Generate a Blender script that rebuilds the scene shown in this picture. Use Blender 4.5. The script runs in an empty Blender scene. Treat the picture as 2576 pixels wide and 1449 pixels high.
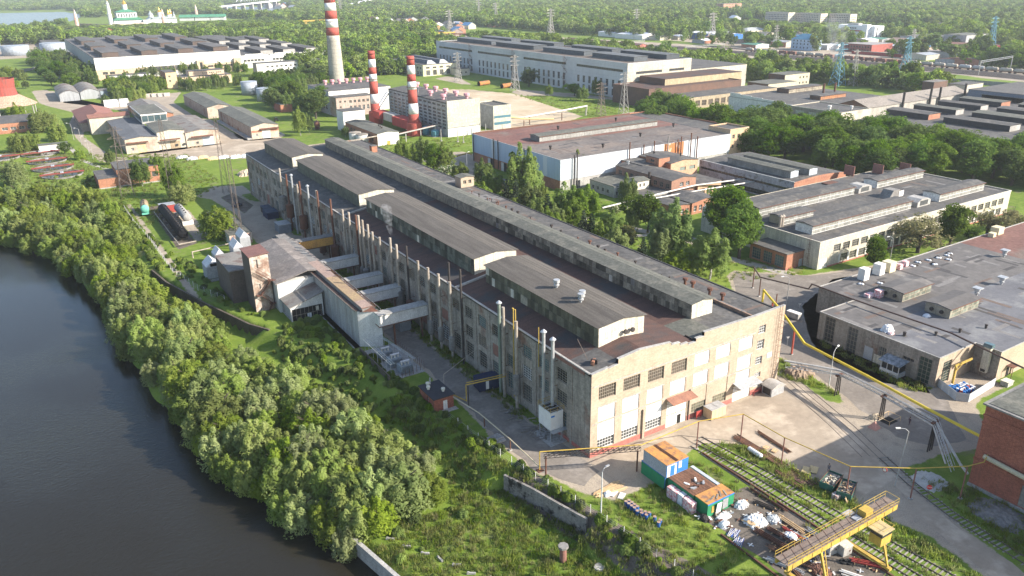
import bpy,bmesh,math,random
import numpy as np
from mathutils import Vector,Matrix
random.seed(11)
R=math.radians
SC=bpy.context.scene
COL=SC.collection

# ------------------------------------------------------------------ camera
CAM_H=82.0
PITCH,ROLL,YAW,FPX=R(21.554),R(-0.870),R(31.83),1963.9     # focal length in units of a 2576 px wide picture
_cp,_sp=math.cos(PITCH),math.sin(PITCH)
FWD=Vector((math.sin(YAW)*_cp,math.cos(YAW)*_cp,-_sp))
_rt=Vector((math.cos(YAW),-math.sin(YAW),0));_up=_rt.cross(FWD)
RIGHT=_rt*math.cos(ROLL)+_up*math.sin(ROLL);UP=-_rt*math.sin(ROLL)+_up*math.cos(ROLL)
cd=bpy.data.cameras.new('camera');cam=bpy.data.objects.new('camera',cd);COL.objects.link(cam)
cd.sensor_width=36;cd.lens=36*FPX/2576;cd.clip_start=1;cd.clip_end=30000
m=Matrix((RIGHT,UP,-FWD)).transposed().to_4x4();m.translation=(0,0,CAM_H);cam.matrix_world=m
SC.camera=cam

def at(px,py,z=0.0):
    """the place in the world, z metres up, that was measured at picture point px, py"""
    d=FWD+RIGHT*((px-1288)/FPX)-UP*((py-724.5)/FPX)
    t=(z-CAM_H)/d.z
    return(d.x*t,d.y*t)

# ------------------------------------------------------------------ light
SUN_AZ,SUN_EL=R(135.5),R(28.7)
SC.world=bpy.data.worlds.new('World');SC.world.use_nodes=True
wn=SC.world.node_tree;wn.nodes.clear()
sky=wn.nodes.new('ShaderNodeTexSky');sky.sky_type='NISHITA';sky.sun_disc=False
sky.sun_elevation=SUN_EL;sky.sun_rotation=SUN_AZ;sky.altitude=100;sky.air_density=1.0;sky.dust_density=1.2
bg=wn.nodes.new('ShaderNodeBackground');bg.inputs[1].default_value=0.125
wo=wn.nodes.new('ShaderNodeOutputWorld');wn.links.new(sky.outputs[0],bg.inputs[0]);wn.links.new(bg.outputs[0],wo.inputs[0])
sl=bpy.data.lights.new('sun','SUN');sl.energy=5.0;sl.angle=R(0.5);sl.color=(1.0,0.92,0.81)
so=bpy.data.objects.new('sun',sl);COL.objects.link(so)
sd=Vector((math.sin(SUN_AZ)*math.cos(SUN_EL),math.cos(SUN_AZ)*math.cos(SUN_EL),math.sin(SUN_EL)))
so.rotation_euler=sd.to_track_quat('Z','Y').to_euler();so.location=(150,-100,300)
vs=SC.view_settings;SC.display_settings.display_device='sRGB'
vs.view_transform='Standard';vs.look='None';vs.exposure=1.15;vs.gamma=1;vs.use_curve_mapping=False
SC.cycles.max_bounces=5;SC.cycles.diffuse_bounces=2;SC.cycles.glossy_bounces=2;SC.cycles.transmission_bounces=2
SC.cycles.transparent_max_bounces=4;SC.cycles.volume_bounces=0;SC.cycles.use_denoising=True
SC.cycles.caustics_reflective=False;SC.cycles.caustics_refractive=False

# ------------------------------------------------------------------ materials
MATS={}
def M(name,c1=None,c2=None,sc=1.0,rough=0.85,bump=0.0,streak=0,metal=0.0,var=0.0,fine=0.25,spec=0.3,stain=None,stain_sc=0.1,stain_lo=0.52,stretch=(1,1,1)):
    """world-space weathered surface: two tones by a coarse noise, fine grain, an optional third tone in patches, streaks that run down"""
    if name in MATS:return MATS[name]
    mt=bpy.data.materials.new(name);mt.use_nodes=True;n=mt.node_tree;L=n.links
    b=n.nodes['Principled BSDF'];b.inputs['Roughness'].default_value=rough;b.inputs['Metallic'].default_value=metal
    b.inputs['Specular IOR Level'].default_value=spec
    g=n.nodes.new('ShaderNodeNewGeometry')
    mp=n.nodes.new('ShaderNodeMapping');mp.inputs['Scale'].default_value=stretch;L.new(g.outputs['Position'],mp.inputs[0])
    def noise(scale,det=4,src=mp):
        t=n.nodes.new('ShaderNodeTexNoise');t.inputs['Scale'].default_value=scale;t.inputs['Detail'].default_value=det
        t.inputs['Roughness'].default_value=0.62;L.new(src.outputs[0],t.inputs['Vector']);return t.outputs['Fac']
    def ramp(src,lo,hi):
        r=n.nodes.new('ShaderNodeMapRange');r.inputs['From Min'].default_value=lo;r.inputs['From Max'].default_value=hi;L.new(src,r.inputs['Value']);return r.outputs[0]
    def mix(f,a,c,mode='MIX'):
        x=n.nodes.new('ShaderNodeMix');x.data_type='RGBA';x.blend_type=mode
        if isinstance(f,float):x.inputs[0].default_value=f
        else:L.new(f,x.inputs[0])
        for s,v in((6,a),(7,c)):
            if isinstance(v,tuple):x.inputs[s].default_value=v if len(v)==4 else(*v,1)
            else:L.new(v,x.inputs[s])
        return x.outputs[2]
    col=mix(ramp(noise(sc),0.36,0.64),c1,c2 or tuple(0.7*v for v in c1))
    if stain:col=mix(ramp(noise(stain_sc,6,g),stain_lo,stain_lo+0.1),col,stain)
    if streak:
        m2=n.nodes.new('ShaderNodeMapping');m2.inputs['Scale'].default_value=(1.6,1.6,0.09);L.new(g.outputs['Position'],m2.inputs[0])
        s=ramp(noise(1.0,5,m2),0.45,0.75);q=n.nodes.new('ShaderNodeMath');q.operation='MULTIPLY';q.inputs[1].default_value=streak;L.new(s,q.inputs[0])
        col=mix(q.outputs[0],col,(0.10,0.08,0.065))
    fn=n.nodes.new('ShaderNodeMapRange');fn.inputs['To Min'].default_value=1-fine;fn.inputs['To Max'].default_value=1+fine
    fn.inputs['From Min'].default_value=0.3;fn.inputs['From Max'].default_value=0.7;L.new(noise(sc*9 if sc<3 else sc*3,3,g),fn.inputs['Value'])
    cb=n.nodes.new('ShaderNodeCombineColor')
    for i in range(3):L.new(fn.outputs[0],cb.inputs[i])
    col=mix(1.0,col,cb.outputs[0],'MULTIPLY')
    if var:
        oi=n.nodes.new('ShaderNodeObjectInfo');vr=n.nodes.new('ShaderNodeMapRange');vr.inputs['To Min'].default_value=1-var;vr.inputs['To Max'].default_value=1+var
        L.new(oi.outputs['Random'],vr.inputs['Value']);c3=n.nodes.new('ShaderNodeCombineColor')
        for i in range(3):L.new(vr.outputs[0],c3.inputs[i])
        col=mix(1.0,col,c3.outputs[0],'MULTIPLY')
    L.new(col,b.inputs['Base Color'])
    if bump:
        bp=n.nodes.new('ShaderNodeBump');bp.inputs['Strength'].default_value=0.7;bp.inputs['Distance'].default_value=bump
        L.new(noise(sc*5,4,g),bp.inputs['Height']);L.new(bp.outputs[0],b.inputs['Normal'])
    MATS[name]=mt;return mt

def brick_mat(name,c1,c2,mortar,scale=1.0,**k):
    """M() with brick courses at their real size (0.25 x 0.09 m), too small to be modelled from this far"""
    mt=M(name,c1,c2,**k);n=mt.node_tree;L=n.links;b=n.nodes['Principled BSDF']
    src=b.inputs['Base Color'].links[0].from_socket
    g=n.nodes.new('ShaderNodeNewGeometry');s=n.nodes.new('ShaderNodeSeparateXYZ');L.new(g.outputs['Position'],s.inputs[0])
    a=n.nodes.new('ShaderNodeMath');a.operation='ADD';L.new(s.outputs[0],a.inputs[0]);L.new(s.outputs[1],a.inputs[1])
    c=n.nodes.new('ShaderNodeCombineXYZ');L.new(a.outputs[0],c.inputs[0]);L.new(s.outputs[2],c.inputs[1])
    t=n.nodes.new('ShaderNodeTexBrick');t.inputs['Scale'].default_value=1;t.inputs['Brick Width'].default_value=0.55*scale;t.inputs['Row Height'].default_value=0.2*scale
    t.inputs['Mortar Size'].default_value=0.016*scale;t.inputs['Color1'].default_value=(1,1,1,1);t.inputs['Color2'].default_value=(0.84,0.84,0.84,1);t.inputs['Mortar'].default_value=(*mortar,1)
    L.new(c.outputs[0],t.inputs['Vector'])
    x=n.nodes.new('ShaderNodeMix');x.data_type='RGBA';x.blend_type='MULTIPLY';x.inputs[0].default_value=1;L.new(src,x.inputs[6]);L.new(t.outputs['Color'],x.inputs[7])
    L.new(x.outputs[2],b.inputs['Base Color']);return mt

BEIGE=brick_mat('beige_brick',(.46,.375,.285),(.41,.325,.24),(.86,.84,.82),sc=.25,streak=.10,fine=.12,stain=(.45,.34,.26),stain_sc=.22,stain_lo=.64)
BEIGE_W=brick_mat('stained_beige_brick',(.37,.33,.285),(.27,.238,.205),(.72,.7,.68),sc=.22,streak=.55,stain=(.24,.145,.11),stain_sc=.16,stain_lo=.56)
REDBRICK=brick_mat('red_brick',(.30,.10,.065),(.23,.075,.05),(1.35,1.5,1.6),sc=.3,streak=.15)
ORBRICK=brick_mat('orange_brick',(.42,.20,.12),(.36,.16,.10),(.9,.95,1),sc=.3,streak=.25)
PINKBRICK=brick_mat('pale_pink_brick',(.50,.40,.34),(.42,.32,.26),(.85,.85,.85),sc=.15,streak=.4,stain=(.34,.17,.12),stain_sc=.13,stain_lo=.57)
PLASTER=M('cream_plaster',(.55,.50,.38),(.47,.43,.36),sc=.3,streak=.3,stain=(.34,.30,.25),stain_lo=.6)
WHITE=M('white_panel',(.68,.67,.64),(.60,.585,.555),sc=.2,streak=.16)
WHITEP=M('white_paint',(.72,.70,.66),(.64,.62,.58),sc=.4,fine=.06)
CONC=M('concrete',(.40,.385,.36),(.31,.30,.28),sc=.3,streak=.3,bump=.02)
CONCD=M('dark_concrete',(.24,.23,.215),(.17,.16,.15),sc=.3,streak=.3,bump=.02)
CONCY=M('yellowish_concrete_panel',(.50,.47,.38),(.42,.39,.31),sc=.12,streak=.25)
GREYP=M('pale_grey_panel',(.40,.40,.39),(.33,.33,.325),sc=.08,streak=.35)
ROOF=M('tar_felt_roof',(.105,.10,.095),(.075,.072,.07),sc=.12,fine=.3,streak=0,stain=(.13,.12,.105),stain_sc=.3,stretch=(1,.35,1))
ROOFB=M('brown_tar_roof',(.105,.060,.048),(.072,.044,.038),sc=.5,fine=.3,stretch=(.16,1.6,1),stain=(.055,.052,.052),stain_sc=.1)
ROOFM=M('mossy_tar_roof',(.125,.125,.105),(.095,.096,.082),sc=.16,fine=.3,stain=(.15,.145,.12),stain_sc=.25,stretch=(1,.3,1))
ROOFG=M('grey_new_roof',(.15,.155,.17),(.115,.115,.125),sc=.10,fine=.2,stain=(.20,.195,.19),stain_sc=.08,stretch=(.4,1,1))
ROOFR=M('red_brown_roof',(.185,.095,.075),(.15,.075,.062),sc=.1,fine=.25,stain=(.16,.12,.10),stain_sc=.06,stretch=(.5,1,1))
SHEET=M('weathered_fibre_cement_sheet',(.122,.108,.093),(.088,.077,.066),sc=.5,fine=.25,var=.10,stretch=(2.5,.2,1))
SLATE=M('asbestos_roofing',(.215,.20,.18),(.165,.155,.142),sc=.3,fine=.2,stain=(.14,.10,.085),stain_sc=.2)
OLDPANEL=M('grimy_glazing_panel',(.27,.24,.18),(.13,.12,.095),sc=.6,var=.65,streak=.5)
GREENP=M('dark_glazing_panel',(.10,.11,.09),(.045,.052,.045),sc=.6,var=.7,streak=.3,rough=.5)
PALEP=M('whitish_cladding_panel',(.62,.58,.48),(.50,.46,.38),sc=.5,var=.10,streak=.45)
GLASS=M('dusty_window_glass',(.075,.078,.075),(.045,.05,.052),sc=.5,rough=.25,var=.5,spec=.6)
GLASSD=M('dark_window_glass',(.035,.038,.04),(.02,.022,.025),sc=.5,rough=.2,var=.5,spec=.6)
GLASSB=M('bluish_glass',(.10,.15,.16),(.06,.10,.11),sc=.4,rough=.2,var=.3,spec=.6)
FRAME=M('old_window_frame',(.36,.32,.26),(.25,.22,.18),sc=2,fine=.2)
FRAMEW=M('white_window_frame',(.75,.74,.72),(.68,.67,.65),sc=2,fine=.08)
DARKHOLE=M('black_opening',(.012,.012,.012),(.02,.018,.016),sc=1)
RUST=M('rusty_steel',(.155,.065,.04),(.10,.05,.036),sc=1.2,rough=.8,streak=.3)
RUSTO=M('orange_rust',(.42,.19,.05),(.26,.11,.045),sc=.9,stain=(.20,.12,.09),stain_sc=.5)
BLACKS=M('sooty_steel',(.035,.032,.032),(.06,.05,.045),sc=1)
GALV=M('galvanised_steel',(.50,.51,.52),(.38,.39,.40),sc=1.5,rough=.45,metal=.4,streak=.12)
DIRTYPIPE=M('dirty_pale_pipe',(.42,.37,.31),(.30,.25,.20),sc=1.2,streak=.5)
SILVER=M('aluminium_cladding',(.52,.50,.47),(.40,.38,.35),sc=1.2,rough=.55,metal=.3,streak=.2)
YELLOW=M('yellow_paint',(.50,.345,.065),(.39,.26,.06),sc=1.0,streak=.25,fine=.15,stain=(.30,.17,.08),stain_sc=1.3,stain_lo=.64)
YELDARK=M('ochre_wall',(.72,.53,.26),(.62,.45,.22),sc=.2,streak=.15)
REDP=M('red_paint',(.38,.055,.045),(.30,.05,.042),sc=.5,streak=.15,fine=.1)
PLINTH=M('red_plinth_paint',(.46,.15,.12),(.36,.13,.11),sc=.4,streak=.2)
PINKV=M('pink_vent_paint',(.62,.33,.36),(.52,.27,.30),sc=1)
BLUE=M('blue_paint',(.035,.19,.50),(.03,.14,.42),sc=1,fine=.08)
NAVY=M('navy_paint',(.022,.035,.085),(.018,.026,.06),sc=1,fine=.1)
GREEN=M('green_paint',(.025,.24,.10),(.02,.19,.085),sc=.8,streak=.15,fine=.08)
TEAL=M('teal_paint',(.16,.50,.38),(.13,.42,.32),sc=.8,streak=.2,fine=.08)
GREENR=M('green_roof_paint',(.07,.24,.14),(.055,.20,.12),sc=.1,fine=.1)
GOLD=M('gold_dome',(.85,.52,.10),(.75,.45,.08),sc=1,rough=.3,metal=.7)
WOOD=M('raw_timber',(.58,.42,.24),(.46,.32,.18),sc=1.5,fine=.15,var=.15)
WOODG=M('grey_timber',(.27,.24,.20),(.19,.165,.14),sc=1.5,var=.25)
PLASTIC=M('white_plastic_sheet',(.74,.75,.76),(.58,.60,.62),sc=.8,rough=.4,bump=.05)
SACK=M('red_and_white_bags',(.75,.72,.70),(.55,.14,.16),sc=2.2,fine=.1)
SAND=M('sand',(.50,.41,.29),(.42,.34,.24),sc=.25,bump=.1,fine=.12)
GRAVEL=M('grey_rubble',(.26,.24,.225),(.15,.14,.13),sc=1.4,bump=.12,fine=.3)
TARW=M('concrete_wall_with_tar',(.27,.25,.23),(.20,.185,.17),sc=.35,streak=.3,stain=(.02,.02,.02),stain_sc=.5,stain_lo=.54)
RETW=M('brown_retaining_wall',(.125,.10,.075),(.085,.07,.055),sc=.3,streak=.55)
RAIL=M('steel_rail',(.16,.12,.10),(.10,.08,.07),sc=3,rough=.5)
SKIN=M('skin',(.45,.28,.20),(.42,.26,.18),sc=2,fine=.05)
CLOTHP=M('plum_work_jacket',(.10,.06,.09),(.07,.045,.06),sc=4)
CLOTHG=M('grey_checked_shirt',(.22,.20,.20),(.10,.09,.10),sc=6)
CLOTHB=M('blue_work_trousers',(.07,.11,.17),(.05,.08,.13),sc=4)
HAIR=M('dark_hair',(.02,.015,.012),(.03,.02,.015),sc=4)
RUBBER=M('black_rubber',(.018,.018,.018),(.025,.025,.025),sc=4)

# ------------------------------------------------------------------ mesh building
class MB:
    def __init__(s):s.v=[];s.f=[];s.mi=[]
    def add(s,vs_,fs,mi=0):
        o=len(s.v);s.v+=[tuple(p)for p in vs_];s.f+=[tuple(i+o for i in f)for f in fs];s.mi+=[mi]*len(fs);return s
    def box(s,x0,y0,z0,x1,y1,z1,mi=0):
        return s.add([(x0,y0,z0),(x1,y0,z0),(x1,y1,z0),(x0,y1,z0),(x0,y0,z1),(x1,y0,z1),(x1,y1,z1),(x0,y1,z1)],
                     [(0,3,2,1),(4,5,6,7),(0,1,5,4),(1,2,6,5),(2,3,7,6),(3,0,4,7)],mi)
    def prism(s,poly,z0,z1,mi=0):
        n=len(poly);a=sum(poly[i][0]*poly[(i+1)%n][1]-poly[(i+1)%n][0]*poly[i][1]for i in range(n))
        if a<0:poly=poly[::-1]
        return s.add([(*p,z0)for p in poly]+[(*p,z1)for p in poly],[tuple(range(n-1,-1,-1)),tuple(range(n,2*n))]+[(i,(i+1)%n,n+(i+1)%n,n+i)for i in range(n)],mi)
    def prof(s,pts,a0,a1,axis='y',mi=0):
        """a profile of (along, z) extruded; axis 'y': profile in xz pulled along y; 'x': profile in yz pulled along x"""
        n=len(pts)
        if axis=='y':vs_=[(p[0],a0,p[1])for p in pts]+[(p[0],a1,p[1])for p in pts]
        else:vs_=[(a0,p[0],p[1])for p in pts]+[(a1,p[0],p[1])for p in pts]
        return s.add(vs_,[tuple(range(n)),tuple(range(2*n-1,n-1,-1))]+[((i+1)%n,i,n+i,n+(i+1)%n)for i in range(n)],mi)
    def tube(s,p0,p1,r0,r1=None,n=8,cap=True,mi=0):
        p0=Vector(p0);p1=Vector(p1);r1=r0 if r1 is None else r1
        d=(p1-p0).normalized();u=d.orthogonal().normalized();w=d.cross(u)
        vs_=[p+(u*math.cos(2*math.pi*i/n)+w*math.sin(2*math.pi*i/n))*r for p,r in((p0,r0),(p1,r1))for i in range(n)]
        fs=[(i,(i+1)%n,n+(i+1)%n,n+i)for i in range(n)]
        if cap:fs+=[tuple(range(n-1,-1,-1)),tuple(range(n,2*n))]
        return s.add(vs_,fs,mi)
    def path(s,pts,r,n=6,mi=0):
        for a,b in zip(pts,pts[1:]):s.tube(a,b,r,n=n,mi=mi)
        return s
    def lathe(s,pr,x=0,y=0,n=12,mi=0):
        k=len(pr);vs_=[(x+r*math.cos(2*math.pi*i/n),y+r*math.sin(2*math.pi*i/n),z)for r,z in pr for i in range(n)]
        fs=[(j*n+i,j*n+(i+1)%n,(j+1)*n+(i+1)%n,(j+1)*n+i)for j in range(k-1)for i in range(n)]
        fs+=[tuple(range(n-1,-1,-1)),tuple(range((k-1)*n,k*n))]
        return s.add(vs_,fs,mi)
    def wall(s,p0,p1,z0,z1,holes=(),depth=.3,mi=0):
        """one wall face seen from its right-hand side outwards, with real openings (a0,a1,z0,z1) and reveals; outward normal is to the right of p0->p1"""
        p0=Vector((*p0,0));p1=Vector((*p1,0));Ln=(p1-p0).length;d=(p1-p0)/Ln;nrm=Vector((d.y,-d.x,0))
        xs=sorted({0,Ln,*[max(0,min(Ln,h[i]))for h in holes for i in(0,1)]});zs=sorted({z0,z1,*[max(z0,min(z1,h[i]))for h in holes for i in(2,3)]})
        def P(a,z,k=0):return p0+d*a-nrm*k+Vector((0,0,z))
        for zi,zj in zip(zs,zs[1:]):
            run=None
            for a,b in list(zip(xs,xs[1:]))+[(None,None)]:
                hole=a is not None and any(h[0]<(a+b)/2<h[1]and h[2]<(zi+zj)/2<h[3]for h in holes)
                if a is not None and not hole:run=(run[0],b)if run else(a,b)
                elif run:s.add([P(run[0],zi),P(run[1],zi),P(run[1],zj),P(run[0],zj)],[(0,1,2,3)],mi);run=None
                if a is None and run:s.add([P(run[0],zi),P(run[1],zi),P(run[1],zj),P(run[0],zj)],[(0,1,2,3)],mi)
        for h in holes:
            a,b,c,e=h
            q=[P(a,c),P(b,c),P(b,e),P(a,e),P(a,c,depth),P(b,c,depth),P(b,e,depth),P(a,e,depth)]
            s.add(q,[(0,4,5,1),(1,5,6,2),(2,6,7,3),(3,7,4,0),(4,7,6,5)],mi)
        return s
    def mesh(s,name,mats):
        me=bpy.data.meshes.new(name);me.from_pydata(s.v,[],s.f)
        for q in(mats if isinstance(mats,(list,tuple))else[mats]):me.materials.append(q)
        if any(s.mi):me.polygons.foreach_set('material_index',s.mi)
        return me
    def build(s,name,mats,parent=None,smooth=False,loc=(0,0,0)):
        me=s.mesh(name,mats)
        if smooth:me.polygons.foreach_set('use_smooth',[True]*len(me.polygons))
        return link(name,me,parent,loc)

KIDS={}
def link(name,me,parent=None,loc=(0,0,0),rot=(0,0,0),scale=(1,1,1)):
    o=bpy.data.objects.new(name,me);COL.objects.link(o)
    o.location=loc;o.rotation_euler=rot;o.scale=scale
    if parent:o.parent=parent;KIDS.setdefault(parent.name,[]).append(o)
    return o
def tag(o,label=None,cat=None,group=None,kind=None):
    if label:o['label']=label
    if cat:o['category']=cat
    if group:o['group']=group
    if kind:o['kind']=kind
    return o
def T(name,label,cat,loc=(0,0,0),rz=0,group=None):
    if len(loc)==2:loc=(*loc,0)
    o=bpy.data.objects.new(name,None);COL.objects.link(o);o.location=loc;o.rotation_euler=(0,0,rz);o.empty_display_size=.5
    return tag(o,label,cat,group)
def dup(root,loc,rz=None,label=None,scale=None):
    if len(loc)==2:loc=(*loc,0)
    r=root.copy();COL.objects.link(r);r.location=loc
    if rz is not None:r.rotation_euler=(0,0,rz)
    if scale:r.scale=scale
    if label:r['label']=label
    def rec(a,b):
        for ch in KIDS.get(a.name,()):
            c=ch.copy();COL.objects.link(c);c.parent=b;KIDS.setdefault(b.name,[]).append(c);rec(ch,c)
    rec(root,r);return r
_U={}
def unit(mat,taper=0):
    if mat.name not in _U:_U[mat.name]=MB().box(-.5,-.5,-.5,.5,.5,.5).mesh('piece',mat)
    return _U[mat.name]
def pb(name,mat,parent,x0,y0,z0,x1,y1,z1,rot=(0,0,0)):
    """a box-shaped piece of its own, sharing one mesh with its likes"""
    return link(name,unit(mat),parent,((x0+x1)/2,(y0+y1)/2,(z0+z1)/2),rot,(abs(x1-x0),abs(y1-y0),abs(z1-z0)))
_W={}
FACE={'S':0,'W':-math.pi/2,'N':math.pi,'E':math.pi/2}
def window(parent,x,y,z,w,h,face='S',nx=2,nz=2,glass=None,frame=None,proud=0.0,name='window',bar=.07,inset=.2):
    """window (bars) with its pane as a sub-part; x,y,z = centre of its foot on the wall face"""
    glass=glass or GLASS;frame=frame or FRAME
    k=(round(w,2),round(h,2),nx,nz,frame.name,bar)
    if k not in _W:
        b=MB();t=bar*1.4
        b.box(-w/2,0,0,w/2,.06,t);b.box(-w/2,0,h-t,w/2,.06,h);b.box(-w/2,0,t,-w/2+t,.06,h-t);b.box(w/2-t,0,t,w/2,.06,h-t)
        for i in range(1,nx):c=-w/2+w*i/nx;b.box(c-bar/2,.005,t,c+bar/2,.055,h-t)
        for i in range(1,nz):c=h*i/nz;b.box(-w/2+t,.01,c-bar/2,w/2-t,.05,c+bar/2)
        _W[k]=b.mesh('window',frame)
    g=(round(w,2),round(h,2),glass.name)
    if g not in _W:_W[g]=MB().box(-w/2,0,0,w/2,.03,h).mesh('pane',glass)
    a=FACE[face];ins=inset-proud
    o=link(name,_W[k],parent,(x-math.sin(a)*ins,y+math.cos(a)*ins,z),(0,0,a))
    if parent.parent:link('pane',_W[g],parent,(x-math.sin(a)*(ins+.06),y+math.cos(a)*(ins+.06),z),(0,0,a))
    else:link('pane',_W[g],o,(0,.06,0))
    return o
# ------------------------------------------------------------------ terrain
BANK=np.array([(52,10),(38,74),(34.4,92.3),(32.4,103.4),(29,111),(20.6,131),(17.5,151),(12.5,182),(11.7,203),(9.8,245),(6,270),(1,300),(-15,335),(-60,352),(-200,366),(-2000,500)],float)
EDGE=np.array([(74,20),(69.5,60),(66.6,80),(64.5,88.5),(63.0,94.6),(61.1,100.6),(60.5,112),(58.5,130),(56,146),(52,162),(47,178),(43.7,187.2),(40.3,193.2),(37.3,203.2),(34,214.2),(31.3,225.2),(27.9,238.2),(26.1,252),(26.5,300),(18,340),(-15,368),(-80,385),(-200,400),(-2000,540)],float)
def dist_line(X,Y,L):
    best=np.full(X.shape,1e9);side=np.zeros(X.shape)
    for(ax,ay),(bx,by)in zip(L,L[1:]):
        dx,dy=bx-ax,by-ay;t=np.clip(((X-ax)*dx+(Y-ay)*dy)/(dx*dx+dy*dy),0,1)
        d=np.hypot(X-ax-t*dx,Y-ay-t*dy);cr=dx*(Y-ay)-dy*(X-ax)
        k=d<best-1e-6;side=np.where(k,np.sign(cr),side);best=np.where(k,d,best)
    return best*np.where(side==0,1,side)          # positive on the left of the line (towards the river)
def inside(X,Y,poly):
    c=np.zeros(X.shape,bool);n=len(poly)
    for i in range(n):
        x0,y0=poly[i];x1,y1=poly[(i+1)%n]
        if y0==y1:continue
        k=((y0>Y)!=(y1>Y))&(X<(x1-x0)*(Y-y0)/(y1-y0)+x0);c^=k
    return c
def hnoise(X,Y,s,seed=0):
    a=np.zeros(np.shape(X))
    for i in range(4):
        k=2**i/s;ph=seed*1.7+i*2.3
        a=a+(np.sin(X*k*1.31+ph+1.7*np.sin(Y*k*.83+ph))*np.cos(Y*k*1.17-ph+1.3*np.sin(X*k*.71+ph)))/(2**i)
    return a/1.9
def ground_z(X,Y):
    X=np.asarray(X,float);Y=np.asarray(Y,float)
    r=-dist_line(X,Y,BANK);e=dist_line(X,Y,EDGE)      # r>0 on land, e>0 below the plateau's edge
    low=-6.2+2.4*np.clip(r/2.2,0,1)**.7+.5*np.clip(r/25,0,1)+.35*hnoise(X,Y,6)
    wd=np.where(((Y>81)&(Y<101.5))|((Y>188)&(Y<252)),.8,6.5);f=np.clip((wd-e)/wd,0,1);f=f*f*(3-2*f)
    land=low*(1-f)
    z=np.where(e>0,land,0.0)
    return np.where(r<=0,-7.2,z)
def gz(x,y):return float(ground_z(np.array([x]),np.array([y]))[0])

OPS=[  # painted in turn: d = dusty asphalt and dirt, g = grass, s = sand, k = dark soil
 ('d',[(66,97),(68.5,89),(72,84),(80,84),(90,86.5),(96,89.6),(103,84),(104,74),(105,66),(105,58),(107.5,50),(104.5,36),(110.8,36),(113.6,48),(116.5,57),(120,63),(130,62),(141,58),(155,70),(155,108),(150,110),(146,103),(147,98),(144,101),(146,108),(152,112),(166,122),(190,132),(217,125.5),(240,119),(240,124),(217,129),(186,136.5),(177,146),(172,151),(167,149),(160,140),(150,131),(135,120),(127,112),(126,97),(95,97),(76,97)]),
 ('g',[(137.5,104),(135.4,92),(134,86),(131.5,83),(129.5,86),(132,95),(133,100),(128.5,104),(128,112),(133,116)]),
 ('g',[(148.5,76),(149,90),(151,104),(147,98),(146.4,92),(147.5,80)]),
 ('d',[(65.5,96),(64.2,110),(65.5,124),(66,150),(66,172),(74.0,175),(73.4,150),(74.2,124),(74,113),(76,104),(76,96)]),
 ('d',[(57,226),(57,262),(57,303),(56,338),(66,352),(77,345),(77,226)]),
 ('g',[(73.2,262),(76,258),(76,300),(74,300)]),('d',[(152,69),(166,69),(167,77),(153,77)]),
 ('d',[(40,447),(57,433),(80,414),(98,398),(110,425),(124,447),(127,452),(127,456),(109,456),(106,470),(106,540),(100,552),(101,640),(118,700),(60,690),(50,650),(88,560),(92,515),(92,455)]),
 ('d',[(14,790),(24,790),(38,750),(36,690),(58,660),(62,640),(40,600),(34,560),(30,520),(37,448),(43,440),(40,420),(30,440),(26,520),(27,580),(34,630),(20,680),(16,700)]),
 ('d',[(166,345),(164,310),(164,290),(170,284),(177,300),(189,330),(193,338),(190,352),(180,355)]),
 ('d',[(172,208),(176,209),(179,190),(185,180),(180,164),(186,140),(182,138),(176,164),(180,180),(175,190)]),
 ('s',[(290,584),(313,565),(328,520),(318,470),(306,404),(268,384),(249,381),(244,400),(249,440),(252,480),(253,516),(268,560)]),
 ('d',[(325,600),(330,590),(345,640),(343,660),(325,650)]),('d',[(327,505),(340,500),(352,480),(372,440),(380,446),(362,500),(345,540),(330,530)]),
 ('d',[(306,380),(330,386),(360,392),(378,400),(372,408),(340,398),(306,392)]),
 ('d',[(680,250),(775,250),(775,700),(700,1100),(655,1100),(640,900),(660,700),(705,500)]),
 ('d',[(780,480),(1000,440),(1010,900),(900,960),(800,900),(775,700)]),
 ('d',[(230,1120),(520,1050),(700,1130),(640,1230),(420,1230),(250,1260)]),
 ('d',[(-90,1160),(70,1180),(95,1700),(60,1720),(20,1500),(-70,1400)]),
 ('d',[(20,345),(31,343),(33,210),(31,210),(28,250),(28,300)]),('g',[(22,343),(29.5,343),(30,300),(31,216),(29,240),(28,300)]),
 ('k',[(36.5,332),(43,332),(43,272),(36,268)]),('d',[(43,320),(49,318),(48,276),(43,274)]),('g',[(57,226),(60.5,240),(60,262),(63,300),(60,330),(55,338)]),('k',[(66,300),(72,310),(70,335),(64,330)]),('g',[(72,330),(77,330),(77,312),(73,318)]),
 ('d',[(195,405),(196,396),(250,390),(250,396)]),
 ('k',[(60.5,100),(64.5,99.5),(67.5,84),(71,69),(75,55),(69,52),(64,72),(62.5,84)]),
]
def tpoly(pts):return[tuple(p)for p in pts]
def grid_axis(segs):
    out=[]
    for a,b,st in segs:out+=list(np.arange(a,b,st))
    return np.array(out+[segs[-1][1]])
xs=grid_axis([(-6000,-1200,600),(-1200,-220,70),(-220,-30,9),(-30,20,2),(20,170,1),(170,200,2),(200,420,3),(420,800,8),(800,1600,40),(1600,9000,400)])
ys=grid_axis([(-200,20,20),(20,40,2),(40,170,1),(170,340,1.5),(340,700,4),(700,1300,12),(1300,2600,60),(2600,9000,400),(9000,14000,2500)])
GX,GY=np.meshgrid(xs,ys);GZ=ground_z(GX,GY)
GZ=GZ+np.where((GZ>-.01)&(GX<60)&(GY<420),.0,0)
zone=np.zeros((*GX.shape,4),np.float32);zone[...,3]=1
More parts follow.
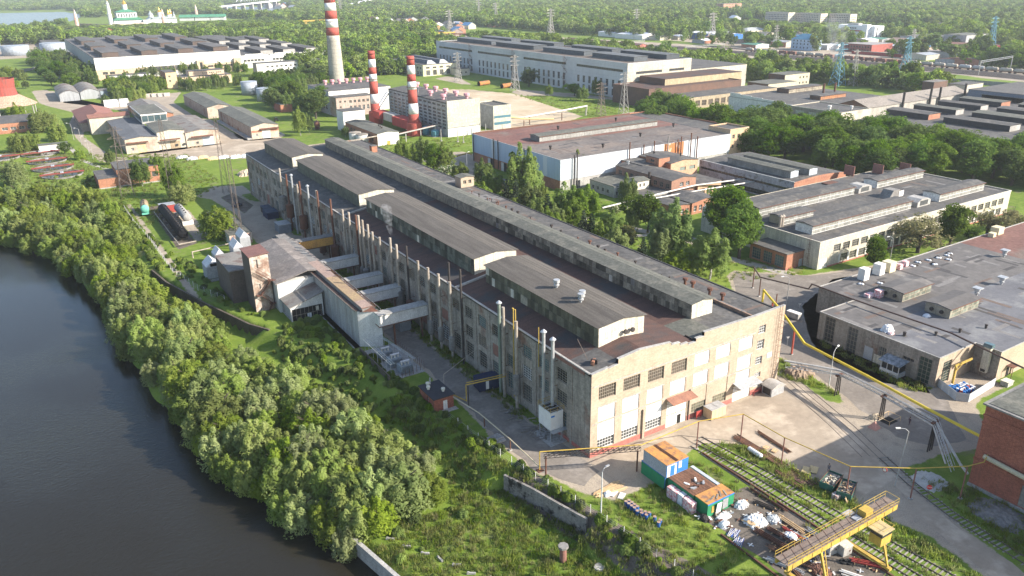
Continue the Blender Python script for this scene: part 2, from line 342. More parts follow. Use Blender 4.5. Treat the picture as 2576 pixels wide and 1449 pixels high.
for kind,poly in OPS:
    P_=np.array(poly+[poly[0]],float)
    x0,y0=P_.min(0)-4;x1,y1=P_.max(0)+4
    I=np.where((ys>y0)&(ys<y1))[0];J=np.where((xs>x0)&(xs<x1))[0]
    if not len(I)or not len(J):continue
    s_=np.s_[I[0]:I[-1]+1,J[0]:J[-1]+1]
    X,Y=GX[s_],GY[s_];d=np.abs(dist_line(X,Y,P_));f=np.where(inside(X,Y,poly),d,-d)
    f=np.clip(f/2.4+.5,0,1)
    for c,t in enumerate(((kind=='d')*1.,(kind=='s')*1.,(kind=='k')*1.)):
        zone[s_][...,c]=zone[s_][...,c]*(1-f)+t*f
ny,nx=GX.shape
V=np.stack([GX,GY,GZ],-1).reshape(-1,3).astype(np.float32)
idx=np.arange(nx*ny).reshape(ny,nx)
Q=np.stack([idx[:-1,:-1],idx[:-1,1:],idx[1:,1:],idx[1:,:-1]],-1).reshape(-1,4).astype(np.int32)
me=bpy.data.meshes.new('ground');me.vertices.add(len(V));me.vertices.foreach_set('co',V.ravel())
me.loops.add(Q.size);me.loops.foreach_set('vertex_index',Q.ravel());me.polygons.add(len(Q));me.polygons.foreach_set('loop_start',np.arange(0,Q.size,4,dtype=np.int32))
me.update(calc_edges=True);me.polygons.foreach_set('use_smooth',[True]*len(Q))
ca=me.attributes.new('zone','FLOAT_COLOR','POINT');ca.data.foreach_set('color',zone.reshape(-1,4).ravel())

def ground_material():
    mt=bpy.data.materials.new('ground');mt.use_nodes=True;n=mt.node_tree;L=n.links;b=n.nodes['Principled BSDF'];b.inputs['Roughness'].default_value=.95;b.inputs['Specular IOR Level'].default_value=.15
    g=n.nodes.new('ShaderNodeNewGeometry');at_=n.nodes.new('ShaderNodeAttribute');at_.attribute_name='zone';sp=n.nodes.new('ShaderNodeSeparateColor');L.new(at_.outputs['Color'],sp.inputs[0])
    def noise(sc,det=5,rough=.6,vec=None):
        t=n.nodes.new('ShaderNodeTexNoise');t.inputs['Scale'].default_value=sc;t.inputs['Detail'].default_value=det;t.inputs['Roughness'].default_value=rough;L.new(vec or g.outputs['Position'],t.inputs[0]);return t.outputs['Fac']
    def rmp(s,a,c,lo=0.,hi=1.):
        r=n.nodes.new('ShaderNodeMapRange');r.inputs[1].default_value=a;r.inputs[2].default_value=c;r.inputs[3].default_value=lo;r.inputs[4].default_value=hi;L.new(s,r.inputs[0]);return r.outputs[0]
    def mix(f,a,c):
        x=n.nodes.new('ShaderNodeMix');x.data_type='RGBA';L.new(f,x.inputs[0])
        for s,v in((6,a),(7,c)):
            if isinstance(v,tuple):x.inputs[s].default_value=(*v,1)
            else:L.new(v,x.inputs[s])
        return x.outputs[2]
    def add(a,c,k):
        q=n.nodes.new('ShaderNodeMath');q.operation='MULTIPLY_ADD';L.new(c,q.inputs[0]);q.inputs[1].default_value=k;L.new(a,q.inputs[2]);return q.outputs[0]
    grass=mix(rmp(noise(.045),.38,.62),(.095,.155,.020),(.145,.205,.03))
    grass=mix(rmp(noise(.35,6),.45,.7),grass,(.185,.235,.045))
    grass=mix(rmp(noise(.13,6),.58,.72),grass,(.185,.165,.095))
    dirt=mix(rmp(noise(.09,6),.35,.65),(.300,.250,.195),(.385,.325,.25))
    dirt=mix(rmp(noise(.5,6),.52,.75),dirt,(.235,.20,.17))
    mp=n.nodes.new('ShaderNodeMapping');mp.inputs['Rotation'].default_value=(0,0,.12);mp.inputs['Scale'].default_value=(1.1,.05,1);L.new(g.outputs['Position'],mp.inputs[0])
    dirt=mix(rmp(noise(1.0,4,.6,mp.outputs[0]),.58,.8,0.,.5),dirt,(.20,.175,.15))
    sand=mix(rmp(noise(.06,6),.4,.6),(.43,.345,.235),(.52,.43,.31))
    m3=n.nodes.new('ShaderNodeMapping');m3.inputs['Rotation'].default_value=(0,0,.3);m3.inputs['Scale'].default_value=(.9,.05,1);L.new(g.outputs['Position'],m3.inputs[0])
    sand=mix(rmp(noise(1.0,4,.6,m3.outputs[0]),.5,.7,0.,.7),sand,(.31,.24,.17))
    soil=mix(rmp(noise(.4,6),.4,.6),(.095,.078,.06),(.17,.14,.115))
    jit=noise(.55,6,.7)
    def mask(ch):return rmp(add(ch,jit,.9),.86,1.02)
    col=mix(mask(sp.outputs[0]),grass,dirt);col=mix(mask(sp.outputs[1]),col,sand);col=mix(mask(sp.outputs[2]),col,soil)
    fn=rmp(noise(5,3),.3,.7,.8,1.2);cb=n.nodes.new('ShaderNodeCombineColor')
    for i in range(3):L.new(fn,cb.inputs[i])
    x=n.nodes.new('ShaderNodeMix');x.data_type='RGBA';x.blend_type='MULTIPLY';x.inputs[0].default_value=1;L.new(col,x.inputs[6]);L.new(cb.outputs[0],x.inputs[7]);L.new(x.outputs[2],b.inputs['Base Color'])
    bp=n.nodes.new('ShaderNodeBump');bp.inputs['Strength'].default_value=.6;bp.inputs['Distance'].default_value=.15;L.new(noise(1.8,5),bp.inputs['Height']);L.new(bp.outputs[0],b.inputs['Normal'])
    return mt
me.materials.append(ground_material())
ground=tag(link('ground',me),kind='structure',label='grassy ground with worn dusty yards round the works')

# water: one sheet under the bank
def water_mat(name,c,rough=.14,bump=.05,far=False):
    mt=bpy.data.materials.new(name);mt.use_nodes=True;n=mt.node_tree;L=n.links;b=n.nodes['Principled BSDF']
    b.inputs['Base Color'].default_value=(*c,1);b.inputs['Roughness'].default_value=rough;b.inputs['IOR'].default_value=1.33;b.inputs['Specular IOR Level'].default_value=.5
    g=n.nodes.new('ShaderNodeNewGeometry');mp=n.nodes.new('ShaderNodeMapping');mp.inputs['Scale'].default_value=(.5,.9,1);mp.inputs['Rotation'].default_value=(0,0,.5);L.new(g.outputs['Position'],mp.inputs[0])
    t=n.nodes.new('ShaderNodeTexNoise');t.inputs['Scale'].default_value=2.6 if not far else .1;t.inputs['Detail'].default_value=6;t.inputs['Roughness'].default_value=.6;L.new(mp.outputs[0],t.inputs[0])
    bp=n.nodes.new('ShaderNodeBump');bp.inputs['Strength'].default_value=.8;bp.inputs['Distance'].default_value=bump;L.new(t.outputs['Fac'],bp.inputs['Height'])
    w=n.nodes.new('ShaderNodeTexNoise');w.inputs['Scale'].default_value=.022;w.inputs['Detail'].default_value=4;L.new(g.outputs['Position'],w.inputs[0]);wr_=n.nodes.new('ShaderNodeMapRange');wr_.inputs[1].default_value=.4;wr_.inputs[2].default_value=.62;wr_.inputs[3].default_value=.25;wr_.inputs[4].default_value=1.0;L.new(w.outputs['Fac'],wr_.inputs[0]);L.new(wr_.outputs[0],bp.inputs['Strength']);L.new(bp.outputs[0],b.inputs['Normal']);MATS[name]=mt
    return mt
b=MB();b.prism([(56,-10),(40,74),(36,92.5),(34,104.5),(30,112),(22,132),(19,152),(14,183),(13,204),(11,246),(7.5,271),(3,302),(-13,338),(-60,355),(-260,370),(-260,-10)],-7.0,-6.0)
tag(b.build('river_water',water_mat('dark_river_water',(.019,.017,.012),.06,.13)),kind='structure',label='dark slow river along the wooded bank')
for nm,pts in(('far_river_water',[(-60,27),(0,33),(160,30),(205,36),(202,44),(170,56),(120,68),(60,76),(0,84),(-60,92)]),('far_river_water',[(560,14),(600,17),(700,18),(745,22),(740,31),(690,38),(640,39),(560,36)]),('far_river_water',[(480,20),(560,22),(560,26),(500,28),(470,24)])):
    b=MB();b.prism([at(x,y,.3)for x,y in pts],.02,.3);tag(b.build(nm,water_mat('pale_far_water',(.06,.075,.085),.25,.3,True)),kind='structure')

# ground sheets with worn edges
def sheet(name,pts,z,mat,label=None,jit=.35,step=2.0):
    """flat sheet whose outline is broken up by wear"""
    rr=random.Random(len(pts)*31+int(pts[0][0]));out=[]
    for(x0,y0),(x1,y1)in zip(pts,pts[1:]+pts[:1]):
        k=max(1,int(math.hypot(x1-x0,y1-y0)/step))
        for i in range(k):out.append((x0+(x1-x0)*i/k+rr.uniform(-jit,jit)*(i>0),y0+(y1-y0)*i/k+rr.uniform(-jit,jit)*(i>0)))
    a=sum(out[i][0]*out[(i+1)%len(out)][1]-out[(i+1)%len(out)][0]*out[i][1]for i in range(len(out)))
    if a<0:out=out[::-1]
    bm=bmesh.new();f=bm.faces.new([bm.verts.new((*p,z))for p in out]);bmesh.ops.triangulate(bm,faces=[f])
    me=bpy.data.meshes.new(name);bm.to_mesh(me);bm.free();me.materials.append(mat)
    return tag(link(name,me),label,kind='structure')
ASPH=M('dusty_asphalt',(.35,.288,.218),(.295,.240,.182),sc=.08,fine=.12,stain=(.42,.35,.27),stain_sc=.12,stain_lo=.5,bump=.01)
ASPHD=M('grey_asphalt_road',(.21,.183,.155),(.175,.152,.13),sc=.15,fine=.14,stain=(.25,.22,.19),stain_sc=.2,bump=.01)
sheet('yard_asphalt',[(77,95.5),(126,95.5),(127.5,108),(130,110),(131.5,100),(129,90),(125.5,79),(121.5,67),(116,62),(108,62),(105.5,68),(104.5,76),(103.5,84),(97,88.5),(90,87.5),(84,90.5)],.008,ASPH,'pale dusty asphalt yard before the works gable')
sheet('riverside_road',[(65.5,98),(65.2,110),(66.2,124),(67,150),(67,170),(73.2,172),(73,150),(73.4,124),(73.4,113),(75,100),(75,92),(70,90)],.008,ASPHD,'narrow grey service road between the hall and the river fence')
sheet('works_road',[(139,62),(150,72),(150,76),(146.5,84),(145.8,96),(148,103),(156,112),(166,121.5),(190,130),(216,124.5),(240,118.5),(240,122.5),(217,127.5),(187,135.5),(176.5,145),(172,150),(168,148),(160,139),(148,129),(140,119),(137.8,108),(138.2,100),(136,90),(133,82),(129,70),(132,64)],.012,ASPHD,'grey works road bending past the long low hall')
sheet('dirt_road',[(117,64),(112.6,57),(109.6,51),(107.5,44),(105,34),(110.3,34),(112.0,42),(113.4,50),(116,58),(119,63)],.012,ASPH,'dusty track beside the gantry crane')
sheet('warehouse_yard',[(42,447),(58,434),(80,416),(97,400),(108,425),(122,446),(109,449),(105,452),(105,520),(100,552),(97,552),(92,520),(92.5,450),(60,445)],.008,ASPH,'pale yard before the warehouses',jit=.8,step=5)
CONCP=M('pale_concrete_path',(.42,.39,.34),(.34,.31,.27),sc=.4)
def strip(name,pts,w,z,mat,label=None):
    L_,R_=[],[]
    for i,p in enumerate(pts):
        a=Vector(pts[max(0,i-1)]);c=Vector(pts[min(len(pts)-1,i+1)]);d=(c-a).normalized();nn=Vector((-d.y,d.x))*w/2
        L_.append((p[0]+nn.x,p[1]+nn.y));R_.append((p[0]-nn.x,p[1]-nn.y))
    return sheet(name,L_+R_[::-1],z,mat,label,jit=.12,step=3)
strip('concrete_path',[(20.6,491),(23.4,446),(28.5,425)],2.2,.02,CONCP,'pale concrete path curving through the grass')
strip('concrete_path',[(28.7,424),(33,414),(36,408)],2.0,.02,CONCP,'short pale path stub near the brick pump house')
strip('park_path',[(174,209),(177,190),(184,180.5),(178,165),(183,140)],3.2,.02,CONCP,'pale path winding between the park trees')
strip('park_path',[(177,190),(168,195),(158,205)],2.4,.024,CONCP,'narrow park path under the trees')
strip('access_road',[(20,785),(30,735),(28,690),(45,655),(60,640)],7,.02,ASPH,'old road past the twin arched sheds')
strip('access_road',[(168,345),(167,312),(171,292),(176,280)],9,.02,ASPHD,'shaded road beside the white clad hall')

# ------------------------------------------------------------------ haze
hz=MB().box(-7000,-300,-9,10000,15000,95).build('haze',bpy.data.materials.new('haze'));tag(hz,kind='stuff')
hm=hz.data.materials[0];hm.use_nodes=True;hn=hm.node_tree;hn.nodes.clear()
pv=hn.nodes.new('ShaderNodeVolumePrincipled');pv.inputs['Color'].default_value=(.86,.93,1,1);pv.inputs['Density'].default_value=.00009;pv.inputs['Anisotropy'].default_value=.2
ho=hn.nodes.new('ShaderNodeOutputMaterial');hn.links.new(pv.outputs[0],ho.inputs['Volume'])
# ------------------------------------------------------------------ generic building
def rows_to_holes(rows):
    out=[]
    for r in rows:
        s,p,n,z,w,h=r[:6]
        for i in range(n):out.append((s+i*p,s+i*p+w,z,z+h))
    return out
def put_windows(t,rows,face,W,L,rr):
    for r in rows:
        s,p,n,z,w,h=r[:6];o=dict(nx=2,nz=2,glass=GLASS,frame=FRAME);o.update(r[6]if len(r)>6 else{})
        skip=o.pop('skip',());solid=o.pop('solid',None)
        for i in range(n):
            if i in skip:continue
            a=s+i*p+w/2
            x,y={'S':(a,0),'W':(0,L-a),'E':(W,a),'N':(W-a,L)}[face]
            if solid:
                q={'S':(x-w/2,.08,x+w/2,.14),'W':(.08,y-w/2,.14,y+w/2),'E':(W-.14,y-w/2,W-.08,y+w/2),'N':(x-w/2,L-.14,x+w/2,L-.08)}[face]
                pb(o.get('nm','boarded_window'),solid,t,q[0],q[1],z,q[2],q[3],z+h)
            else:
                o2={k:v for k,v in o.items()if k!='nm'}
                window(t,x,y,z,w,h,face,**o2)
def building(name,label,cat,loc,W,L,H,mats,roofm=None,roof='flat',rise=1.5,over=.35,par=.0,wS=(),wW=(),wE=(),wN=(),rz=0,z0=-.3,group=None,ridge=.5,split=None,parent=None,off=(0,0,0),depth=.32):
    """rows run left to right as seen from outside on S and E, and near to far measured from the far corner on W"""
    t=parent or T(name,label,cat,loc,rz,group);ox,oy,oz=off
    mt=mats if isinstance(mats,(list,tuple))else(mats,)*4
    rf=roofm or ROOF
    if parent:
        t=link(name,None,parent,(ox,oy,oz));t.empty_display_size=.3
    rr=random.Random(int(W*7+L*3))
    for f,p0,p1,m_,rows in(('S',(0,0),(W,0),mt[0],wS),('W',(0,L),(0,0),mt[1],wW),('E',(W,0),(W,L),mt[2%len(mt)],wE),('N',(W,L),(0,L),mt[3%len(mt)],wN)):
        b=MB().wall(p0,p1,z0,H,rows_to_holes(rows),depth)
        if roof=='gable' and f in 'SN':
            y=p0[1];q=[(0,y,H),(W,y,H),(W*ridge,y,H+rise)];b.add(q if f=='S' else q[::-1],[(0,1,2)])
        if roof=='gablex' and f in 'WE':
            x=p0[0];q=[(x,0,H),(x,L,H),(x,L*ridge,H+rise)];b.add(q if f=='E' else q[::-1],[(0,1,2)])
        b.build('wall',m_,t)
        put_windows(t,rows,f,W,L,rr)
    b=MB();o=over
    if roof=='flat':
        b.box(-o*.4,-o*.4,H,W+o*.4,L+o*.4,H+.22)if par<=0 else b.box(.25,.25,H-.35,W-.25,L-.25,H-.12)
        b.build('roof',rf,t)
        if par>0:
            for a in((-.06,-.06,W+.06,.3),(-.06,L-.3,W+.06,L+.06),(-.06,.302,.3,L-.302),(W-.3,.302,W+.06,L-.302)):pb('parapet',mt[0],t,a[0],a[1],H+.003,a[2],a[3],H+par)
    elif roof=='gable':
        c=W*ridge;k=rise/c;k2=rise/(W-c)
        b.prof([(-o,H-o*k+.05),(c,H+rise+.05),(c,H+rise+.2),(-o,H-o*k+.2)],-o,L+o,'y');b.prof([(c,H+rise+.05),(W+o,H-o*k2+.05),(W+o,H-o*k2+.2),(c,H+rise+.2)],-o,L+o,'y');b.build('roof',rf,t)
    elif roof=='gablex':
        c=L*ridge;k=rise/c;k2=rise/(L-c)
        b.prof([(-o,H-o*k+.05),(c,H+rise+.05),(c,H+rise+.2),(-o,H-o*k+.2)],-o,W+o,'x');b.prof([(c,H+rise+.05),(L+o,H-o*k2+.05),(L+o,H-o*k2+.2),(c,H+rise+.2)],-o,W+o,'x');b.build('roof',rf,t)
    elif roof=='hip':
        q=min(W,L)/2;r0=((q,q),(W-q,L-q))if W!=L else((W/2,L/2),)*2
        if W>L:r=[(q,L/2),(W-q,L/2)]
        else:r=[(W/2,q),(W/2,L-q)]
        A=[(-o,-o,H),(W+o,-o,H),(W+o,L+o,H),(-o,L+o,H),(*r[0],H+rise),(*r[1],H+rise)]
        b.add(A,[(0,1,5,4),(1,2,5),(2,3,4,5),(3,0,4)]if W>L else[(0,1,4),(1,2,5,4),(2,3,5),(3,0,4,5)]);b.add([A[0],A[1],A[2],A[3]],[(3,2,1,0)]);b.build('roof',rf,t)
    elif roof=='arc':
        n=8;pts=[(-o+(W+2*o)*i/n,H+rise*math.sin(math.pi*i/n))for i in range(n+1)]
        b.prof([(x,z+.16)for x,z in pts]+[(x,z)for x,z in pts[::-1]],-o,L+o,'y');b.build('roof',rf,t)
        for y in(0.01,L-.01):MB().prof([(max(0,min(W,x)),z)for x,z in pts]+[(W,H),(0,H)],y,y+.02).build('gable_wall',mt[0],t)
    return t

def monitor(t,x0,y0,x1,y1,zb,zt,rise=.8,wmat=None,smat=None,rfm=None,pw=1.3,rows=2,ridge=.55,name='roof_monitor',axis='y',solo=True,lite=False,emat=None,nroof=5,zbE=None):
    """a lantern on a roof: core walls, glazing panels on its long side, cladding panels on its end, roof sheets laid in rows"""
    wmat=wmat or OLDPANEL;smat=smat or PALEP;rfm=rfm or SHEET;emat=emat or wmat
    rr=random.Random(int(x0*13+y0*7));o=link(name,None,t,(x0,y0,0));W,L=x1-x0,y1-y0
    cx=W*ridge
    k=MB();k.prof([(0,zb),(W,zb),(W,zt),(cx,zt+rise),(0,zt)],0,L)if axis=='y' else k.prof([(0,zb),(L,zb),(L,zt),(L*ridge,zt+rise),(0,zt)],0,W,'x')
    k.build('core_wall',CONCD if not lite else wmat,o)
    if lite:
        r_=MB();e=.4
        if axis=='y':r_.prof([(-e,zt+.02),(cx,zt+rise+.04),(W+e,zt+.02),(W+e,zt+.2),(cx,zt+rise+.25),(-e,zt+.2)],-e,L+e)
        else:r_.prof([(-e,zt+.02),(L*ridge,zt+rise+.04),(L+e,zt+.02),(L+e,zt+.2),(L*ridge,zt+rise+.25),(-e,zt+.2)],-e,W+e,'x')
        r_.build('monitor_roof',rfm,o)
        if smat is not wmat:pb('end_wall',smat,o,.02,-.05,zb,W-.02,-.004,zt-.05)
        return o
    h=(zt-zb-.15)/rows
    n=max(1,int(L/pw));st=MB()
    for i in range(n):
        for j in range(rows):
            a,b_=i*L/n+.03,(i+1)*L/n-.03
            if rr.random()<.012:continue
            c=(-.11+rr.uniform(-.02,.02)+.03*j,a,zb+j*h+.03,-.03,b_,zb+(j+1)*h-.02)
            if solo and(solo is True or i<solo):pb('glazing_panel',(wmat if rr.random()>(.05 if L>100 else .07)else(PALEP if rr.random()<.6 else OLDPANEL)),o,c[0],c[1],c[2],c[3],c[4],c[5],(0,rr.uniform(-.01,.01),0))
            else:st.box(*c)
    if st.v:tag(st.build('glazing_panels',wmat,o),kind='stuff')
    if axis=='y':
        ns=max(3,int(W/1.45));hh=(zt-zb)/3
        for i in range(ns):
            for j in range(3):
                a,b_=i*W/ns+.03,(i+1)*W/ns-.03
                pb('cladding_panel',smat,o,a,-.10+.025*j,zb+j*hh+.02,b_,-.02,zb+(j+1)*hh-.02)
        for s_ in(0,1):
            g=MB().prof([(0,zt+.0),(W,zt+.0),(cx,zt+rise-.02)],-.09 if s_==0 else L+.01,-.02 if s_==0 else L+.06);g.build('gable_board',smat,o)
    pb('eaves_board',CONCD,o,-.2,-.25,zt-.12,-.11,L+.25,zt+.06)
    for(xa,za,xb,zb_)in((-.45,zt-.02,cx,zt+rise),(cx,zt+rise,W+.45,zt-.02)):
        a=math.atan2(zb_-za,xb-xa);ln=math.hypot(xb-xa,zb_-za)/nroof
        for i in range(nroof):
            f=(i+.5)/nroof;tilt=.018 if xb>cx+.1 else-.018
            q=link('roof_sheet',unit(rfm),o,(xa+(xb-xa)*f,L/2,za+(zb_-za)*f+.12),(0,-a+tilt,0),(ln+.10,L+.9,.07))
    return o

def pipe_stack(nm,label,x,y,z0,z1,r,mat,cap=None,cyc=None,low=None,group=None,base=None):
    t=T(nm,label,'exhaust stack',(x,y,z0),0,group);H=z1-z0
    b=MB();b.lathe([(r,0),(r,H)],n=10)
    for i in range(1,int(H/2.6)):b.lathe([(r*1.12,i*2.6),(r*1.12,i*2.6+.1)],n=10)
    b.build('pipe',mat,t,smooth=False)
    if cap:MB().lathe([(r*1.9,H+.1),(r*1.9,H+.25),(.03,H+.75)],n=10).build('cap',cap,t)
    if cyc:
        zc,rc,hc=cyc;c=MB().lathe([(r*1.02,zc-.5),(rc,zc),(rc,zc+hc),(r*1.05,zc+hc+.5)],n=12)
        c.lathe([(rc*1.07,zc+.3),(rc*1.07,zc+.45)],n=12);c.lathe([(rc*1.07,zc+hc-.4),(rc*1.07,zc+hc-.25)],n=12);c.build('spark_catcher',low or RUST,t)
    for zz in(H*.35,H*.7):
        if zz<16.5-z0:MB().box(-.05,-.06,zz,76-x,.06,zz+.08).build('bracket',RUST,t)
    return t

# ------------------------------------------------------------------ the great hall
HX,HY,HW,HL=76.0,96.3,50.3,231.7
hall=T('factory_hall','huge three storey beige brick works hall with long dark roofs and raised roof monitors','factory',(HX,HY))
bx=[1.7,7.4,13.3,19.15,25.2,31.0,37.4]
fh=[(x,x+3.95,11.45,14.15)for x in bx]+[(x,x+3.95,7.0,9.95)for x in bx]
fh+=[(x,x+3.95,1.1,6.6)for i,x in enumerate(bx)if i in(0,1,2,4,5)]+[(18.6,23.9,-.3,5.9),(37.4,41.4,3.9,6.55),(36.9,42.0,-.3,3.5)]
sw=[(42.8,44.9,13.9,15.7),(42.8,44.9,10.3,12.4),(42.8,44.8,6.8,8.6),(43.0,44.8,3.8,4.9),(43.0,44.8,1.5,2.6)]
MB().wall((0,0),(HW,0),-.3,16.6,fh+sw,.35).build('wall',BEIGE,hall)
par=[(0,17.1),(3.8,17.5),(3.8,17.3),(5.9,17.6),(5.9,18.55),(11,19.1),(18.6,18.5),(18.6,18.0),(20.9,17.9),(20.9,17.35),(23,17.3),(23,16.9),(25,16.95),(25,17.6),(27.1,17.6),(27.1,18.4),(41.7,18.3),(50.3,18.6)]
MB().prof([(0,16.6)]+par+[(50.3,16.6)],0,.45).build('parapet',BEIGE,hall)
MB().prof([(x,z+.004)for x,z in par]+[(x,z+.13)for x,z in par[::-1]],-.08,.53).build('coping',CONC,hall)
wl=[]
for k in range(38):
    a=7.35+5.93*k
    if a+3.4>HL-1:break
    wl+=[(a,a+3.3,11.8,14.4),(a,a+3.3,7.2,9.9),(a,a+3.3,2.0,5.8)]
MB().wall((0,HL),(0,0),-.3,17.0,[(HL-b_,HL-a,c,d)for a,b_,c,d in wl],.35).build('wall',BEIGE_W,hall)
MB().wall((HW,0),(HW,HL),-.3,17.0,[],.3).build('wall',BEIGE_W,hall)
MB().wall((HW,HL),(0,HL),-.3,17.6,[],.3).build('wall',BEIGE_W,hall)
rr=random.Random(3)
WB=M('white_board_infill',(.82,.82,.80),(.77,.77,.75),sc=.8,fine=.05,streak=.06)
PNK=M('pinkish_render',(.52,.33,.25),(.44,.30,.22),sc=.8,streak=.2)
BROWNG=M('brown_dirty_glass',(.11,.085,.065),(.07,.06,.05),sc=1.5,rough=.35,var=.35)
for i,x in enumerate(bx):
    if i<4:window(hall,x+1.975,0,11.45,3.95,2.7,'S',8,4,BROWNG,FRAME,bar=.06)
    else:pb('boarded_window',WB,hall,x,.14,11.45,x+3.95,.22,14.15)
    pb('boarded_window',WB,hall,x,.14,7.0,x+3.95,.22,9.95)
    if i<6:pb('render_patch',PNK,hall,x+4.15,-.03,7.15,bx[i+1]-.2,-.004,9.8)
    pb('lintel',CONC,hall,x-.25,-.05,9.95,x+4.2,-.004,10.2)
    if i in(0,1,2,4,5):
        pb('boarded_window',BEIGE if i>3 else WB,hall,x,.1,3.15,x+3.95,.2,6.6)
        window(hall,x+1.975,0,1.1,3.95,2.02,'S',6,3,GLASS if i<3 else M('greenish_dirty_glass',(.20,.19,.13),(.13,.125,.09),sc=1,rough=.4),FRAMEW if i<3 else FRAME,bar=.06)
for a in sw:window(hall,(a[0]+a[1])/2,0,a[2],a[1]-a[0],a[3]-a[2],'S',4,3,GLASS,FRAMEW,bar=.06)
pb('boarded_window',WB,hall,37.4,.14,3.9,41.4,.22,6.55)
GATE=M('white_gate_paint',(.72,.70,.66),(.62,.59,.54),sc=.7,streak=.3)
for i in range(2):
    pb('gate_leaf',GATE,hall,18.65+2.63*i,.1,0,21.22+2.63*i,.2,5.85)
    pb('gate_leaf',GATE,hall,36.95+2.53*i,.1,0,39.42+2.53*i,.2,3.45)
pb('wicket_door',DARKHOLE,hall,21.6,.05,.05,22.5,.098,2.0)
for i in range(10):pb('hazard_stripe',YELLOW,hall,18.8+.52*i,.06,2.6,19.05+.52*i,.098,2.8,(0,.5,0))
def canopy(x0,x1,z,d,mat,t=hall):
    o=link('canopy',None,t,((x0+x1)/2,0,z));w=(x1-x0)/2
    MB().add([(-w,.0,.5),(w,0,.5),(w,-d,0),(-w,-d,0),(-w,0,.58),(w,0,.58),(w,-d,.08),(-w,-d,.08)],[(0,1,2,3),(7,6,5,4),(0,4,5,1),(1,5,6,2),(2,6,7,3),(3,7,4,0)]).build('canopy_roof',mat,o)
    for s in(-w+.1,w-.1):MB().tube((s,0,-.6),(s,-d+.2,0),.05).build('strut',RUST,o)
canopy(18.2,24.6,6.1,2.2,M('brown_rusty_sheet',(.30,.15,.10),(.22,.11,.08),sc=.6));canopy(36.6,42.9,3.9,2.4,GALV)
pb('plinth',PLINTH,hall,.0,-.06,-.3,18.5,-.006,1.0);pb('plinth',PLINTH,hall,24.0,-.06,-.3,36.8,-.006,1.0);pb('plinth',PLINTH,hall,42.1,-.06,-.3,50.25,-.006,1.1)
pb('plinth',PLINTH,hall,-.06,0,-.3,-.006,14,.8)
pb('cornice',CONC,hall,.4,-.1,14.45,42.0,-.006,14.62);pb('cornice',CONC,hall,.4,-.08,6.72,18.4,-.006,6.86);pb('cornice',CONC,hall,24.2,-.08,6.72,42.0,-.006,6.86)
pb('downpipe',BEIGE,hall,12.3,-.35,.0,12.75,-.08,6.3);pb('downpipe',BLACKS,hall,24.3,-.22,.0,24.45,-.08,6.9)
pb('number_plate',M('pale_blue_plate',(.42,.62,.72),(.36,.55,.66),sc=4),hall,46.2,-.06,7.6,47.6,-.006,8.7)
GW=[GLASS,GLASSD,BROWNG,GLASSB];BRK=M('patched_red_brick',(.27,.13,.10),(.20,.10,.08),sc=1,streak=.4)
for a,b_,c,d in wl:
    far=a>150
    z=rr.random();wd=b_-a
    if z<(.10 if c>11 else .2):pb('bricked_up_window',BRK if rr.random()<.6 else BEIGE_W,hall,.1,a,c,.25,b_,d)
    else:window(hall,0,(a+b_)/2,c,wd,d-c,'W',4,5 if d-c<3 else 6,rr.choice(GW),FRAMEW if rr.random()<.18 and c<11 else FRAME,bar=.06)
for k in range(39):pb('pilaster',BEIGE_W,hall,-.12,5.9+5.93*k-.35,0,-.004,5.9+5.93*k+.35,16.4)
pb('coping',CONC,hall,-.2,.5,17.0,.25,HL,17.22)
# roofs
prf=[(0,17.0),(6.4,18.0),(12,18.9),(18.0,18.3),(25,17.0),(31.4,17.3),(37.4,17.3),(42.2,17.0),(50.3,17.0)]
secs=[(0.45,50.5,ROOFB),(50.5,121.2,ROOFB),(121.2,186.7,ROOF),(186.7,HL,ROOF)]
for ya,yb,mt_ in secs:
    for i,((xa,za),(xb,zb))in enumerate(zip(prf,prf[1:])):
        mm=mt_ if i<4 else(ROOFB if(i==4 and ya<120)else(ROOF if i!=7 else ROOF))
        MB().prof([(xa,za-.4),(xb,zb-.4),(xb,zb),(xa,za)],ya,yb).build('roof',mm,hall)
    if ya>1:MB().prof([(x,z-.2)for x,z in prf[:5]]+[(x,z+.45)for x,z in prf[4::-1]],ya-.25,ya+.25).build('expansion_curb',CONC,hall)
MB().prof([(25,17.0),(31.4,17.3),(31.4,17.31),(25,17.01)],.5,9).build('roof_patch',ROOFM,hall)
MB().prof([(0.3,17.06),(6.4,18.01),(6.4,18.02),(0.3,17.07)],.5,7).build('roof_patch',ROOF,hall)
GREEND=M('olive_glazing_panel',(.13,.125,.085),(.08,.08,.06),sc=.6,var=.45,streak=.3,rough=.4)
monitor(hall,6.6,6.7,17.6,47.8,18.0,22.0,.7,GREEND,PALEP,SHEET,solo=True)
monitor(hall,6.6,53.3,18.2,118.2,18.0,22.0,.7,GREENP,PALEP,SHEET,solo=True)
monitor(hall,6.6,124.2,18.2,183.6,18.0,22.0,.7,GREENP,PALEP,SHEET,solo=False)
monitor(hall,6.6,189.7,18.4,226,18.0,22.0,.7,OLDPANEL,PALEP,SHEET,solo=False)
monitor(hall,31.4,7.9,37.2,224,17.3,20.5,.5,OLDPANEL,PALEP,ROOFM,pw=1.25,solo=62,nroof=2)
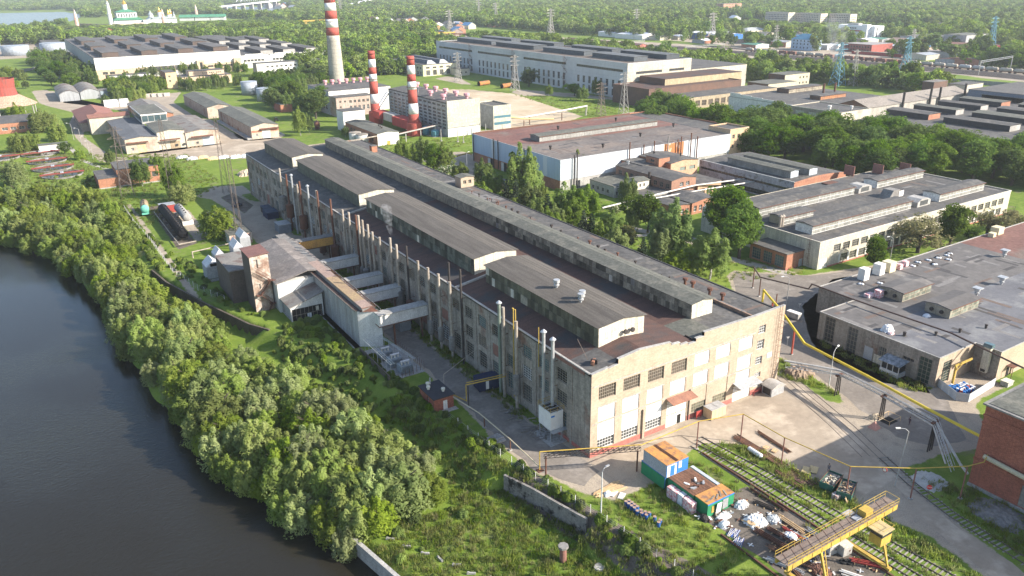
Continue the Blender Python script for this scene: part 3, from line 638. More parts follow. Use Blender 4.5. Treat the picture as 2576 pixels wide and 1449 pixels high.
# low rusty wall between the two right-hand naves
MB().box(42.1,1.5,17.0,42.5,205,17.7).build('divider_wall',M('rust_stained_parapet',(.34,.23,.165),(.26,.16,.11),sc=.5,stain=(.16,.14,.12),stain_sc=.4,streak=.2),hall)
DARKEDGE=M('dark_eaves_felt',(.05,.05,.05),(.04,.04,.04),sc=1)
pb('eaves_edge',DARKEDGE,hall,50.1,.5,16.95,50.5,HL,17.15)
pb('eaves_edge',BLACKS,hall,25.0,.5,17.0,25.2,3,17.3)
def vent(parent,x,y,z,s=1,mat=None,name='roof_vent'):
    mat=mat or GALV
    return MB().lathe([(.32*s,0),(.32*s,.55*s),(.75*s,.8*s),(.75*s,1.1*s),(.5*s,1.15*s),(.5*s,1.5*s),(.85*s,1.65*s),(.85*s,2.4*s),(.7*s,2.42*s)],n=12).build(name,mat,parent,loc=(x,y,z))
for px,py in((1400,724),(1464.5,752),(1461,760)):
    x,y=at(px,py,22.6);vent(hall,x-HX,y-HY,22.5,.8)
for vx,vy in((385,610),(412,612),(430,625),(478,650),(497,655),(577,700),(641,735),(700,762),(829,805),(1046,903),(1143,952),(1318,1016),(1440,1068),(1527,1118),(1596,1145),(1727,1185),(1910,1270),(2176,1398),(2260,1425),(225,540),(300,572)):
    x,y=at((1800+.3882*vx)/1.59006,(560+.3882*vy)/1.59006,17.4);s=rr.choice((.45,.6,.3))
    MB().lathe([(.35*s,-.4),(.35*s,.8*s),(.8*s,1.0*s),(.8*s,1.7*s),(.3*s,1.8*s)],n=8).build('roof_ventilator',rr.choice((RUST,BLACKS)),hall,loc=(x-HX,y-HY,17.3))
for vx,vy in((80,693),(135,718),(258,768),(350,805)):
    x,y=at((2696+.55205*vx)/1.59006,(750+.55205*vy)/1.59006,17.4)
    MB().lathe([(.3,-.4),(.3,.7),(.6,.9),(.6,1.4),(.3,1.45)],n=8).build('roof_ventilator',RUST,hall,loc=(x-HX,y-HY,17.3))
x,y=at(1160,473,17)
hut=building('rooftop_hut',None,None,None,5.0,4.2,3.2,BEIGE,ROOFM,'gable',.4,parent=hall,off=(x-HX,y-HY,17.1),wS=[(.9,2.0,2,1.1,1.1,1.2,dict(glass=DARKHOLE))],over=.3,z0=-.2)
x,y=at(936,384,17)
building('rooftop_hut',None,None,None,2.4,2.4,2.4,ORBRICK,ROOF,'flat',parent=hall,off=(x-HX,y-HY,17.1),z0=-.2)
# step ladder tower on the roof, antenna bits, fans on the end of the near monitor, debris on the corner
for k in range(2):MB().lathe([(.42,0),(.5,.1),(.5,.35),(.3,.4)],n=10).build('wall_fan',BLACKS,hall,loc=(12.6+1.7*k,6.25,20.0)).rotation_euler=(math.pi/2,0,0)
MB().tube((2.5,4.5,17.6),(1.6,6.5,21.2),.05).build('leaning_mast',RAIL,hall)
for k in range(7):pb('loose_brick',ORBRICK if k%2 else BLACKS,hall,2.2+rr.uniform(-.7,.7),2.6+rr.uniform(-.6,.6),17.45,2.9+rr.uniform(-.5,.5),3.1+rr.uniform(-.4,.4),17.9+rr.random()*.5,(0,0,rr.random()))
pb('broken_parapet',BRK,hall,-.1,2,16.2,-.004,11,16.98)
def ladder(parent,x,y,z0,z1,face='S',mat=None,cage=True,name='wall_ladder',w=.55):
    b=MB();mat=mat or RUST;d=-.35
    for s in(-w/2,w/2):b.tube((s,d,z0),(s,d,z1+1),.035,n=4)
    for i in range(int((z1-z0)/.7)):b.tube((-w/2,d,z0+.4+i*.7),(w/2,d,z0+.4+i*.7),.025,n=4)
    if cage:
        for i in range(int((z1-z0-2.5)/1.4)):
            z=z0+2.5+i*1.4;b.path([(-w/2,d,z),(-w/2-.1,d-.7,z),(w/2+.1,d-.7,z),(w/2,d,z)],.025,n=4)
        for s in(-w/2-.1,w/2+.1):b.tube((s,d-.7,z0+2.5),(s,d-.7,z1+1),.02,n=4)
    return link(name,b.mesh(name,mat),parent,(x,y,0),(0,0,FACE[face]))
ladder(hall,48.6,0,2,18.6)
# stacks along the river wall
ST=[(109.1,20.5,'galvanised',1,None),(106.1,20.1,'galvanised',1,None),(118.1,19.6,'pale',0,(3.5,.75,4)),(123.6,20.6,'pale',0,None),(125.2,20.8,'green',1,None),
      (141.5,23.3,'black',0,None),(146.9,23.3,'black',0,None),(146.0,19.0,'pale',0,(2.2,.8,3)),(151.6,19.2,'pale',0,(2.5,.75,3)),(157.0,19.1,'pale',0,(2.2,.8,3)),(163.3,18.9,'pale',0,None),(168.6,21.3,'black',0,(3.0,.95,3.6)),(174.8,20.0,'pale',0,(3.4,1.1,4)),(179.5,20.4,'pale',0,None),
      (186.7,18.7,'pale',0,None),(191.6,18.9,'pale',0,None),(194.6,20.3,'pale',0,None),(197.3,20.9,'pale',0,(3.4,1.0,3)),(200.1,21.6,'pale',0,(2.6,.9,3.5)),(203.2,20.9,'rust',0,None),(208.7,20.4,'pale',0,None),(213.8,20.0,'pale',0,None),
      (222.6,21.3,'rust',0,(1.5,1.3,5)),(234.5,21.3,'rust',0,(1.0,1.1,4)),(236.4,21.0,'pale',0,None),(245.2,20.4,'galvanised',1,None),(252.3,20.8,'rust',0,(4.5,1.4,4.4)),(255.3,19.2,'pale',0,(3.0,.9,2.2)),(262.2,20.7,'galvanised',1,None),(267.0,20.4,'rust',0,(5.0,1.35,4.4)),(274.4,21.1,'pale',0,(6.0,1.3,4.8))]
SM={'galvanised':GALV,'pale':DIRTYPIPE,'black':BLACKS,'rust':RUST,'green':M('green_grey_duct',(.22,.26,.21),(.17,.20,.165),sc=1)}
SD={'galvanised':'shiny galvanised','pale':'dirty pale steel','black':'sooty black','rust':'rust brown','green':'grey green'}
ORD=['nearest','second','third','fourth','fifth','sixth','seventh','eighth','ninth','tenth','eleventh','twelfth','thirteenth','fourteenth','fifteenth','sixteenth','seventeenth','eighteenth','nineteenth','twentieth','twenty first','twenty second','twenty third','twenty fourth','twenty fifth','twenty sixth','twenty seventh','twenty eighth','twenty ninth','thirtieth','thirty first','thirty second']
for i,(y,zt,kd,cap,cyc)in enumerate(sorted(ST)):
    x=74.9 if not cyc else 74.5
    lab=SD[kd]+' stack'+(' with spark catcher' if cyc else(' with hood' if cap else ''))+', '+ORD[i]+' along the wall from the gable'
    z0=0 if y>112 else 5.2
    s=pipe_stack('exhaust_stack',lab,x,y+.6,z0,zt,.33 if kd!='black' else .25,SM[kd],GALV if cap else None,cyc and(cyc[0],cyc[1],cyc[2]),RUST if kd in('rust','black')else CONCD,'exhaust stacks along the river wall')
    if y<112:MB().path([(0,0,0),(-.3,.1,-1.4),(-.5,-.3,-2.6),(.6,-2.6 if y<108 else-4.5,-3.4)],.42,n=8).build('elbow',GALV,s)
def monitorx(t,x0,y0,x1,y1,zb,zt,rise=.5,glassm=None,endm=None,rfm=None,pw=1.5,solo=True,name='roof_monitor',fr=None,fans=0):
    """a lantern that lies across: glazed to the south with a white rail between two rows, plain ends"""
    glassm=glassm or M('milky_wired_glass',(.30,.30,.27),(.22,.22,.20),sc=.8,rough=.4,var=.22,streak=.3);fr=fr or FRAMEW;endm=endm or WHITE;rfm=rfm or ROOF
    o=link(name,None,t,(x0,y0,0));W,L=x1-x0,y1-y0;rr=random.Random(int(x0))
    MB().prof([(0,zb),(L,zb),(L,zt),(L*.5,zt+rise),(0,zt)],.02,W-.02,'x').build('core_wall',CONC,o)
    MB().prof([(-.5,zt-.02),(L*.5,zt+rise+.04),(L+.3,zt-.02),(L+.3,zt+.2),(L*.5,zt+rise+.28),(-.5,zt+.2)],-.4,W+.3,'x').build('monitor_roof',rfm,o)
    pb('end_wall',endm,o,-.06,.1,zb,.0,L-.1,zt-.02)
    pb('rust_fascia',RUST,o,-.35,-.56,zt+.0,W+.3,-.505,zt+.22)
    n=max(1,int(W/pw));h=(zt-zb-.35)/2;st=MB()
    for i in range(n):
        for j in range(2):
            c=(i*W/n+.04,-.08,zb+.2+j*h+.05,(i+1)*W/n-.04,-.01,zb+.2+(j+1)*h-.05)
            if solo:pb('glazing_panel',glassm,o,*c)
            else:st.box(*c)
    if st.v:tag(st.build('glazing_panels',glassm,o),kind='stuff')
    f=MB();f.box(0,-.14,zb+.15+h,W,-.085,zb+.25+h);f.box(0,-.14,zb+.1,W,-.085,zb+.2)
    for i in range(0,n+1,4):f.box(i*W/n-.05,-.15,zb+.1,i*W/n+.05,-.086,zt-.05)
    f.build('glazing_bar',fr,o)
    for k in range(fans):MB().tube((-.12,L*(.3+.4*k),(zb+zt)/2),(-.5,L*(.3+.4*k),(zb+zt)/2),.45,n=12).build('end_fan',BLACKS,o)
    return o
# ---------------------------------------------------------------- loading gallery on the river side
CLAD=M('greyish_white_cladding',(.40,.40,.39),(.30,.30,.295),sc=.5,streak=.6,stretch=(2,2,.3))
CLADW=M('white_cladding_end',(.62,.61,.58),(.54,.53,.50),sc=.5,streak=.2)
MIXR=M('dull_slate_roof',(.20,.175,.16),(.155,.14,.13),sc=.2,stain=(.25,.22,.20),stain_sc=.3)
g=T('loading_gallery','long pale clad gallery with a rust streaked roof strip beside the river embankment','gallery',(58.6,162.5))
L_=72.0
MB().wall((0,L_),(0,1.9),-1.5,9.2).build('wall',CLAD,g);MB().wall((0,1.9),(4.7,-1.4),-.5,9.2).build('end_wall',CLADW,g);MB().wall((4.7,-1.4),(4.7,L_),-.5,9.2).build('wall',CLAD,g);MB().wall((4.7,L_),(0,L_),-.5,9.2).build('wall',CLAD,g)
MB().add([(0,1.9,9.2),(4.7,-1.4,9.2),(4.7,L_,9.2),(0,L_,9.2)],[(0,1,2,3)]).build('gutter_deck',ROOF,g)
for i in range(8):
    yy=1.2+i*4.9
    pb('roof_sheet',[M('yellow_brown_roof_strip',(.34,.25,.14),(.28,.20,.13),sc=.3),MIXR,M('pinkish_roof_strip',(.33,.24,.20),(.27,.20,.17),sc=.3)][0 if 1<=i<5 else(2 if i else 2)],g,1.0,yy,9.9,3.7,yy+4.86,10.1)
MB().prof([(.9,9.2),(3.8,9.2),(3.8,9.9),(.9,9.9)],.9,L_-1).build('ridge_box',CONCD,g)
MB().add([(.3,1.2,9.2),(4.3,-1.0,9.2),(3.6,1.0,10.1),(1.1,1.2,10.1)],[(0,1,2,3)]).build('end_flashing',RUST,g)
for i in range(42):pb('gutter_bracket',RUST,g,-.45,2.2+i*.9,9.3,.7,2.3+i*.9,9.38);pb('gutter_bracket',RUST,g,4.0,2.2+i*.9,9.3,5.2,2.3+i*.9,9.38)
pb('gutter_edge',CONCD,g,-.55,2,9.1,-.45,40,9.45);pb('gutter_edge',CONCD,g,5.2,0,9.1,5.3,40,9.45)
pb('walkway',CONCD,g,-1.6,1.5,-.4,-.003,34,0.0);pb('walkway_kerb',CONC,g,-1.75,1.5,-.9,-1.6,34,.35)
pb('loading_slab',CONCD,g,-1.6,-.6,-.4,3.5,1.6,-.05)
for i in range(14):pb('cladding_rib',CLAD,g,-.06,4+i*2.2,.2,-.004,4.12+i*2.2,8.9)
MB().box(-9.9,33.5,-3.5,-.05,66,8.2).build('wide_bay_wall',CLADW,g)
MB().prof([(-10.4,8.15),(-1.5,10.3),(4.9,9.3),(4.9,9.45),(-1.5,10.5),(-10.4,8.35)],33.0,66.3).build('wide_bay_roof',MIXR,g)
for i in range(6):pb('roof_sheet',MIXR,g,-10.2,33.2+i*5.5,8.35,-10.0,38.5+i*5.5,8.45)
# lean-to with its smashed glazing
MB().wall((-9.3,25.6),(-.6,25.6),-3.5,3.9,[(.3,8.4,-.2,3.3)],.3).build('lean_to_wall',CLADW,g);MB().wall((-9.3,33.5),(-9.3,25.6),-3.5,3.9,[(.6,7.2,.3,3.3)],.3).build('lean_to_wall',CLAD,g)
MB().add([(-9.3,25.6,3.9),(-.6,25.6,3.9),(-.6,25.6,6.4)],[(0,1,2)]).build('lean_to_gable',CLADW,g)
MB().add([(-9.7,25.1,3.9),(-.1,25.1,6.6),(-.1,33.5,6.6),(-9.7,33.5,3.9),(-9.7,25.1,4.1),(-.1,25.1,6.8),(-.1,33.5,6.8),(-9.7,33.5,4.1)],[(3,2,1,0),(4,5,6,7),(0,1,5,4),(0,4,7,3)]).build('lean_to_roof',SLATE,g)
pb('dark_interior',DARKHOLE,g,-9.0,25.85,-.2,-.9,25.89,3.3)
for i in range(8):pb('glazing_bar',FRAME,g,-9+i*1.1,25.62,-.2,-8.93+i*1.1,25.7,3.3)
pb('glazing_bar',FRAME,g,-9,25.63,1.5,-.9,25.69,1.58);pb('broken_pane',PLASTIC,g,-5,25.72,.1,-3.9,25.76,1.4);pb('broken_pane',PALEP,g,-2.6,25.72,1.7,-1.8,25.76,2.9)
TW=M('patchy_brown_tower_cladding',(.42,.33,.26),(.24,.15,.11),sc=.35,streak=.5,stain=(.50,.44,.38),stain_sc=.3,stain_lo=.48)
tw=T('stair_tower','tall rusty brown clad tower with an outside zigzag stair','tower',(43.4,199.8))
MB().wall((0,0),(4.9,0),-4.5,15.6,[(.9,2.0,12.2,14.6),(.9,2.0,6.4,7.8),(1.2,2.0,-1,1)],.3).build('front_wall',TW,tw)
DB=M('dark_brown_cladding',(.115,.09,.078),(.085,.068,.06),sc=.4,streak=.5)
MB().wall((0,8.2),(0,0),-4.5,15.6).build('side_wall',DB,tw);MB().wall((4.9,0),(4.9,8.2),-4.5,15.6).build('side_wall',DB,tw);MB().wall((4.9,8.2),(0,8.2),-4.5,15.6).build('back_wall',DB,tw)
MB().add([(-.3,-.3,15.6),(5.2,-.3,15.9),(5.2,8.5,15.9),(-.3,8.5,15.6),(-.3,-.3,15.8),(5.2,-.3,16.1),(5.2,8.5,16.1),(-.3,8.5,15.8)],[(3,2,1,0),(4,5,6,7),(0,1,5,4),(1,2,6,5),(0,4,7,3),(2,3,7,6)]).build('roof',M('maroon_sheet_roof',(.20,.10,.085),(.15,.08,.07),sc=.4),tw)
for(xa,za,xb,zb)in((1.0,11.6,4.6,8.6),(4.6,8.6,1.6,4.9),(1.6,4.9,4.4,2.0),(4.4,2.0,1.6,-2)):
    o=MB();n=11
    for s_ in(-.5,-1.2):o.tube((xa,s_,za),(xb,s_,zb),.06,n=4);o.tube((xa,s_,za+1),(xb,s_,zb+1),.03,n=4)
    for k in range(n):f=(k+.5)/n;o.box(xa+(xb-xa)*f-.14,-1.2,za+(zb-za)*f-.02,xa+(xb-xa)*f+.14,-.5,za+(zb-za)*f+.03)
    o.build('stair_flight',RUST,tw)
for(x,z)in((4.4,8.6),(1.0,4.9),(4.2,2.0)):pb('landing',RUST,tw,x-.6,-1.4,z-.1,x+.9,-.05,z)
pb('gangway',RUST,tw,4.9,-1.6,8.5,9.0,-1.0,8.6)
building('hopper_house','dark sheet clad block with vertical ribs behind the stair tower','industrial building',(39.8,209.5),7.0,16.4,9.2,DB,SLATE,'flat',z0=-4.5)
for i,(x,y,w,l,h)in enumerate(((37.6,230.5,4.2,6,5.0),(42.2,240,3,5,5.0),(47.5,238,3,6,7),(51.5,246,3.2,6,7.4))):
    t=T('skylight_house',['small grey gabled steel house on stilts at the embankment end','small white roof hood behind the gabled steel house','tilted white hood beside the dark block','sharp white roof hood next to the orange bridge'][i],'shed',(x,y))
    MB().box(0,0,1.5 if i else-3.6,w,l,h-.4).build('wall',M('grey_steel_cladding',(.34,.35,.36),(.27,.28,.29),sc=.5,streak=.2),t)
    MB().prof([(0,h-.4),(w,h-.4),(w*.5,h+1.6)],0,l).build('roof',M('pale_steel_roof',(.50,.51,.53),(.42,.43,.46),sc=.3,rough=.5),t)
    if i==0:pb('vent_opening',DARKHOLE,t,1.2,-.06,h-.3,3.0,-.004,h+.6);pb('cladding_band',CONCD,t,-.05,-.05,.8,w+.05,-.004,1.1)
MB()
for i,(y,z,x0,x1,mt_,rf,lab)in enumerate(((225.6,8.8,62.6,75.2,M('orange_ochre_side',(.66,.36,.09),(.52,.27,.08),sc=.4,streak=.3),CONCD,'ochre yellow covered bridge from the gallery to the great hall'),(203.4,8.6,63.3,74.5,CLADW,CONC,'farthest of the four white covered bridges to the hall'),(186,8.6,63.3,74.5,CLADW,CONC,'third white covered bridge counted from the gallery end'),(174.6,8.6,63.3,74.5,CLADW,CONC,'second white covered bridge counted from the gallery end'),(159.4,8.9,62.0,74.8,CLADW,CONC,'white covered bridge nearest to the gallery end wall'))):
    t=T('covered_bridge',lab,'bridge',(x0,y,6.2),0,'covered bridges between gallery and hall')
    b=MB().box(0,0,0,x1-x0,2.6,z-6.2);b.build('wall',mt_,t);pb('roof',rf,t,-.1,-.25,z-6.2+.003,x1-x0+.1,2.85,z-6.2+.22);pb('floor_beam',RUST,t,.0,.1,-.3,x1-x0,2.5,-.003)
    for k in range(1,5):pb('wall_rib',mt_,t,k*(x1-x0)/5,-.07,.1,k*(x1-x0)/5+.12,-.004,z-6.3)
    for xx in(4,x1-x0-1.5):pb('support_leg',RUST,t,xx,1.0,-6.2,xx+.35,1.4,-.31)
# little brick pump house and its pipes
p=T('pump_house','small red brick pump house with black flat roof and three round vents','pump house',(59.6,126.6))
MB().wall((0,0),(4.4,0),-.5,2.9,[(2.0,3.0,0,2.1)],.15).build('wall',REDBRICK,p);MB().wall((0,6.8),(0,0),-.5,2.9,[(3.4,4.3,1.2,2.3)],.3).build('wall',REDBRICK,p)
MB().wall((4.4,0),(4.4,6.8),-.5,2.9).build('wall',REDBRICK,p);MB().wall((4.4,6.8),(0,6.8),-.5,2.9).build('wall',REDBRICK,p)
pb('roof',M('black_bitumen',(.04,.042,.05),(.03,.032,.04),sc=.5),p,-.25,-.25,2.9,4.65,7.05,3.1);pb('door',GATE,p,2.03,.04,0,2.97,.1,2.1);pb('doorstep',CONC,p,1.4,-1.3,-.3,4.8,-.003,.06)
window(p,0,3.0,1.2,.9,1.1,'W',2,2)
for x,y in((.9,4.4),(1.5,5.9),(3.1,2.0)):MB().lathe([(.28,0),(.28,.35),(.42,.4),(.42,.75),(.36,.78)],n=12).build('roof_vent',M('cream_paint',(.62,.60,.50),(.55,.53,.44),sc=2),p,loc=(x,y,3.1))
MB().tube((2.2,6.2,3.1),(2.2,6.2,4.6),.16).build('roof_pipe',CONC,p)
# transformer yard
t=T('transformer_yard','open transformer yard with grey radiators and pale busbars at the gallery end','substation',(57,143))
pb('base_slab',CONC,t,.5,1,-.4,9.0,18.5,.05)
for i in range(3):
    y=2.2+i*4.4;x=3.6-i*.5
    o=MB().box(x,y,.3,x+3.0,y+2.0,2.2)
    for k in range(9):o.box(x+.1+.32*k,y-.5,.5,x+.22+.32*k,y-.004,2.0);o.box(x+.1+.32*k,y+2.004,.5,x+.22+.32*k,y+2.5,2.0)
    o.build('transformer',M('grey_transformer_paint',(.30,.33,.35),(.24,.27,.29),sc=1,streak=.3),t)
    MB().tube((x+.4,y+1,2.75),(x+2.6,y+1,2.75),.3,n=10).build('oil_conservator',GALV,t)
    o=MB()
    for k in range(3):o.lathe([(.09,0),(.16,.12),(.09,.24),(.15,.36),(.08,.6)],x+.5+k*.8,y+.4,6)
    o.build('bushing',PALEP,t,loc=(0,0,2.2))
o=MB()
for i in range(3):o.path([(1.2+.5*i,2,3.4),(1.0+.5*i,17.5,3.6)],.06,5);o.path([(7.2+.3*i,3,2.8),(5.2+.3*i,18,3.2)],.05,5)
for i in range(7):o.path([(1.2,2+2.5*i,0),(1.2,2+2.5*i,3.5),(2.4,2+2.5*i,3.5)],.06,4);o.path([(7.0-.2*i,3+2.2*i,0),(7.0-.2*i,3+2.2*i,3.1)],.05,4)
o.build('busbar_frame',GALV,t)
pb('brown_wall',RETW,t,.1,.5,-1.0,.35,18,1.6)

# fenced things in the service road
def container(label,x,y,w,l,h,mat,rz=0,z=0,roofm=None,name='shipping_container',ribs=True,group=None):
    t=T(name,label,'container',(x,y,z),rz,group)
    MB().box(0,0,.1,w,l,h-.02).build('body',mat,t);pb('roof',roofm or mat,t,.03,.03,h-.017,w-.03,l-.03,h+.04)
    b=MB();n=int(l/.32)
    if ribs:
        for i in range(n):b.box(-.035,.12+i*(l-.2)/n,.2,-.003,.26+i*(l-.2)/n,h-.15);b.box(w+.003,.12+i*(l-.2)/n,.2,w+.035,.26+i*(l-.2)/n,h-.15)
        b.build('side_ribs',mat,t)
    e=MB()
    for a in(0,w-.1):e.box(a,-.03,.0,a+.1,.1,h+.02);e.box(a,l-.1,0,a+.1,l+.03,h+.02)
    e.box(0,-.03,h-.12,w,.06,h+.03);e.box(0,-.03,0,w,.06,.16);e.build('corner_frame',mat,t);return t
c=container('navy blue generator container beside the hall wall',71.2,128.6,5.6,3.0,2.7,NAVY,-.1,.2)
pb('door',WHITEP,c,1.6,-.06,.3,2.3,-.035,2.2)
f=T('dust_filter','white dust filter on legs with yellow railing and caged ladder','filter unit',(72.9,104.2))
MB().box(0,.2,2.6,2.9,4.2,6.3).build('housing',WHITEP,f)
for i in range(2):MB().add([(.2+1.4*i,.3,2.6),(1.4+1.4*i,.3,2.6),(1.4+1.4*i,4.1,2.6),(.2+1.4*i,4.1,2.6),(.8+1.4*i,1.8,1.4)],[(0,1,4),(1,2,4),(2,3,4),(3,0,4)]).build('hopper',GALV,f)
pb('top_deck',BLACKS,f,.2,.5,6.304,2.7,4.0,6.36)
for i in range(4):pb('deck_grille',GALV,f,.2,.6+i*1.0,6.365,2.7,.75+i*1.0,6.44)
for x in(.1,2.7):
    for y in(.3,4.0):pb('leg',GALV,f,x,y,0,x+.14,y+.14,2.6)
o=MB()
for z in(6.8,7.3):o.path([(-.1,.1,z),(3.0,.1,z),(3.0,4.3,z),(-.1,4.3,z),(-.1,.1,z)],.035,4)
for x in(-.1,1.45,3.0):
    for y in(.1,2.2,4.3):o.tube((x,y,6.3),(x,y,7.3),.035,n=4)
o.build('railing',YELLOW,f);ladder(f,3.2,.9,2.4,6.6,'E',YELLOW);ladder(f,2.4,.2,0,2.6,'S',GALV,cage=False)
pb('gangway',GALV,f,-.2,-.9,2.5,3.3,.15,2.6);pb('logo_plate',BLUE,f,.1,.15,5.4,.9,.196,5.75)
pb('plinth_slab',CONC,f,-.8,-1.0,-.1,3.6,5.2,.07)

# ---------------------------------------------------------------- white clad hall with the brown roof
W2=M('white_corrugated_sheet',(.62,.65,.68),(.52,.55,.58),sc=.5,streak=.12,stretch=(2.5,2.5,.2),fine=.06)
h2=T('sheet_clad_hall','large hall clad in white corrugated sheet with brown and grey felt roof','factory',(184,257.5))
MB().wall((0,0),(98,0),-.3,4.6,[(8+9*i,10.4+9*i,0.2,3.4)for i in range(10)],.3).build('wall',CONC,h2)
MB().wall((0,73),(0,0),-.3,4.6,[(14,19,0,4),(26,31,0,4),(48,53,0,4)],.3).build('wall',ORBRICK,h2)
MB().wall((98,0),(98,73),-.3,13).build('wall',CONC,h2);MB().wall((98,73),(0,73),-.3,13).build('wall',WHITE,h2)
RUSTW=M('rust_streaked_sheet',(.50,.22,.07),(.36,.13,.06),sc=.7,streak=.2,stretch=(3,3,.15),stain=(.58,.50,.42),stain_sc=.4)
for i in range(33):pb('cladding_sheet',RUSTW if i in(19,20,21,22)else W2,h2,i*2.97,-.22-.02*(i%2),4.5,i*2.97+2.95,-.01,13.1)
BLUESH=M('pale_blue_sheet',(.42,.50,.60),(.36,.44,.54),sc=.5,streak=.12,stretch=(2.5,2.5,.2),fine=.06)
for i in range(24):pb('cladding_sheet',BLUESH if i%7!=3 else W2,h2,-.22-.02*(i%2),i*3.04,4.5,-.01,i*3.04+3.02,13.1)
b=MB();b.prof([(.2,12.6),(97.8,12.6),(97.8,12.9),(.2,12.9)],.2,34);b.build('roof',M('worn_grey_brown_roof',(.165,.145,.13),(.125,.105,.095),sc=.07,stain=(.19,.155,.13),stain_sc=.05,stretch=(.4,1,1)),h2)
MB().box(.2,34.002,12.6,97.8,72.8,12.92).build('roof',ROOFR,h2)
pb('coping',RUST,h2,.0,72.7,12.9,98,73.0,13.6);pb('coping',GALV,h2,-.3,-.3,13.1,98,-.0,13.22);pb('coping',GALV,h2,-.3,.003,13.1,-.0,73,13.22)
monitorx(h2,15,37.5,86,45,12.9,15.2,.35,M('pale_rib_sheet',(.33,.33,.31),(.25,.25,.235),sc=.5,var=.1,streak=.4),CONCD,ROOFM,1.6,True,fr=CONC)
for i,(x,y)in enumerate(((9,20),(40,58),(78,60),(60,20),(30,10),(90,30))):vent(h2,x,y,12.9,.8,BLACKS)
for i,(x,m_)in enumerate(((6.5,BLACKS),(8,BLACKS),(36,RUST),(44,RUST),(50,RUST),(58,CONCD),(64,RUST),(66,RUST),(72,RUST),(76,RUST))):MB().tube((x,-.9,1),(x,-.9,14.5+(i%3)),.28,n=8).build('wall_stack',m_,h2)
for i,y in enumerate((26,48,52,71)):MB().tube((-.8,y,.5),(-.8,y,14),.25,n=8).build('wall_stack',BLACKS,h2)
for(a,b_)in((14,19),(26,31),(48,53)):pb('gate',DARKHOLE,h2,.1,73-b_,0,.2,73-a-2.4,4);pb('gate',CLADW,h2,.1,73-a-2.4,0,.2,73-a,4)
for i in range(10):pb('doorway',GLASSD,h2,8+9*i,.1,.2,10.4+9*i,.2,3.4)
building('brick_stair_block','tall tan brick stair block at the end of the white clad hall','office building',(282.2,257.8),12.5,14,14.5,M('tan_brick',(.56,.40,.26),(.50,.35,.22),sc=.2,streak=.15),ROOF,'flat',par=.6,wS=[(1.6,3.4,2,10.5,1.6,1.9),(1.6,3.4,2,6,1.6,1.7),(1.6,3.4,2,1.8,1.6,1.7),(8.6,9,1,1,1.2,11.5,dict(nx=1,nz=8,glass=GLASSD))])
building('annex_block','dark roofed annex running behind the tan stair block','industrial building',(283,272.2),22,66,11.5,ORBRICK,ROOF,'flat',par=.5)
# ---------------------------------------------------------------- power station
bo=T('boiler_house','tall grey boiler house with a grid of windows and pink roof vents','power station',(202.5,391.6))
wr=[(2.2,5.95,13,z,4.3,1.25,dict(nx=4,nz=2,glass=GLASSD,frame=CONC))for z in(4.0,5.9,7.8,9.7,11.6,13.5,16.2)]
MB().wall((0,80),(0,0),-.3,19,rows_to_holes(wr),.35).build('wall',GREYP,bo);put_windows(bo,wr,'W',21,80,rr)
MB().wall((0,0),(21,0),5.2,19.4).build('wall',CONCY,bo);MB().wall((0,0),(21,0),-.3,5.2,[(11,12.4,0,2.4)],.3).build('lower_wall',WHITE,bo)
MB().wall((21,0),(21,80),-.3,19).build('wall',GREYP,bo);MB().wall((21,80),(0,80),-.3,19).build('wall',GREYP,bo)
for i in range(3):pb('panel_joint',CONCD,bo,.1,-.03,8.6+3.5*i,21,-.004,8.66+3.5*i)
pb('ledge',CONC,bo,-.3,-.5,5.15,21.2,-.004,5.35)
MB().prof([(.0,18.9),(10.5,19.9),(21,18.9),(21,18.4),(0,18.4)],.3,79.7).build('roof',ROOF,bo);pb('parapet',CONCY,bo,0,-.05,19.4,21,.28,20.0)
for i,(x,y)in enumerate([(16.5,7+i*13)for i in range(6)]+[(4,12),(5,30)]):
    MB().lathe([(.9,0),(.9,1.5),(1.7,1.7),(1.7,3.1),(1.2,3.2)],n=10).build('roof_vent',PINKV,bo,loc=(x,y,19.2))
for i in range(9):MB().tube((3+(i%3)*3,6+i*6,19),(3+(i%3)*3,6+i*6,21.5),.07,n=5).build('vent_pipe',CONC,bo)
w2_=building('pump_station_tower','square beige concrete block with two blue window bands','industrial building',(235.3,396.8),12.2,20.5,13.2,(CONCY,GREYP,GREYP,GREYP),ROOF,'flat',par=.6)
pb('window_band',M('blue_glazing_band',(.10,.22,.28),(.08,.17,.22),sc=1,rough=.3,var=.2),w2_,.5,-.06,6.5,11.9,-.004,7.9);pb('window_band',MATS['blue_glazing_band'],w2_,.5,-.06,2.6,11.9,-.004,4.2)
pk=building('turbine_office','pale pinkish office wing with small square windows in front of the boiler house','office building',(176.5,497),25.5,12,12.2,(PINKBRICK,PINKBRICK),ROOF,'flat',wS=[(9,3.0,5,8.4,1.7,1.7),(9,3.0,5,3.6,1.6,2.9,dict(frame=FRAMEW)),(2.2,3.2,2,9,1.3,1.2),(2.2,3.2,1,5.6,1.3,1.2),(2.2,3.2,1,2.2,1.3,1.2)])
tb=building('turbine_hall','white topped turbine hall with six pink vents along its roof edge','power station',(176.3,509.2),44,42,15.3,(WHITE,GREYP,GREYP,GREYP),ROOF,'flat',wW=[(3,5.2,7,9,3,3),(3,5.2,7,3,3,3)])
for i in range(7):MB().lathe([(.9,0),(.9,1.6),(1.6,1.8),(1.6,3.2),(1.1,3.3)],n=10).build('roof_vent',PINKV,tb,loc=(10+i*5.2,34,15.4))
lo=building('white_gable_workshop','low workshop with white gable wall, dark roof and a yellow door','workshop',(160.2,391.8),12.4,47,6.4,(WHITEP,ORBRICK,CONC,CONC),ROOFM,'gable',.8,wS=[(5.2,4,1,0,2.0,2.2,dict(solid=YELLOW,nm='door'))],wW=[(2,5.2,8,1.5,2.6,3)])
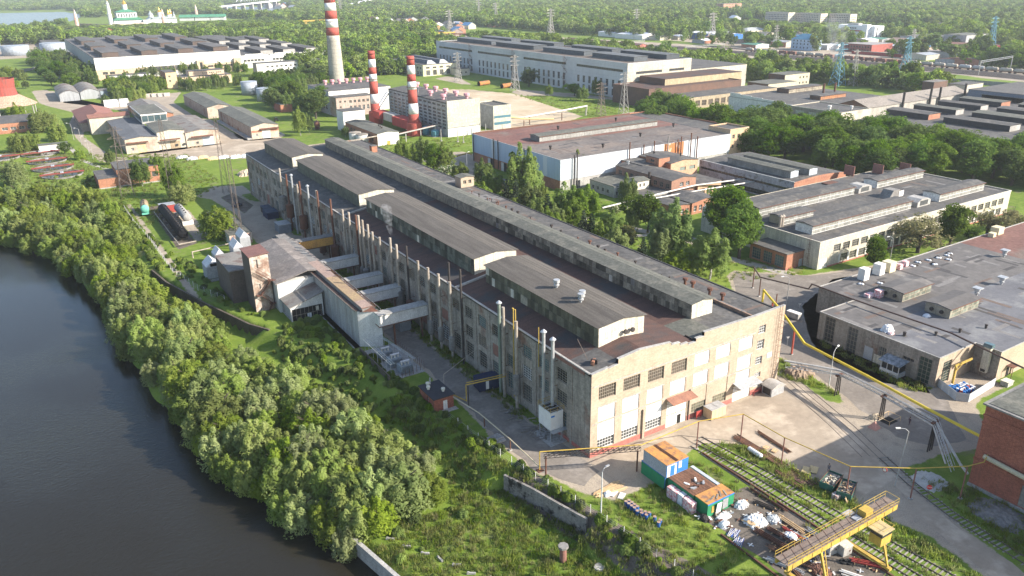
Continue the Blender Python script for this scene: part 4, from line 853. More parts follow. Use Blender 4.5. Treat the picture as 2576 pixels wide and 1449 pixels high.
for i in range(3):vent(lo,7+i*.8,10+i*4,7.0,.5,BLACKS)
building('roof_penthouse','white rendered upper block behind the low dark roofed workshop','industrial building',(161,443.5),13.5,11,11.6,WHITEP,ROOF,'flat')
def chimney(label,x,y,H,r0,r1,bands,conc=None,base=None,rim=True):
    t=T('chimney',label,'chimney',(x,y))
    def rad(z):return r0+(r1-r0)*z/H
    for z0,z1,m_ in bands:
        k=max(1,int((z1-z0)/4));pr=[(rad(z0+(z1-z0)*i/k),z0+(z1-z0)*i/k)for i in range(k+1)]
        o=MB().lathe(pr,n=28).build('shaft_band',m_,t,smooth=False)
        for p_ in o.data.polygons:p_.use_smooth=len(p_.vertices)==4
    if base:MB().lathe([(base,-.3),(base,6),(base*.97,7.2)],n=24).build('plinth',bands[0][2],t)
    o=MB()
    for z in(H-1.5,H*.62):o.lathe([(rad(z)+.7,z),(rad(z)+.7,z+.12)],n=20)
    o.build('service_ring',RUST,t)
    b=MB().tube((-r0-.15,-.2,0),(-r1-.15,-.2,H),.09,n=4)
    for i in range(int(H/2)):b.box(-rad(i*2)-.35,-.45,i*2,-rad(i*2)-.02,.05,i*2+.06)
    b.build('ladder',RUST,t);return t
RC=M('red_chimney_paint',(.40,.085,.065),(.32,.07,.055),sc=.15,streak=.12,fine=.08);WC=M('white_chimney_paint',(.76,.75,.73),(.68,.67,.65),sc=.15,streak=.12,fine=.06);CC=M('chimney_concrete',(.40,.37,.315),(.34,.315,.27),sc=.1,streak=.3)
tc=chimney('tallest chimney, bare concrete below and red and white bands above',236,657,84,6.6,4.0,[(-.3,41,CC),(41,47.3,RC),(47.3,53.9,WC),(53.9,60.4,RC),(60.4,66.4,WC),(66.4,72.8,RC),(72.8,78.6,WC),(78.6,84,RC)])
for z in range(3,41,3):MB().lathe([(6.6-2.6*z/84+.02,z),(6.6-2.6*z/84+.03,z+.15)],n=28).build('casting_joint',CONCD,tc)
o=MB()
for i in range(14):a=i*.449;o.box(4.3*math.cos(a)-.25,4.3*math.sin(a)-.25,67.5,4.3*math.cos(a)+.25,4.3*math.sin(a)+.25,68.8)
o.build('warning_lamps',BLACKS,tc)
B1=lambda H:[(-.3,H*.28,RC),(H*.28,H*.415,WC),(H*.415,H*.59,RC),(H*.59,H*.69,WC),(H*.69,H*.78,RC),(H*.78,H*.89,WC),(H*.89,H,RC)]
chimney('left of the two slim chimneys banded red and white to the ground',188.5,461,43.2,3.0,2.1,B1(43.2),base=4.3);chimney('right of the two slim banded chimneys, nearest the grey boiler house',190,409,43.6,3.2,2.1,B1(43.6),base=4.3)
def tank(label,x,y,r,h,mat,roofm=None,group=None,band=None,cone=.8):
    t=T('storage_tank',label,'tank',(x,y),0,group)
    o=MB().lathe([(r,-.2),(r,h)],n=28).build('shell',mat,t);
    for p_ in o.data.polygons:p_.use_smooth=len(p_.vertices)==4
    MB().lathe([(r+.12,h+.003),(r+.12,h+.12),(.15,h+cone)],n=28).build('roof',roofm or mat,t)
    if band:MB().lathe([(r+.03,-.1),(r+.03,1.2)],n=28).build('rusty_band',band,t)
    b=MB()
    for k in range(1,int(h/1.8)):b.lathe([(r+.05,k*1.8),(r+.05,k*1.8+.1)],n=28)
    b.build('hoop',mat,t)
    link('ladder',ladder(None,0,0,.3,h,cage=False).data,t,(0,-r,0))if 0 else None
    return t
tank('pale tank with rusty lower band, in front of the twin',155.5,402,3.3,5.4,M('pale_tank_paint',(.58,.56,.52),(.48,.46,.42),sc=.4,streak=.25),WOODG,band=RUST);tank('pale tank standing behind the one with the rusty band',154.5,409.5,3.3,5.4,MATS['pale_tank_paint'],WOODG)
GT=M('streaky_galvanised_tank',(.36,.40,.45),(.27,.30,.34),sc=.5,streak=.3,rough=.5)
tank('farther of two galvanised tanks by the birch grove',160,648,6.2,10,GT);tank('nearer of two galvanised tanks by the birch grove',160.5,605,6.3,9.2,GT)
tank('wide pale grey oil tank at the left edge, nearest',15,1232,16,12,GT);tank('wide pale grey oil tank right of its twin',58,1236,15,13,GT);tank('whitish tank cut by the left picture edge',-12,1330,12,16,GT)
# ducts between chimneys and boiler house
t=T('flue_duct','red and grey flue ducts between the two slim chimneys','duct',(186,405))
pb('duct_section',REDP,t,1,4,3,8,28,8);pb('duct_section',CONC,t,1.5,28,4,6.5,42,8.5);pb('duct_section',REDP,t,-1,42,4.5,6,52,8.6);MB().tube((2,54,8),(14,62,17),1.1,n=12).build('slanting_flue',GALV,t)
MB().lathe([(2.2,0),(2.4,1),(2.4,3),(1.2,4)],n=12).build('fan_housing',M('turquoise_fan',(.10,.26,.32),(.08,.2,.25),sc=1),t,loc=(12,-6,0));MB().lathe([(2.0,0),(2.4,1),(2.4,4),(1.2,5)],n=12).build('fan_housing',MATS['turquoise_fan'],t,loc=(10,2,0));pb('machine_clutter',GALV,t,7.5,17,0,15,24,7);
t=T('pipe_bridge','long brown pipe bridge past the foot of the banded chimney','pipe bridge',(172.5,392))
MB().tube((0,0,5),(29,6,6.5),.35).build('pipe',CONC,t);MB().tube((0,1.2,5),(29,7.2,6.5),.35).build('pipe',RUST,t)
for x in(5,15,25):MB().box(x,.9+x*.2,0,x+.4,1.3+x*.2,4.8+x*.05).build('trestle',CONC,t)
t=T('pipe_bridge','rusty pipe run reaching left from the white gabled workshop','pipe bridge',(130,388));MB().tube((0,0,4.6),(30,4,5.4),.3).build('pipe',DIRTYPIPE,t)
for x in(3,14,25):MB().tube((x,x*.13,0),(x,x*.13,4.7),.14).build('post',RUST,t)
# yellow annex
ye=building('compressor_house','cream building with yellow walls, tall windows and two trapezoid roof lights','industrial building',(324.5,672),35,76,10,(M('light_yellow_render',(.62,.56,.32),(.66,.63,.52),sc=.14,streak=.2),PLASTER),ROOF,'flat',wS=[(3,7,4,.6,4,4.6,dict(nx=4,nz=4)),(3,7,4,6.6,3.8,1.6)],wW=[(3,6,12,1,3,3),(3,6,12,6,3,2)])
for x in(6,19):MB().add([(x,4,10.2),(x+10,4,10.2),(x+10,72,10.2),(x,72,10.2),(x+2.5,7,13.4),(x+6.5,7,13.4),(x+6.5,69,13.4),(x+2.5,69,13.4)],[(0,4,7,3),(4,5,6,7),(1,2,6,5),(2,3,7,6)]).build('roof_light',M('blue_grey_sheet',(.11,.12,.135),(.085,.09,.10),sc=.2),ye);MB().add([(x,3.99,10.2),(x+10,3.99,10.2),(x+6.5,6.99,13.4),(x+2.5,6.99,13.4)],[(0,1,2,3)]).build('roof_light_end',GALV,ye)
building('low_annex','low pale annex at the corner of the cream building','annex',(352,655),12,14,6,PLASTER,ROOF,'flat',wS=[(2,5,2,2,2,1.5)])
# ---------------------------------------------------------------- great white hall
g3=T('panel_hall','huge pale concrete panel hall with tall window rows and eight dark roof monitors','factory',(375.5,444))
L3=300;wr=[]
for gi,s_ in enumerate((3,82,160,236)):
    n=[10,10,9,8][gi]
    wr+=[(s_+4,7.1,n,7.4,3.0,5.2,dict(nx=2,nz=4,glass=GLASSD,frame=GREYP,bar=.12)),(s_+4,7.1,n,1.2,3.0,4.8,dict(nx=2,nz=4,glass=GLASSD,frame=GREYP,bar=.12)),(s_+3,66 if gi<2 else 58,1,18.7,[68,68,62,56][gi],1.9,dict(nx=20,nz=1,glass=GLASSD,frame=CONCD,bar=.15))]
PAN=M('pale_concrete_panels',(.50,.51,.52),(.43,.44,.455),sc=.05,streak=.16,fine=.06)
MB().wall((0,L3),(0,0),-.3,25,rows_to_holes(wr),.4).build('wall',PAN,g3);put_windows(g3,wr,'W',62,L3,rr)
MB().wall((0,0),(62,0),-.3,25,[(8,33,17.2,19.0),(40,55,17.2,19)],.3).build('wall',CONCY,g3);MB().wall((62,0),(62,L3),-.3,25).build('wall',PAN,g3);MB().wall((62,L3),(0,L3),-.3,25).build('wall',PAN,g3)
pb('window_band',GLASSD,g3,8,.1,17.2,33,.2,19);pb('window_band',GLASSD,g3,40,.1,17.2,55,.2,19)
for i in range(1,10):pb('panel_joint',CONCD,g3,-.03,0,2.5*i,-.004,L3,2.5*i+.05)if i in(5,6,9)else None
for i in range(1,9):pb('panel_joint',CONCD,g3,0,-.03,2.7*i,62,-.004,2.7*i+.05)
MB().box(.4,.4,24.2,61.6,L3-.4,24.6).build('roof',ROOFR if 0 else M('brown_grey_roof',(.15,.115,.09),(.12,.10,.085),sc=.06),g3)
for a in((-.15,-.15,62.15,.4),(-.15,.402,.4,L3-.4),(61.6,.402,62.15,L3-.4)):pb('parapet',PAN,g3,a[0],a[1],25.003,a[2],a[3],25.4)
BM=M('dark_blue_grey_glazing',(.085,.10,.115),(.055,.065,.075),sc=.5,streak=.3,var=.15)
for(x,y,w,l)in((16,12,13,50),(17,74,13,58),(18,148,14,64),(19,222,14,68),(46,10,13,54),(47,76,12,56),(48,160,11,56),(49,234,11,58)):monitor(g3,x,y,x+w,y+l,24.6,27.8,.4,BM,BM,M('blue_grey_monitor_roof',(.13,.14,.145),(.10,.105,.11),sc=.15),lite=True)
for y in(76,153,229):
    o=MB()
    for i in range(5):o.path([(-1.0,y,2+i*4.6),(-1.0,y+3.5*(1 if i%2 else-1),2+i*4.6+2.3),(-1.0,y,2+(i+1)*4.6)],.12,4);o.box(-1.6,y-.8,2+i*4.6,-.05,y+.8,2.15+i*4.6)
    for yy in(y-.7,y+.7):o.tube((-1.4,yy,0),(-1.4,yy,26),.1,n=4)
    o.build('fire_stair',RUST,g3)
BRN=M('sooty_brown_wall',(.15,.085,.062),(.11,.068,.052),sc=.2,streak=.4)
building('brown_rolling_shop','sooty brown brick shop standing against the pale hall gable','workshop',(361,404),88,38,12,(BRN,BRN),ROOFB,'flat',par=.5,wS=[(3,7,12,3.5,4.8,3.2,dict(glass=BROWNG))])
building('brown_upper_shop','long brown shed with pale glazing strip above the sooty shop','workshop',(386,416),76,26.5,16,(M('dirty_yellow_glazing',(.42,.35,.22),(.33,.27,.17),sc=.4,streak=.4),BRN),ROOFB,'flat')
fr_=building('beige_low_front','low beige front range with dirty windows along the brown shop','workshop',(363,383.5),100,20,7.6,(M('dirty_beige_wall',(.40,.32,.22),(.32,.26,.18),sc=.15,streak=.4),BRN),ROOF,'flat',wS=[(3,6,16,1.6,4.2,3.6,dict(glass=BROWNG))])
building('four_storey_block','beige block with small square windows at the end of the brown shop','office building',(507,413),29,16,10.5,(M('light_beige_wall',(.52,.45,.34),(.46,.40,.30),sc=.2,streak=.15),BRN),ROOFM,'flat',wS=[(17,4,3,6.8,1.6,1.6),(17,4,3,2.6,1.6,1.6)])
building('low_beige_block','low beige wall block beside the small windowed block','annex',(476,402),31,20,7,(MATS['light_beige_wall'],BRN),ROOFM,'flat')
building('dark_side_shed','dark side shed behind the pale hall gable','shed',(438,444),60,100,17,(CONCY,BRN),ROOF,'flat')
# ---------------------------------------------------------------- far big hall on the left and its neighbour
fh_=T('far_hall','very large far hall with a white upper wall and twelve brown roof monitors','factory',(70,836))
MB().wall((0,0),(132,0),9.6,20).build('wall',WHITEP,fh_);wr=[(5,6,2,5,4.5,2.4),(44,6.2,8,5,5.9,5.0,dict(nx=4,nz=3,glass=GLASS)),(99,6.1,4,5.6,5.7,1.8),(99,6.1,4,9.0-.2,5.7,.7)]
MB().wall((0,0),(132,0),-.3,9.6,rows_to_holes(wr[:3]),.3).build('lower_wall',M('tan_render',(.56,.42,.29),(.50,.38,.27),sc=.1),fh_);put_windows(fh_,wr[:3],'S',132,345,rr)
MB().wall((0,345),(0,0),-.3,20,[(5,340,5,8)],.3).build('wall',CLAD,fh_);MB().wall((132,0),(132,345),-.3,20).build('wall',CLAD,fh_);MB().wall((132,345),(0,345),-.3,20).build('wall',CLAD,fh_)
pb('window_band',GLASSD,fh_,.1,5,5,.2,340,8);pb('white_band',WHITEP,fh_,30,-.05,.5,94,-.004,4.4)
pb('stair_bay',MATS['tan_render'],fh_,89,-3,0,96,-.003,13);pb('stair_window',GLASSD,fh_,91.5,-3.06,2,94,-3.004,11);pb('stair_bay',MATS['tan_render'],fh_,124.5,-3,0,131.5,-.003,13)
MB().box(.3,.3,19.4,131.7,344.7,20.1).build('roof',M('grey_brown_roof',(.125,.115,.11),(.095,.088,.085),sc=.03,stain=(.16,.15,.145),stain_sc=.02),fh_)
MBR=M('brown_monitor_wall',(.12,.085,.07),(.085,.065,.055),sc=.2,streak=.3)
for i,x in enumerate((8,42,75,108)):
    for j,(y,l)in enumerate(((6,74),(104,70),(205,90))):monitor(fh_,x,y,x+14,y+l,20.1,23.9,.4,MBR,MBR,ROOF if(i+j)%3 else MATS['grey_brown_roof'],lite=True)
f2=T('far_second_hall','second far hall with stepped white parapet and rows of monitors','factory',(206,858))
wr=[(4+30*i,3.6,6,6.5,3.0,2.2)for i in range(3)]
MB().wall((0,0),(96,0),-.3,12,rows_to_holes(wr),.3).build('wall',WHITEP,f2);put_windows(f2,wr,'S',96,300,rr)
MB().wall((0,300),(0,0),-.3,12).build('wall',CLAD,f2);MB().wall((96,0),(96,300),-.3,12).build('wall',CLAD,f2);MB().box(.3,.3,11.4,95.7,299,12.05).build('roof',ROOF,f2)
for i in range(3):MB().prof([(1+31*i,12),(1+31*i,12.8),(6+31*i,12.8),(6+31*i,14),(24+31*i,14),(24+31*i,12.8),(30+31*i,12.8),(30+31*i,12)],-.1,.25).build('parapet',WHITEP,f2)
for i,x in enumerate((1,25,49,74)):
    for j,(y,l)in enumerate(((10,66),(100,62),(196,70))):
        if not(i==0 and j==0):monitor(f2,x,y,x+13,y+l,12,16,.5,MBR,CONC,ROOF,lite=True)
building('glazed_shed','far long dark shed beyond the monitor roofs','shed',(250,1190),40,110,9,(BRN,MBR),ROOF,'gable',1)
building('brick_ended_shed','far shed with an orange brick end beyond the monitor roofs','shed',(300,1120),24,130,9,(ORBRICK,GREYP),ROOF,'gable',1)
building('glass_office','low white office with big windows half hidden by birches','office building',(71,760),34,12,10.5,(WHITEP,ORBRICK),ROOF,'flat',wS=[(2,5.2,6,6.4,4.2,2.4,dict(nx=3,nz=2)),(2,5.2,6,2.0,4.2,2.6,dict(nx=3,nz=2))])
building('tan_office_block','tan brick office block end with two small windows','office building',(112,726),8.5,26,13.5,(M('tan_brick2',(.60,.46,.28),(.54,.41,.25),sc=.2),ORBRICK),ROOF,'flat',wS=[(2,3,1,9.5,1.6,1.6),(2,3,1,5.8,1.6,1.6)])
tn=building('canteen','two tier tan brick canteen with dark flat roofs among the trees','canteen',(125,742),44,26,7,(MATS['tan_render'],MATS['tan_render']),ROOF,'flat',wS=[(20,5,4,1.2,4,2.4,dict(nx=3)),(3,5,3,1.2,3,1.6)])
building('upper_tier',None,None,None,30,14,3.6,MATS['tan_render'],ROOF,'flat',parent=tn,off=(10,8,7.2),z0=0,wS=[(11,1.6,3,1.2,1.2,1),(17,1.6,3,1.2,1.2,1),(23,1.6,3,1.2,1.2,1)])
building('white_office_wing','long white three storey office wing with small dark windows','office building',(199,768),80,14,12,(WHITEP,PINKBRICK),ROOF,'flat',wS=[(9,4.4,16,8,2.4,1.7),(9,4.4,16,4,2.4,1.7)])
# ---------------------------------------------------------------- warehouses on the left
def wh(name,lab,x,y,w,l,h,rise,mats,rf,**k):return building(name,lab,'warehouse',(x,y),w,l,h,mats,rf,'gable',rise,**k)
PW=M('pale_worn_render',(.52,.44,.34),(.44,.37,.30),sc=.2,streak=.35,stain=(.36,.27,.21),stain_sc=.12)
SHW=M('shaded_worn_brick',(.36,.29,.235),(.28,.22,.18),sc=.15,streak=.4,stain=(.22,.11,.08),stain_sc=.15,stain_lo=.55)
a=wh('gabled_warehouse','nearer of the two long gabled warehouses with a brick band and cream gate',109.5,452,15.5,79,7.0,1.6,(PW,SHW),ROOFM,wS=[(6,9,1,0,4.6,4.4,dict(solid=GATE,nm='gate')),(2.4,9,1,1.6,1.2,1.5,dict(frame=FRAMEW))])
pb('brick_band',ORBRICK,a,.1,-.04,3.6,5.8,-.004,4.8);pb('brick_band',ORBRICK,a,10.8,-.04,3.6,15.4,-.004,4.8);canopy(4.8,15.6,5.1,1.4,RUST,a);pb('loading_dock',CONC,a,15.7,0,0,18.5,60,1.1);pb('loading_dock',CONC,a,-2.6,0,0,-.2,76,.9)
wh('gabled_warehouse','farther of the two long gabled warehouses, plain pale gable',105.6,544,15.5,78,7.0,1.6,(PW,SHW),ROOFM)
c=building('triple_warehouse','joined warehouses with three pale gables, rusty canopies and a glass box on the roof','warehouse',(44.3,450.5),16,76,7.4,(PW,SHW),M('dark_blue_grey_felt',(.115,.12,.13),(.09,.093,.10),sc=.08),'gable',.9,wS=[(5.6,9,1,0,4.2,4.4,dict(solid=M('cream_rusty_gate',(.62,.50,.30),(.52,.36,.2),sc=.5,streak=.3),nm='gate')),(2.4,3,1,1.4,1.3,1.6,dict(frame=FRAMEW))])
canopy(.6,11,5.2,1.3,RUST,c)
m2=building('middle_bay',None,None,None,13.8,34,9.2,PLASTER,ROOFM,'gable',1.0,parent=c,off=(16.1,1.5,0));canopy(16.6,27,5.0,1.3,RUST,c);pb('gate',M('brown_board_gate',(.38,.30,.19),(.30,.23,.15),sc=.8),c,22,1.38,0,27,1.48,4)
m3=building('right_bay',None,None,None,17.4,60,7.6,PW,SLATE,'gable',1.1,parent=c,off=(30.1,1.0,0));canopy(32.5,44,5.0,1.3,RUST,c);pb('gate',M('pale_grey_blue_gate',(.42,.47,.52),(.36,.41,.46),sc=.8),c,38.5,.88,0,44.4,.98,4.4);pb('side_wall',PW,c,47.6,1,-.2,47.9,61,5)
for x in(24.6,28.3,35.2):pb('small_window',GLASS,c,x,.86,1.3,x+1.2,.98,2.4)
gl=link('glass_penthouse',None,c,(15.2,43.5,8));MB().box(0,0,0,13.6,41,1.2).build('base_wall',CONC,gl);pb('glass_wall',GLASSB,gl,.1,.1,1.203,13.5,40.9,4.6);pb('fascia',WHITE,gl,-.3,-.3,4.603,13.9,41.3,5.4);pb('roof',ROOFM,gl,0,0,5.403,13.6,41,5.5)
for i in range(5):pb('mullion',WHITE,gl,.0+3.35*i,.0,1.2,.15+3.35*i,.097,4.6)
for i in range(12):pb('mullion',CONC,gl,.0,.1+3.5*i,1.2,.097,.25+3.5*i,4.6)
building('red_hip_house','long house with a dull red hipped roof left of the warehouses','workshop',(31.5,540),21,60,5.2,(PINKBRICK,PINKBRICK),M('dull_red_tile_sheet',(.26,.12,.095),(.21,.10,.08),sc=.3),'hip',4.6,over=.8,wW=[(4,4,13,1.4,1.6,2.0)])
building('beige_front_wing','beige wing with a rusty red roof edge between hipped house and warehouse','workshop',(35,524.5),22,14.5,9.6,(PLASTER,PINKBRICK),M('rusty_red_sheet',(.28,.13,.09),(.2,.1,.08),sc=.5,streak=.2),'gablex',1.2,over=.5,wS=[(15,3,1,6,1.4,1.2)])
building('old_slate_barn','low barn with a worn grey gabled roof and orange brick gable','barn',(67,553),19,66,4.4,(ORBRICK,ORBRICK),SLATE,'gable',2.8,over=.6)
for i,(x,lab)in enumerate(((30,'left one of the twin arched grey storage sheds'),(44.5,'right one of the twin arched grey storage sheds, paler door'))):
    s_=building('arched_shed',lab,'shed',(x,698+i*3),13.6,56,5.2,M('weathered_grey_sheeting',(.36,.37,.38),(.27,.28,.29),sc=.4,streak=.3,stretch=(2,2,.3)),SLATE,'arc',2.6,over=.3)
building('grey_lean_shed','small blue grey shed next to the arched sheds','shed',(59.5,712),7,16,4.2,M('blue_grey_sheeting',(.30,.36,.40),(.26,.31,.35),sc=.3),SLATE,'flat')
for i,(px,py,w)in enumerate(((449,431,9),(471,430,5),(498,423,6))):
    x,y=at(px*1,py-148,0)if 0 else at(260/1.59+px*.0,0,0)if 0 else at((260+.34938*(535,610,685)[i])/1.59006,(280+.34938*(428,420,415)[i])/1.59006)
    container(['wide white freight container beside the hipped house','narrow white freight container in the middle of three','white freight container nearest the slate barn'][i],x-w/2,y,w,3,5.2 if i!=1 else 4.6,WHITE,name='freight_container',ribs=False,group='white containers beside the hipped house')
t=T('boundary_wall','long pale concrete boundary wall behind the warehouses','wall',(66,688));
for i in range(9):pb('wall_panel',M('pale_pink_grey_wall',(.46,.42,.385),(.38,.35,.32),sc=.2,streak=.3),t,i*4.4,-i*1.1,0,i*4.4+4.36,-i*1.1+.3,2.8)
bk=building('brick_transformer_house','small orange brick house with tar roof and taller rear block behind the lattice mast','brick house',(23.6,375.2),7.8,19.5,4.3,(ORBRICK,REDBRICK),ROOF,'flat')
building('rear_block',None,None,None,17,19,7.0,ORBRICK,ROOF,'flat',parent=bk,off=(7.9,2.0,0),wS=[(4,5,3,2.2,2.6,2.4)]);pb('white_footing',CONC,bk,-.05,-.08,-.2,25,-.004,.5);building('small_front_block',None,None,None,4,5,3,REDBRICK,ROOF,'flat',parent=bk,off=(3,21,0))
building('old_brick_house','orange brick house at the left edge with white window band','brick house',(-16,561),25,36,6,(ORBRICK,ORBRICK),ROOF,'flat',wS=[(2,4.4,5,2,3,1.8,dict(frame=FRAMEW))])
t=T('cooling_tower','rust red cooling tower stump with a flared slatted skirt at the left edge','cooling tower',(-6,652))
o=MB().lathe([(9.4,12.5),(8.6,18),(9.2,24),(8.8,24),(8.2,18),(9.0,12.5)],n=28).build('shell',M('faded_red_boards',(.34,.06,.045),(.20,.06,.05),sc=.6,streak=.5,stretch=(2,2,.1)),t)
MB().lathe([(20,6.5),(9.6,13)],n=28).build('skirt',M('pale_rusty_slats',(.46,.36,.27),(.26,.14,.09),sc=.9,stretch=(2,2,.2)),t)
for i in range(14):a_=i*.449;MB().tube((18*math.cos(a_),18*math.sin(a_),0),(18*math.cos(a_),18*math.sin(a_),7),.3).build('leg',CONC,t)
for i,(x,y)in enumerate(((6,478),(8,455),(9.3,434.5),(12,415.5),(-12,478))):
    t=T('settling_basin',['farthest','third nearest','second nearest','nearest','cut off leftmost'][i]+' round settling basin with a red scraper bridge','basin',(x,y),0,'round settling basins in the grass')
    MB().lathe([(8.8,-.5),(8.8,.7),(8.3,.7),(8.3,.15)],n=36).build('ring_wall',CONCD,t);MB().lathe([(8.29,.1),(8.29,.16)],n=36).build('water',MATS['dark_river_water'],t)
    pb('scraper_bridge',REDP if i!=9 else REDP,t,-9.2,-.9,1.0,9.2,.9,1.25);pb('bridge_beam',RUST,t,-9.2,-.97,.7,9.2,-.903,1.2);pb('drive_box',M('grey_blue_box',(.35,.4,.45),(.3,.34,.4),sc=2),t,-.7,-.6,1.253,.7,.6,2.0)
    o=MB();
    for s_ in(-.9,.9):
        o.tube((-9.2,s_,2.2),(9.2,s_,2.2),.04,n=4)
        for k in range(9):o.tube((-9+2.25*k,s_,1.2),(-9+2.25*k,s_,2.2),.03,n=4)
    o.build('handrail',RUST,t)
# ---------------------------------------------------------------- hall with two pale monitors
h5=T('two_monitor_hall','hall with whitewashed side wall, orange brick gable and two long grey monitors','factory',(245.3,190))
WHW=M('flaking_whitewash',(.40,.38,.40),(.32,.30,.32),sc=.3,streak=.4,stain=(.20,.18,.18),stain_sc=.4)
wr=[(.8,48.4,1,4.9,48.2,1.0,dict(nx=24,nz=1,glass=GLASSD,frame=CONCD)),(.8,48.4,1,.4,48.2,2.0,dict(nx=24,nz=2,glass=GLASSD,frame=CONCD))]
MB().wall((0,50),(0,0),-.3,8.6,rows_to_holes(wr),.3).build('wall',WHW,h5);put_windows(h5,wr,'W',31,50,rr)
MB().wall((0,0),(31,0),-.3,8.3).build('wall',ORBRICK,h5);MB().wall((31,0),(31,50),-.3,8.3).build('wall',ORBRICK,h5);MB().wall((31,50),(0,50),-.3,8.3).build('wall',ORBRICK,h5)
MB().prof([(0,8.3)]+[(31*i/10,8.5+.9*math.sin(math.pi*i/10))for i in range(11)]+[(31,8.3)],-.15,.25).build('parapet',ORBRICK,h5)
MB().prof([(.2,7.9)]+[(.2+30.6*i/6,8.3+.6*math.sin(math.pi*i/6))for i in range(7)]+[(30.8,7.9)],.3,49.8).build('roof',ROOF,h5);pb('coping',WHITE,h5,-.1,0,8.6,.18,50,8.75)
GM=M('grey_glazing_sheet',(.28,.28,.265),(.19,.19,.18),sc=.4,var=.15,streak=.5)
monitor(h5,4.2,5.5,8.8,38,8.4,11.2,.35,GM,M('light_blue_grey_board',(.42,.46,.50),(.38,.42,.46),sc=.5),ROOFM,solo=False,pw=1.6,nroof=2);monitor(h5,12.6,3.5,17.4,37,8.8,11.4,.35,GM,MATS['light_blue_grey_board'],ROOFM,solo=False,pw=1.6,nroof=2)
# ---------------------------------------------------------------- long low factory on the right
f6=T('lantern_factory','cream rendered low factory with five glazed lanterns across its flat roof','factory',(192.6,137.5))
wr=[(6.7,4.35,22,4.3,3.3,2.3,dict(nx=4,nz=3)),(10.6,4.35,21,.6,3.3,2.4,dict(nx=4,nz=3))]
MB().wall((0,0),(105.5,0),-.3,8.4,rows_to_holes(wr)+[(.9,4.4,0,3.2)],.32).build('wall',PLASTER,f6);put_windows(f6,wr,'S',105,48,rr)
for i in range(2):pb('gate_leaf',GATE,f6,.95+1.73*i,.1,0,2.65+1.73*i,.2,3.2)
for i in range(21):pb('pilaster',WHITEP,f6,10.0+4.35*i-.42,-.07,.4,10.0+4.35*i+.42,-.004,3.2)
pb('plinth',PLINTH,f6,4.6,-.08,-.3,105.5,-.004,.4)
MB().wall((0,48),(0,0),-.3,8.4).build('wall',PALEP,f6);MB().wall((105.5,0),(105.5,48),-.3,8.4).build('wall',PLASTER,f6);MB().wall((105.5,48),(0,48),-.3,8.4).build('wall',PLASTER,f6)
MB().box(.3,.3,7.9,105.2,47.7,8.35).build('roof',ROOF,f6)
for a in((-.1,-.1,105.6,.3),(-.1,.302,.3,47.7),(105.2,.302,105.6,47.7)):pb('parapet',PALEP,f6,a[0],a[1],8.403,a[2],a[3],8.75)
ladder(f6,0,3.2,.5,8.6,'W')
for(x0,y0,x1,y1)in((4.9,7,55.5,13.2),(7,29.5,56.5,36.5),(71,6.5,99,12.5),(70.5,30,99.5,35.5)):monitorx(f6,x0,y0,x1,y1,8.35,11.0)
monitorx(f6,5.4,18.5,20,23.8,8.35,10.8,.4,endm=M('tan_boards',(.40,.34,.24),(.32,.27,.19),sc=1))
for x in(3.6,4.7):MB().lathe([(.45,0),(.45,3.2),(.8,3.35),(.2,3.9)],n=10).build('roof_vent',DIRTYPIPE,f6,loc=(x,18,8.3))
for(x,y)in((58.5,29),(58.5,6.5)):MB().prof([(0,8.35),(7.5,8.35),(7.5,10.2),(5.5,11),(2,11),(0,10)],0,5).build('plant_box',CONC,f6,loc=(x,y,0));pb('plant_glazing',GLASS,f6,x+1.4,y-.08,8.8,x+5.8,y-.005,10.4)
o=MB().prof([(0,8.35),(8,8.35),(5.8,11.2),(2.2,11.2)],0,4);o.build('plant_hood',CONCD,f6,loc=(60,18,0));pb('white_hood_face',WHITEP,f6,65.5,17.9,8.6,68.2,17.995,10.6)
for i,x in enumerate((80,91,101)):pb('fire_wall',BRK,f6,x,46.5-i*5,8.4,x+.3,51-i*5,12.2)
pb('roof_debris',RUST,f6,60,43,8.4,66,46,8.8)
an=building('garage_annex','small orange brick annex with three tall glazed doors','garage',(184.8,142.6),7.7,14,4.9,(ORBRICK,ORBRICK),ROOF,'flat',over=.6,wW=[(.8,4.4,3,.4,3.4,3.6,dict(nx=4,nz=4,glass=GLASSB))]);pb('steel_door',GALV,an,5.6,-.08,0,7.2,-.004,2.4);pb('plinth',PLINTH,an,0,-.05,-.2,5.5,-.003,.5)
# ---------------------------------------------------------------- big low building at right
k_=T('low_works_building','wide low beige brick works building with a grey felt roof at the right','factory',(153,77))
wr=[(1.8,9,1,.3,2.6,6.2,dict(nx=3,nz=6)),(8,9,1,-.1,2.5,6.3,dict(nx=3,nz=6)),(25.5,9,1,0,2.8,5.9,dict(nx=3,nz=6,glass=M('dark_green_glass',(.035,.06,.05),(.02,.04,.035),sc=1,rough=.3,var=.2))),(16.2,9,1,2.2,1.7,2.2,dict(nx=3,nz=2)),(21.8,9,1,3.6,2.6,.8,dict(nx=3,nz=1,glass=GLASSD))]
MB().wall((0,29.7),(0,0),-.3,7.0,rows_to_holes(wr)+[(12.6,14.8,0,3.2)],.32).build('wall',BEIGE_W,k_);put_windows(k_,wr,'W',13.5,29.7,rr)
pb('door',M('pale_grey_door',(.40,.42,.45),(.34,.36,.39),sc=1),k_,.06,29.7-14.8,0,.12,29.7-12.6,3.2);pb('garage_door',PALEP,k_,-.05,29.7-18.2,0,-.004,29.7-15.2,2.1)
MB().wall((0,0),(13.5,0),-.3,7.0,[(2,5.2,.2,5.4)],.32).build('wall',BEIGE,k_);window(k_,3.6,0,.2,3.2,5.2,'S',3,8,MATS['dark_green_glass'])
MB().wall((13.5,29.7),(0,29.7),-.3,7.0).build('wall',BEIGE_W,k_)
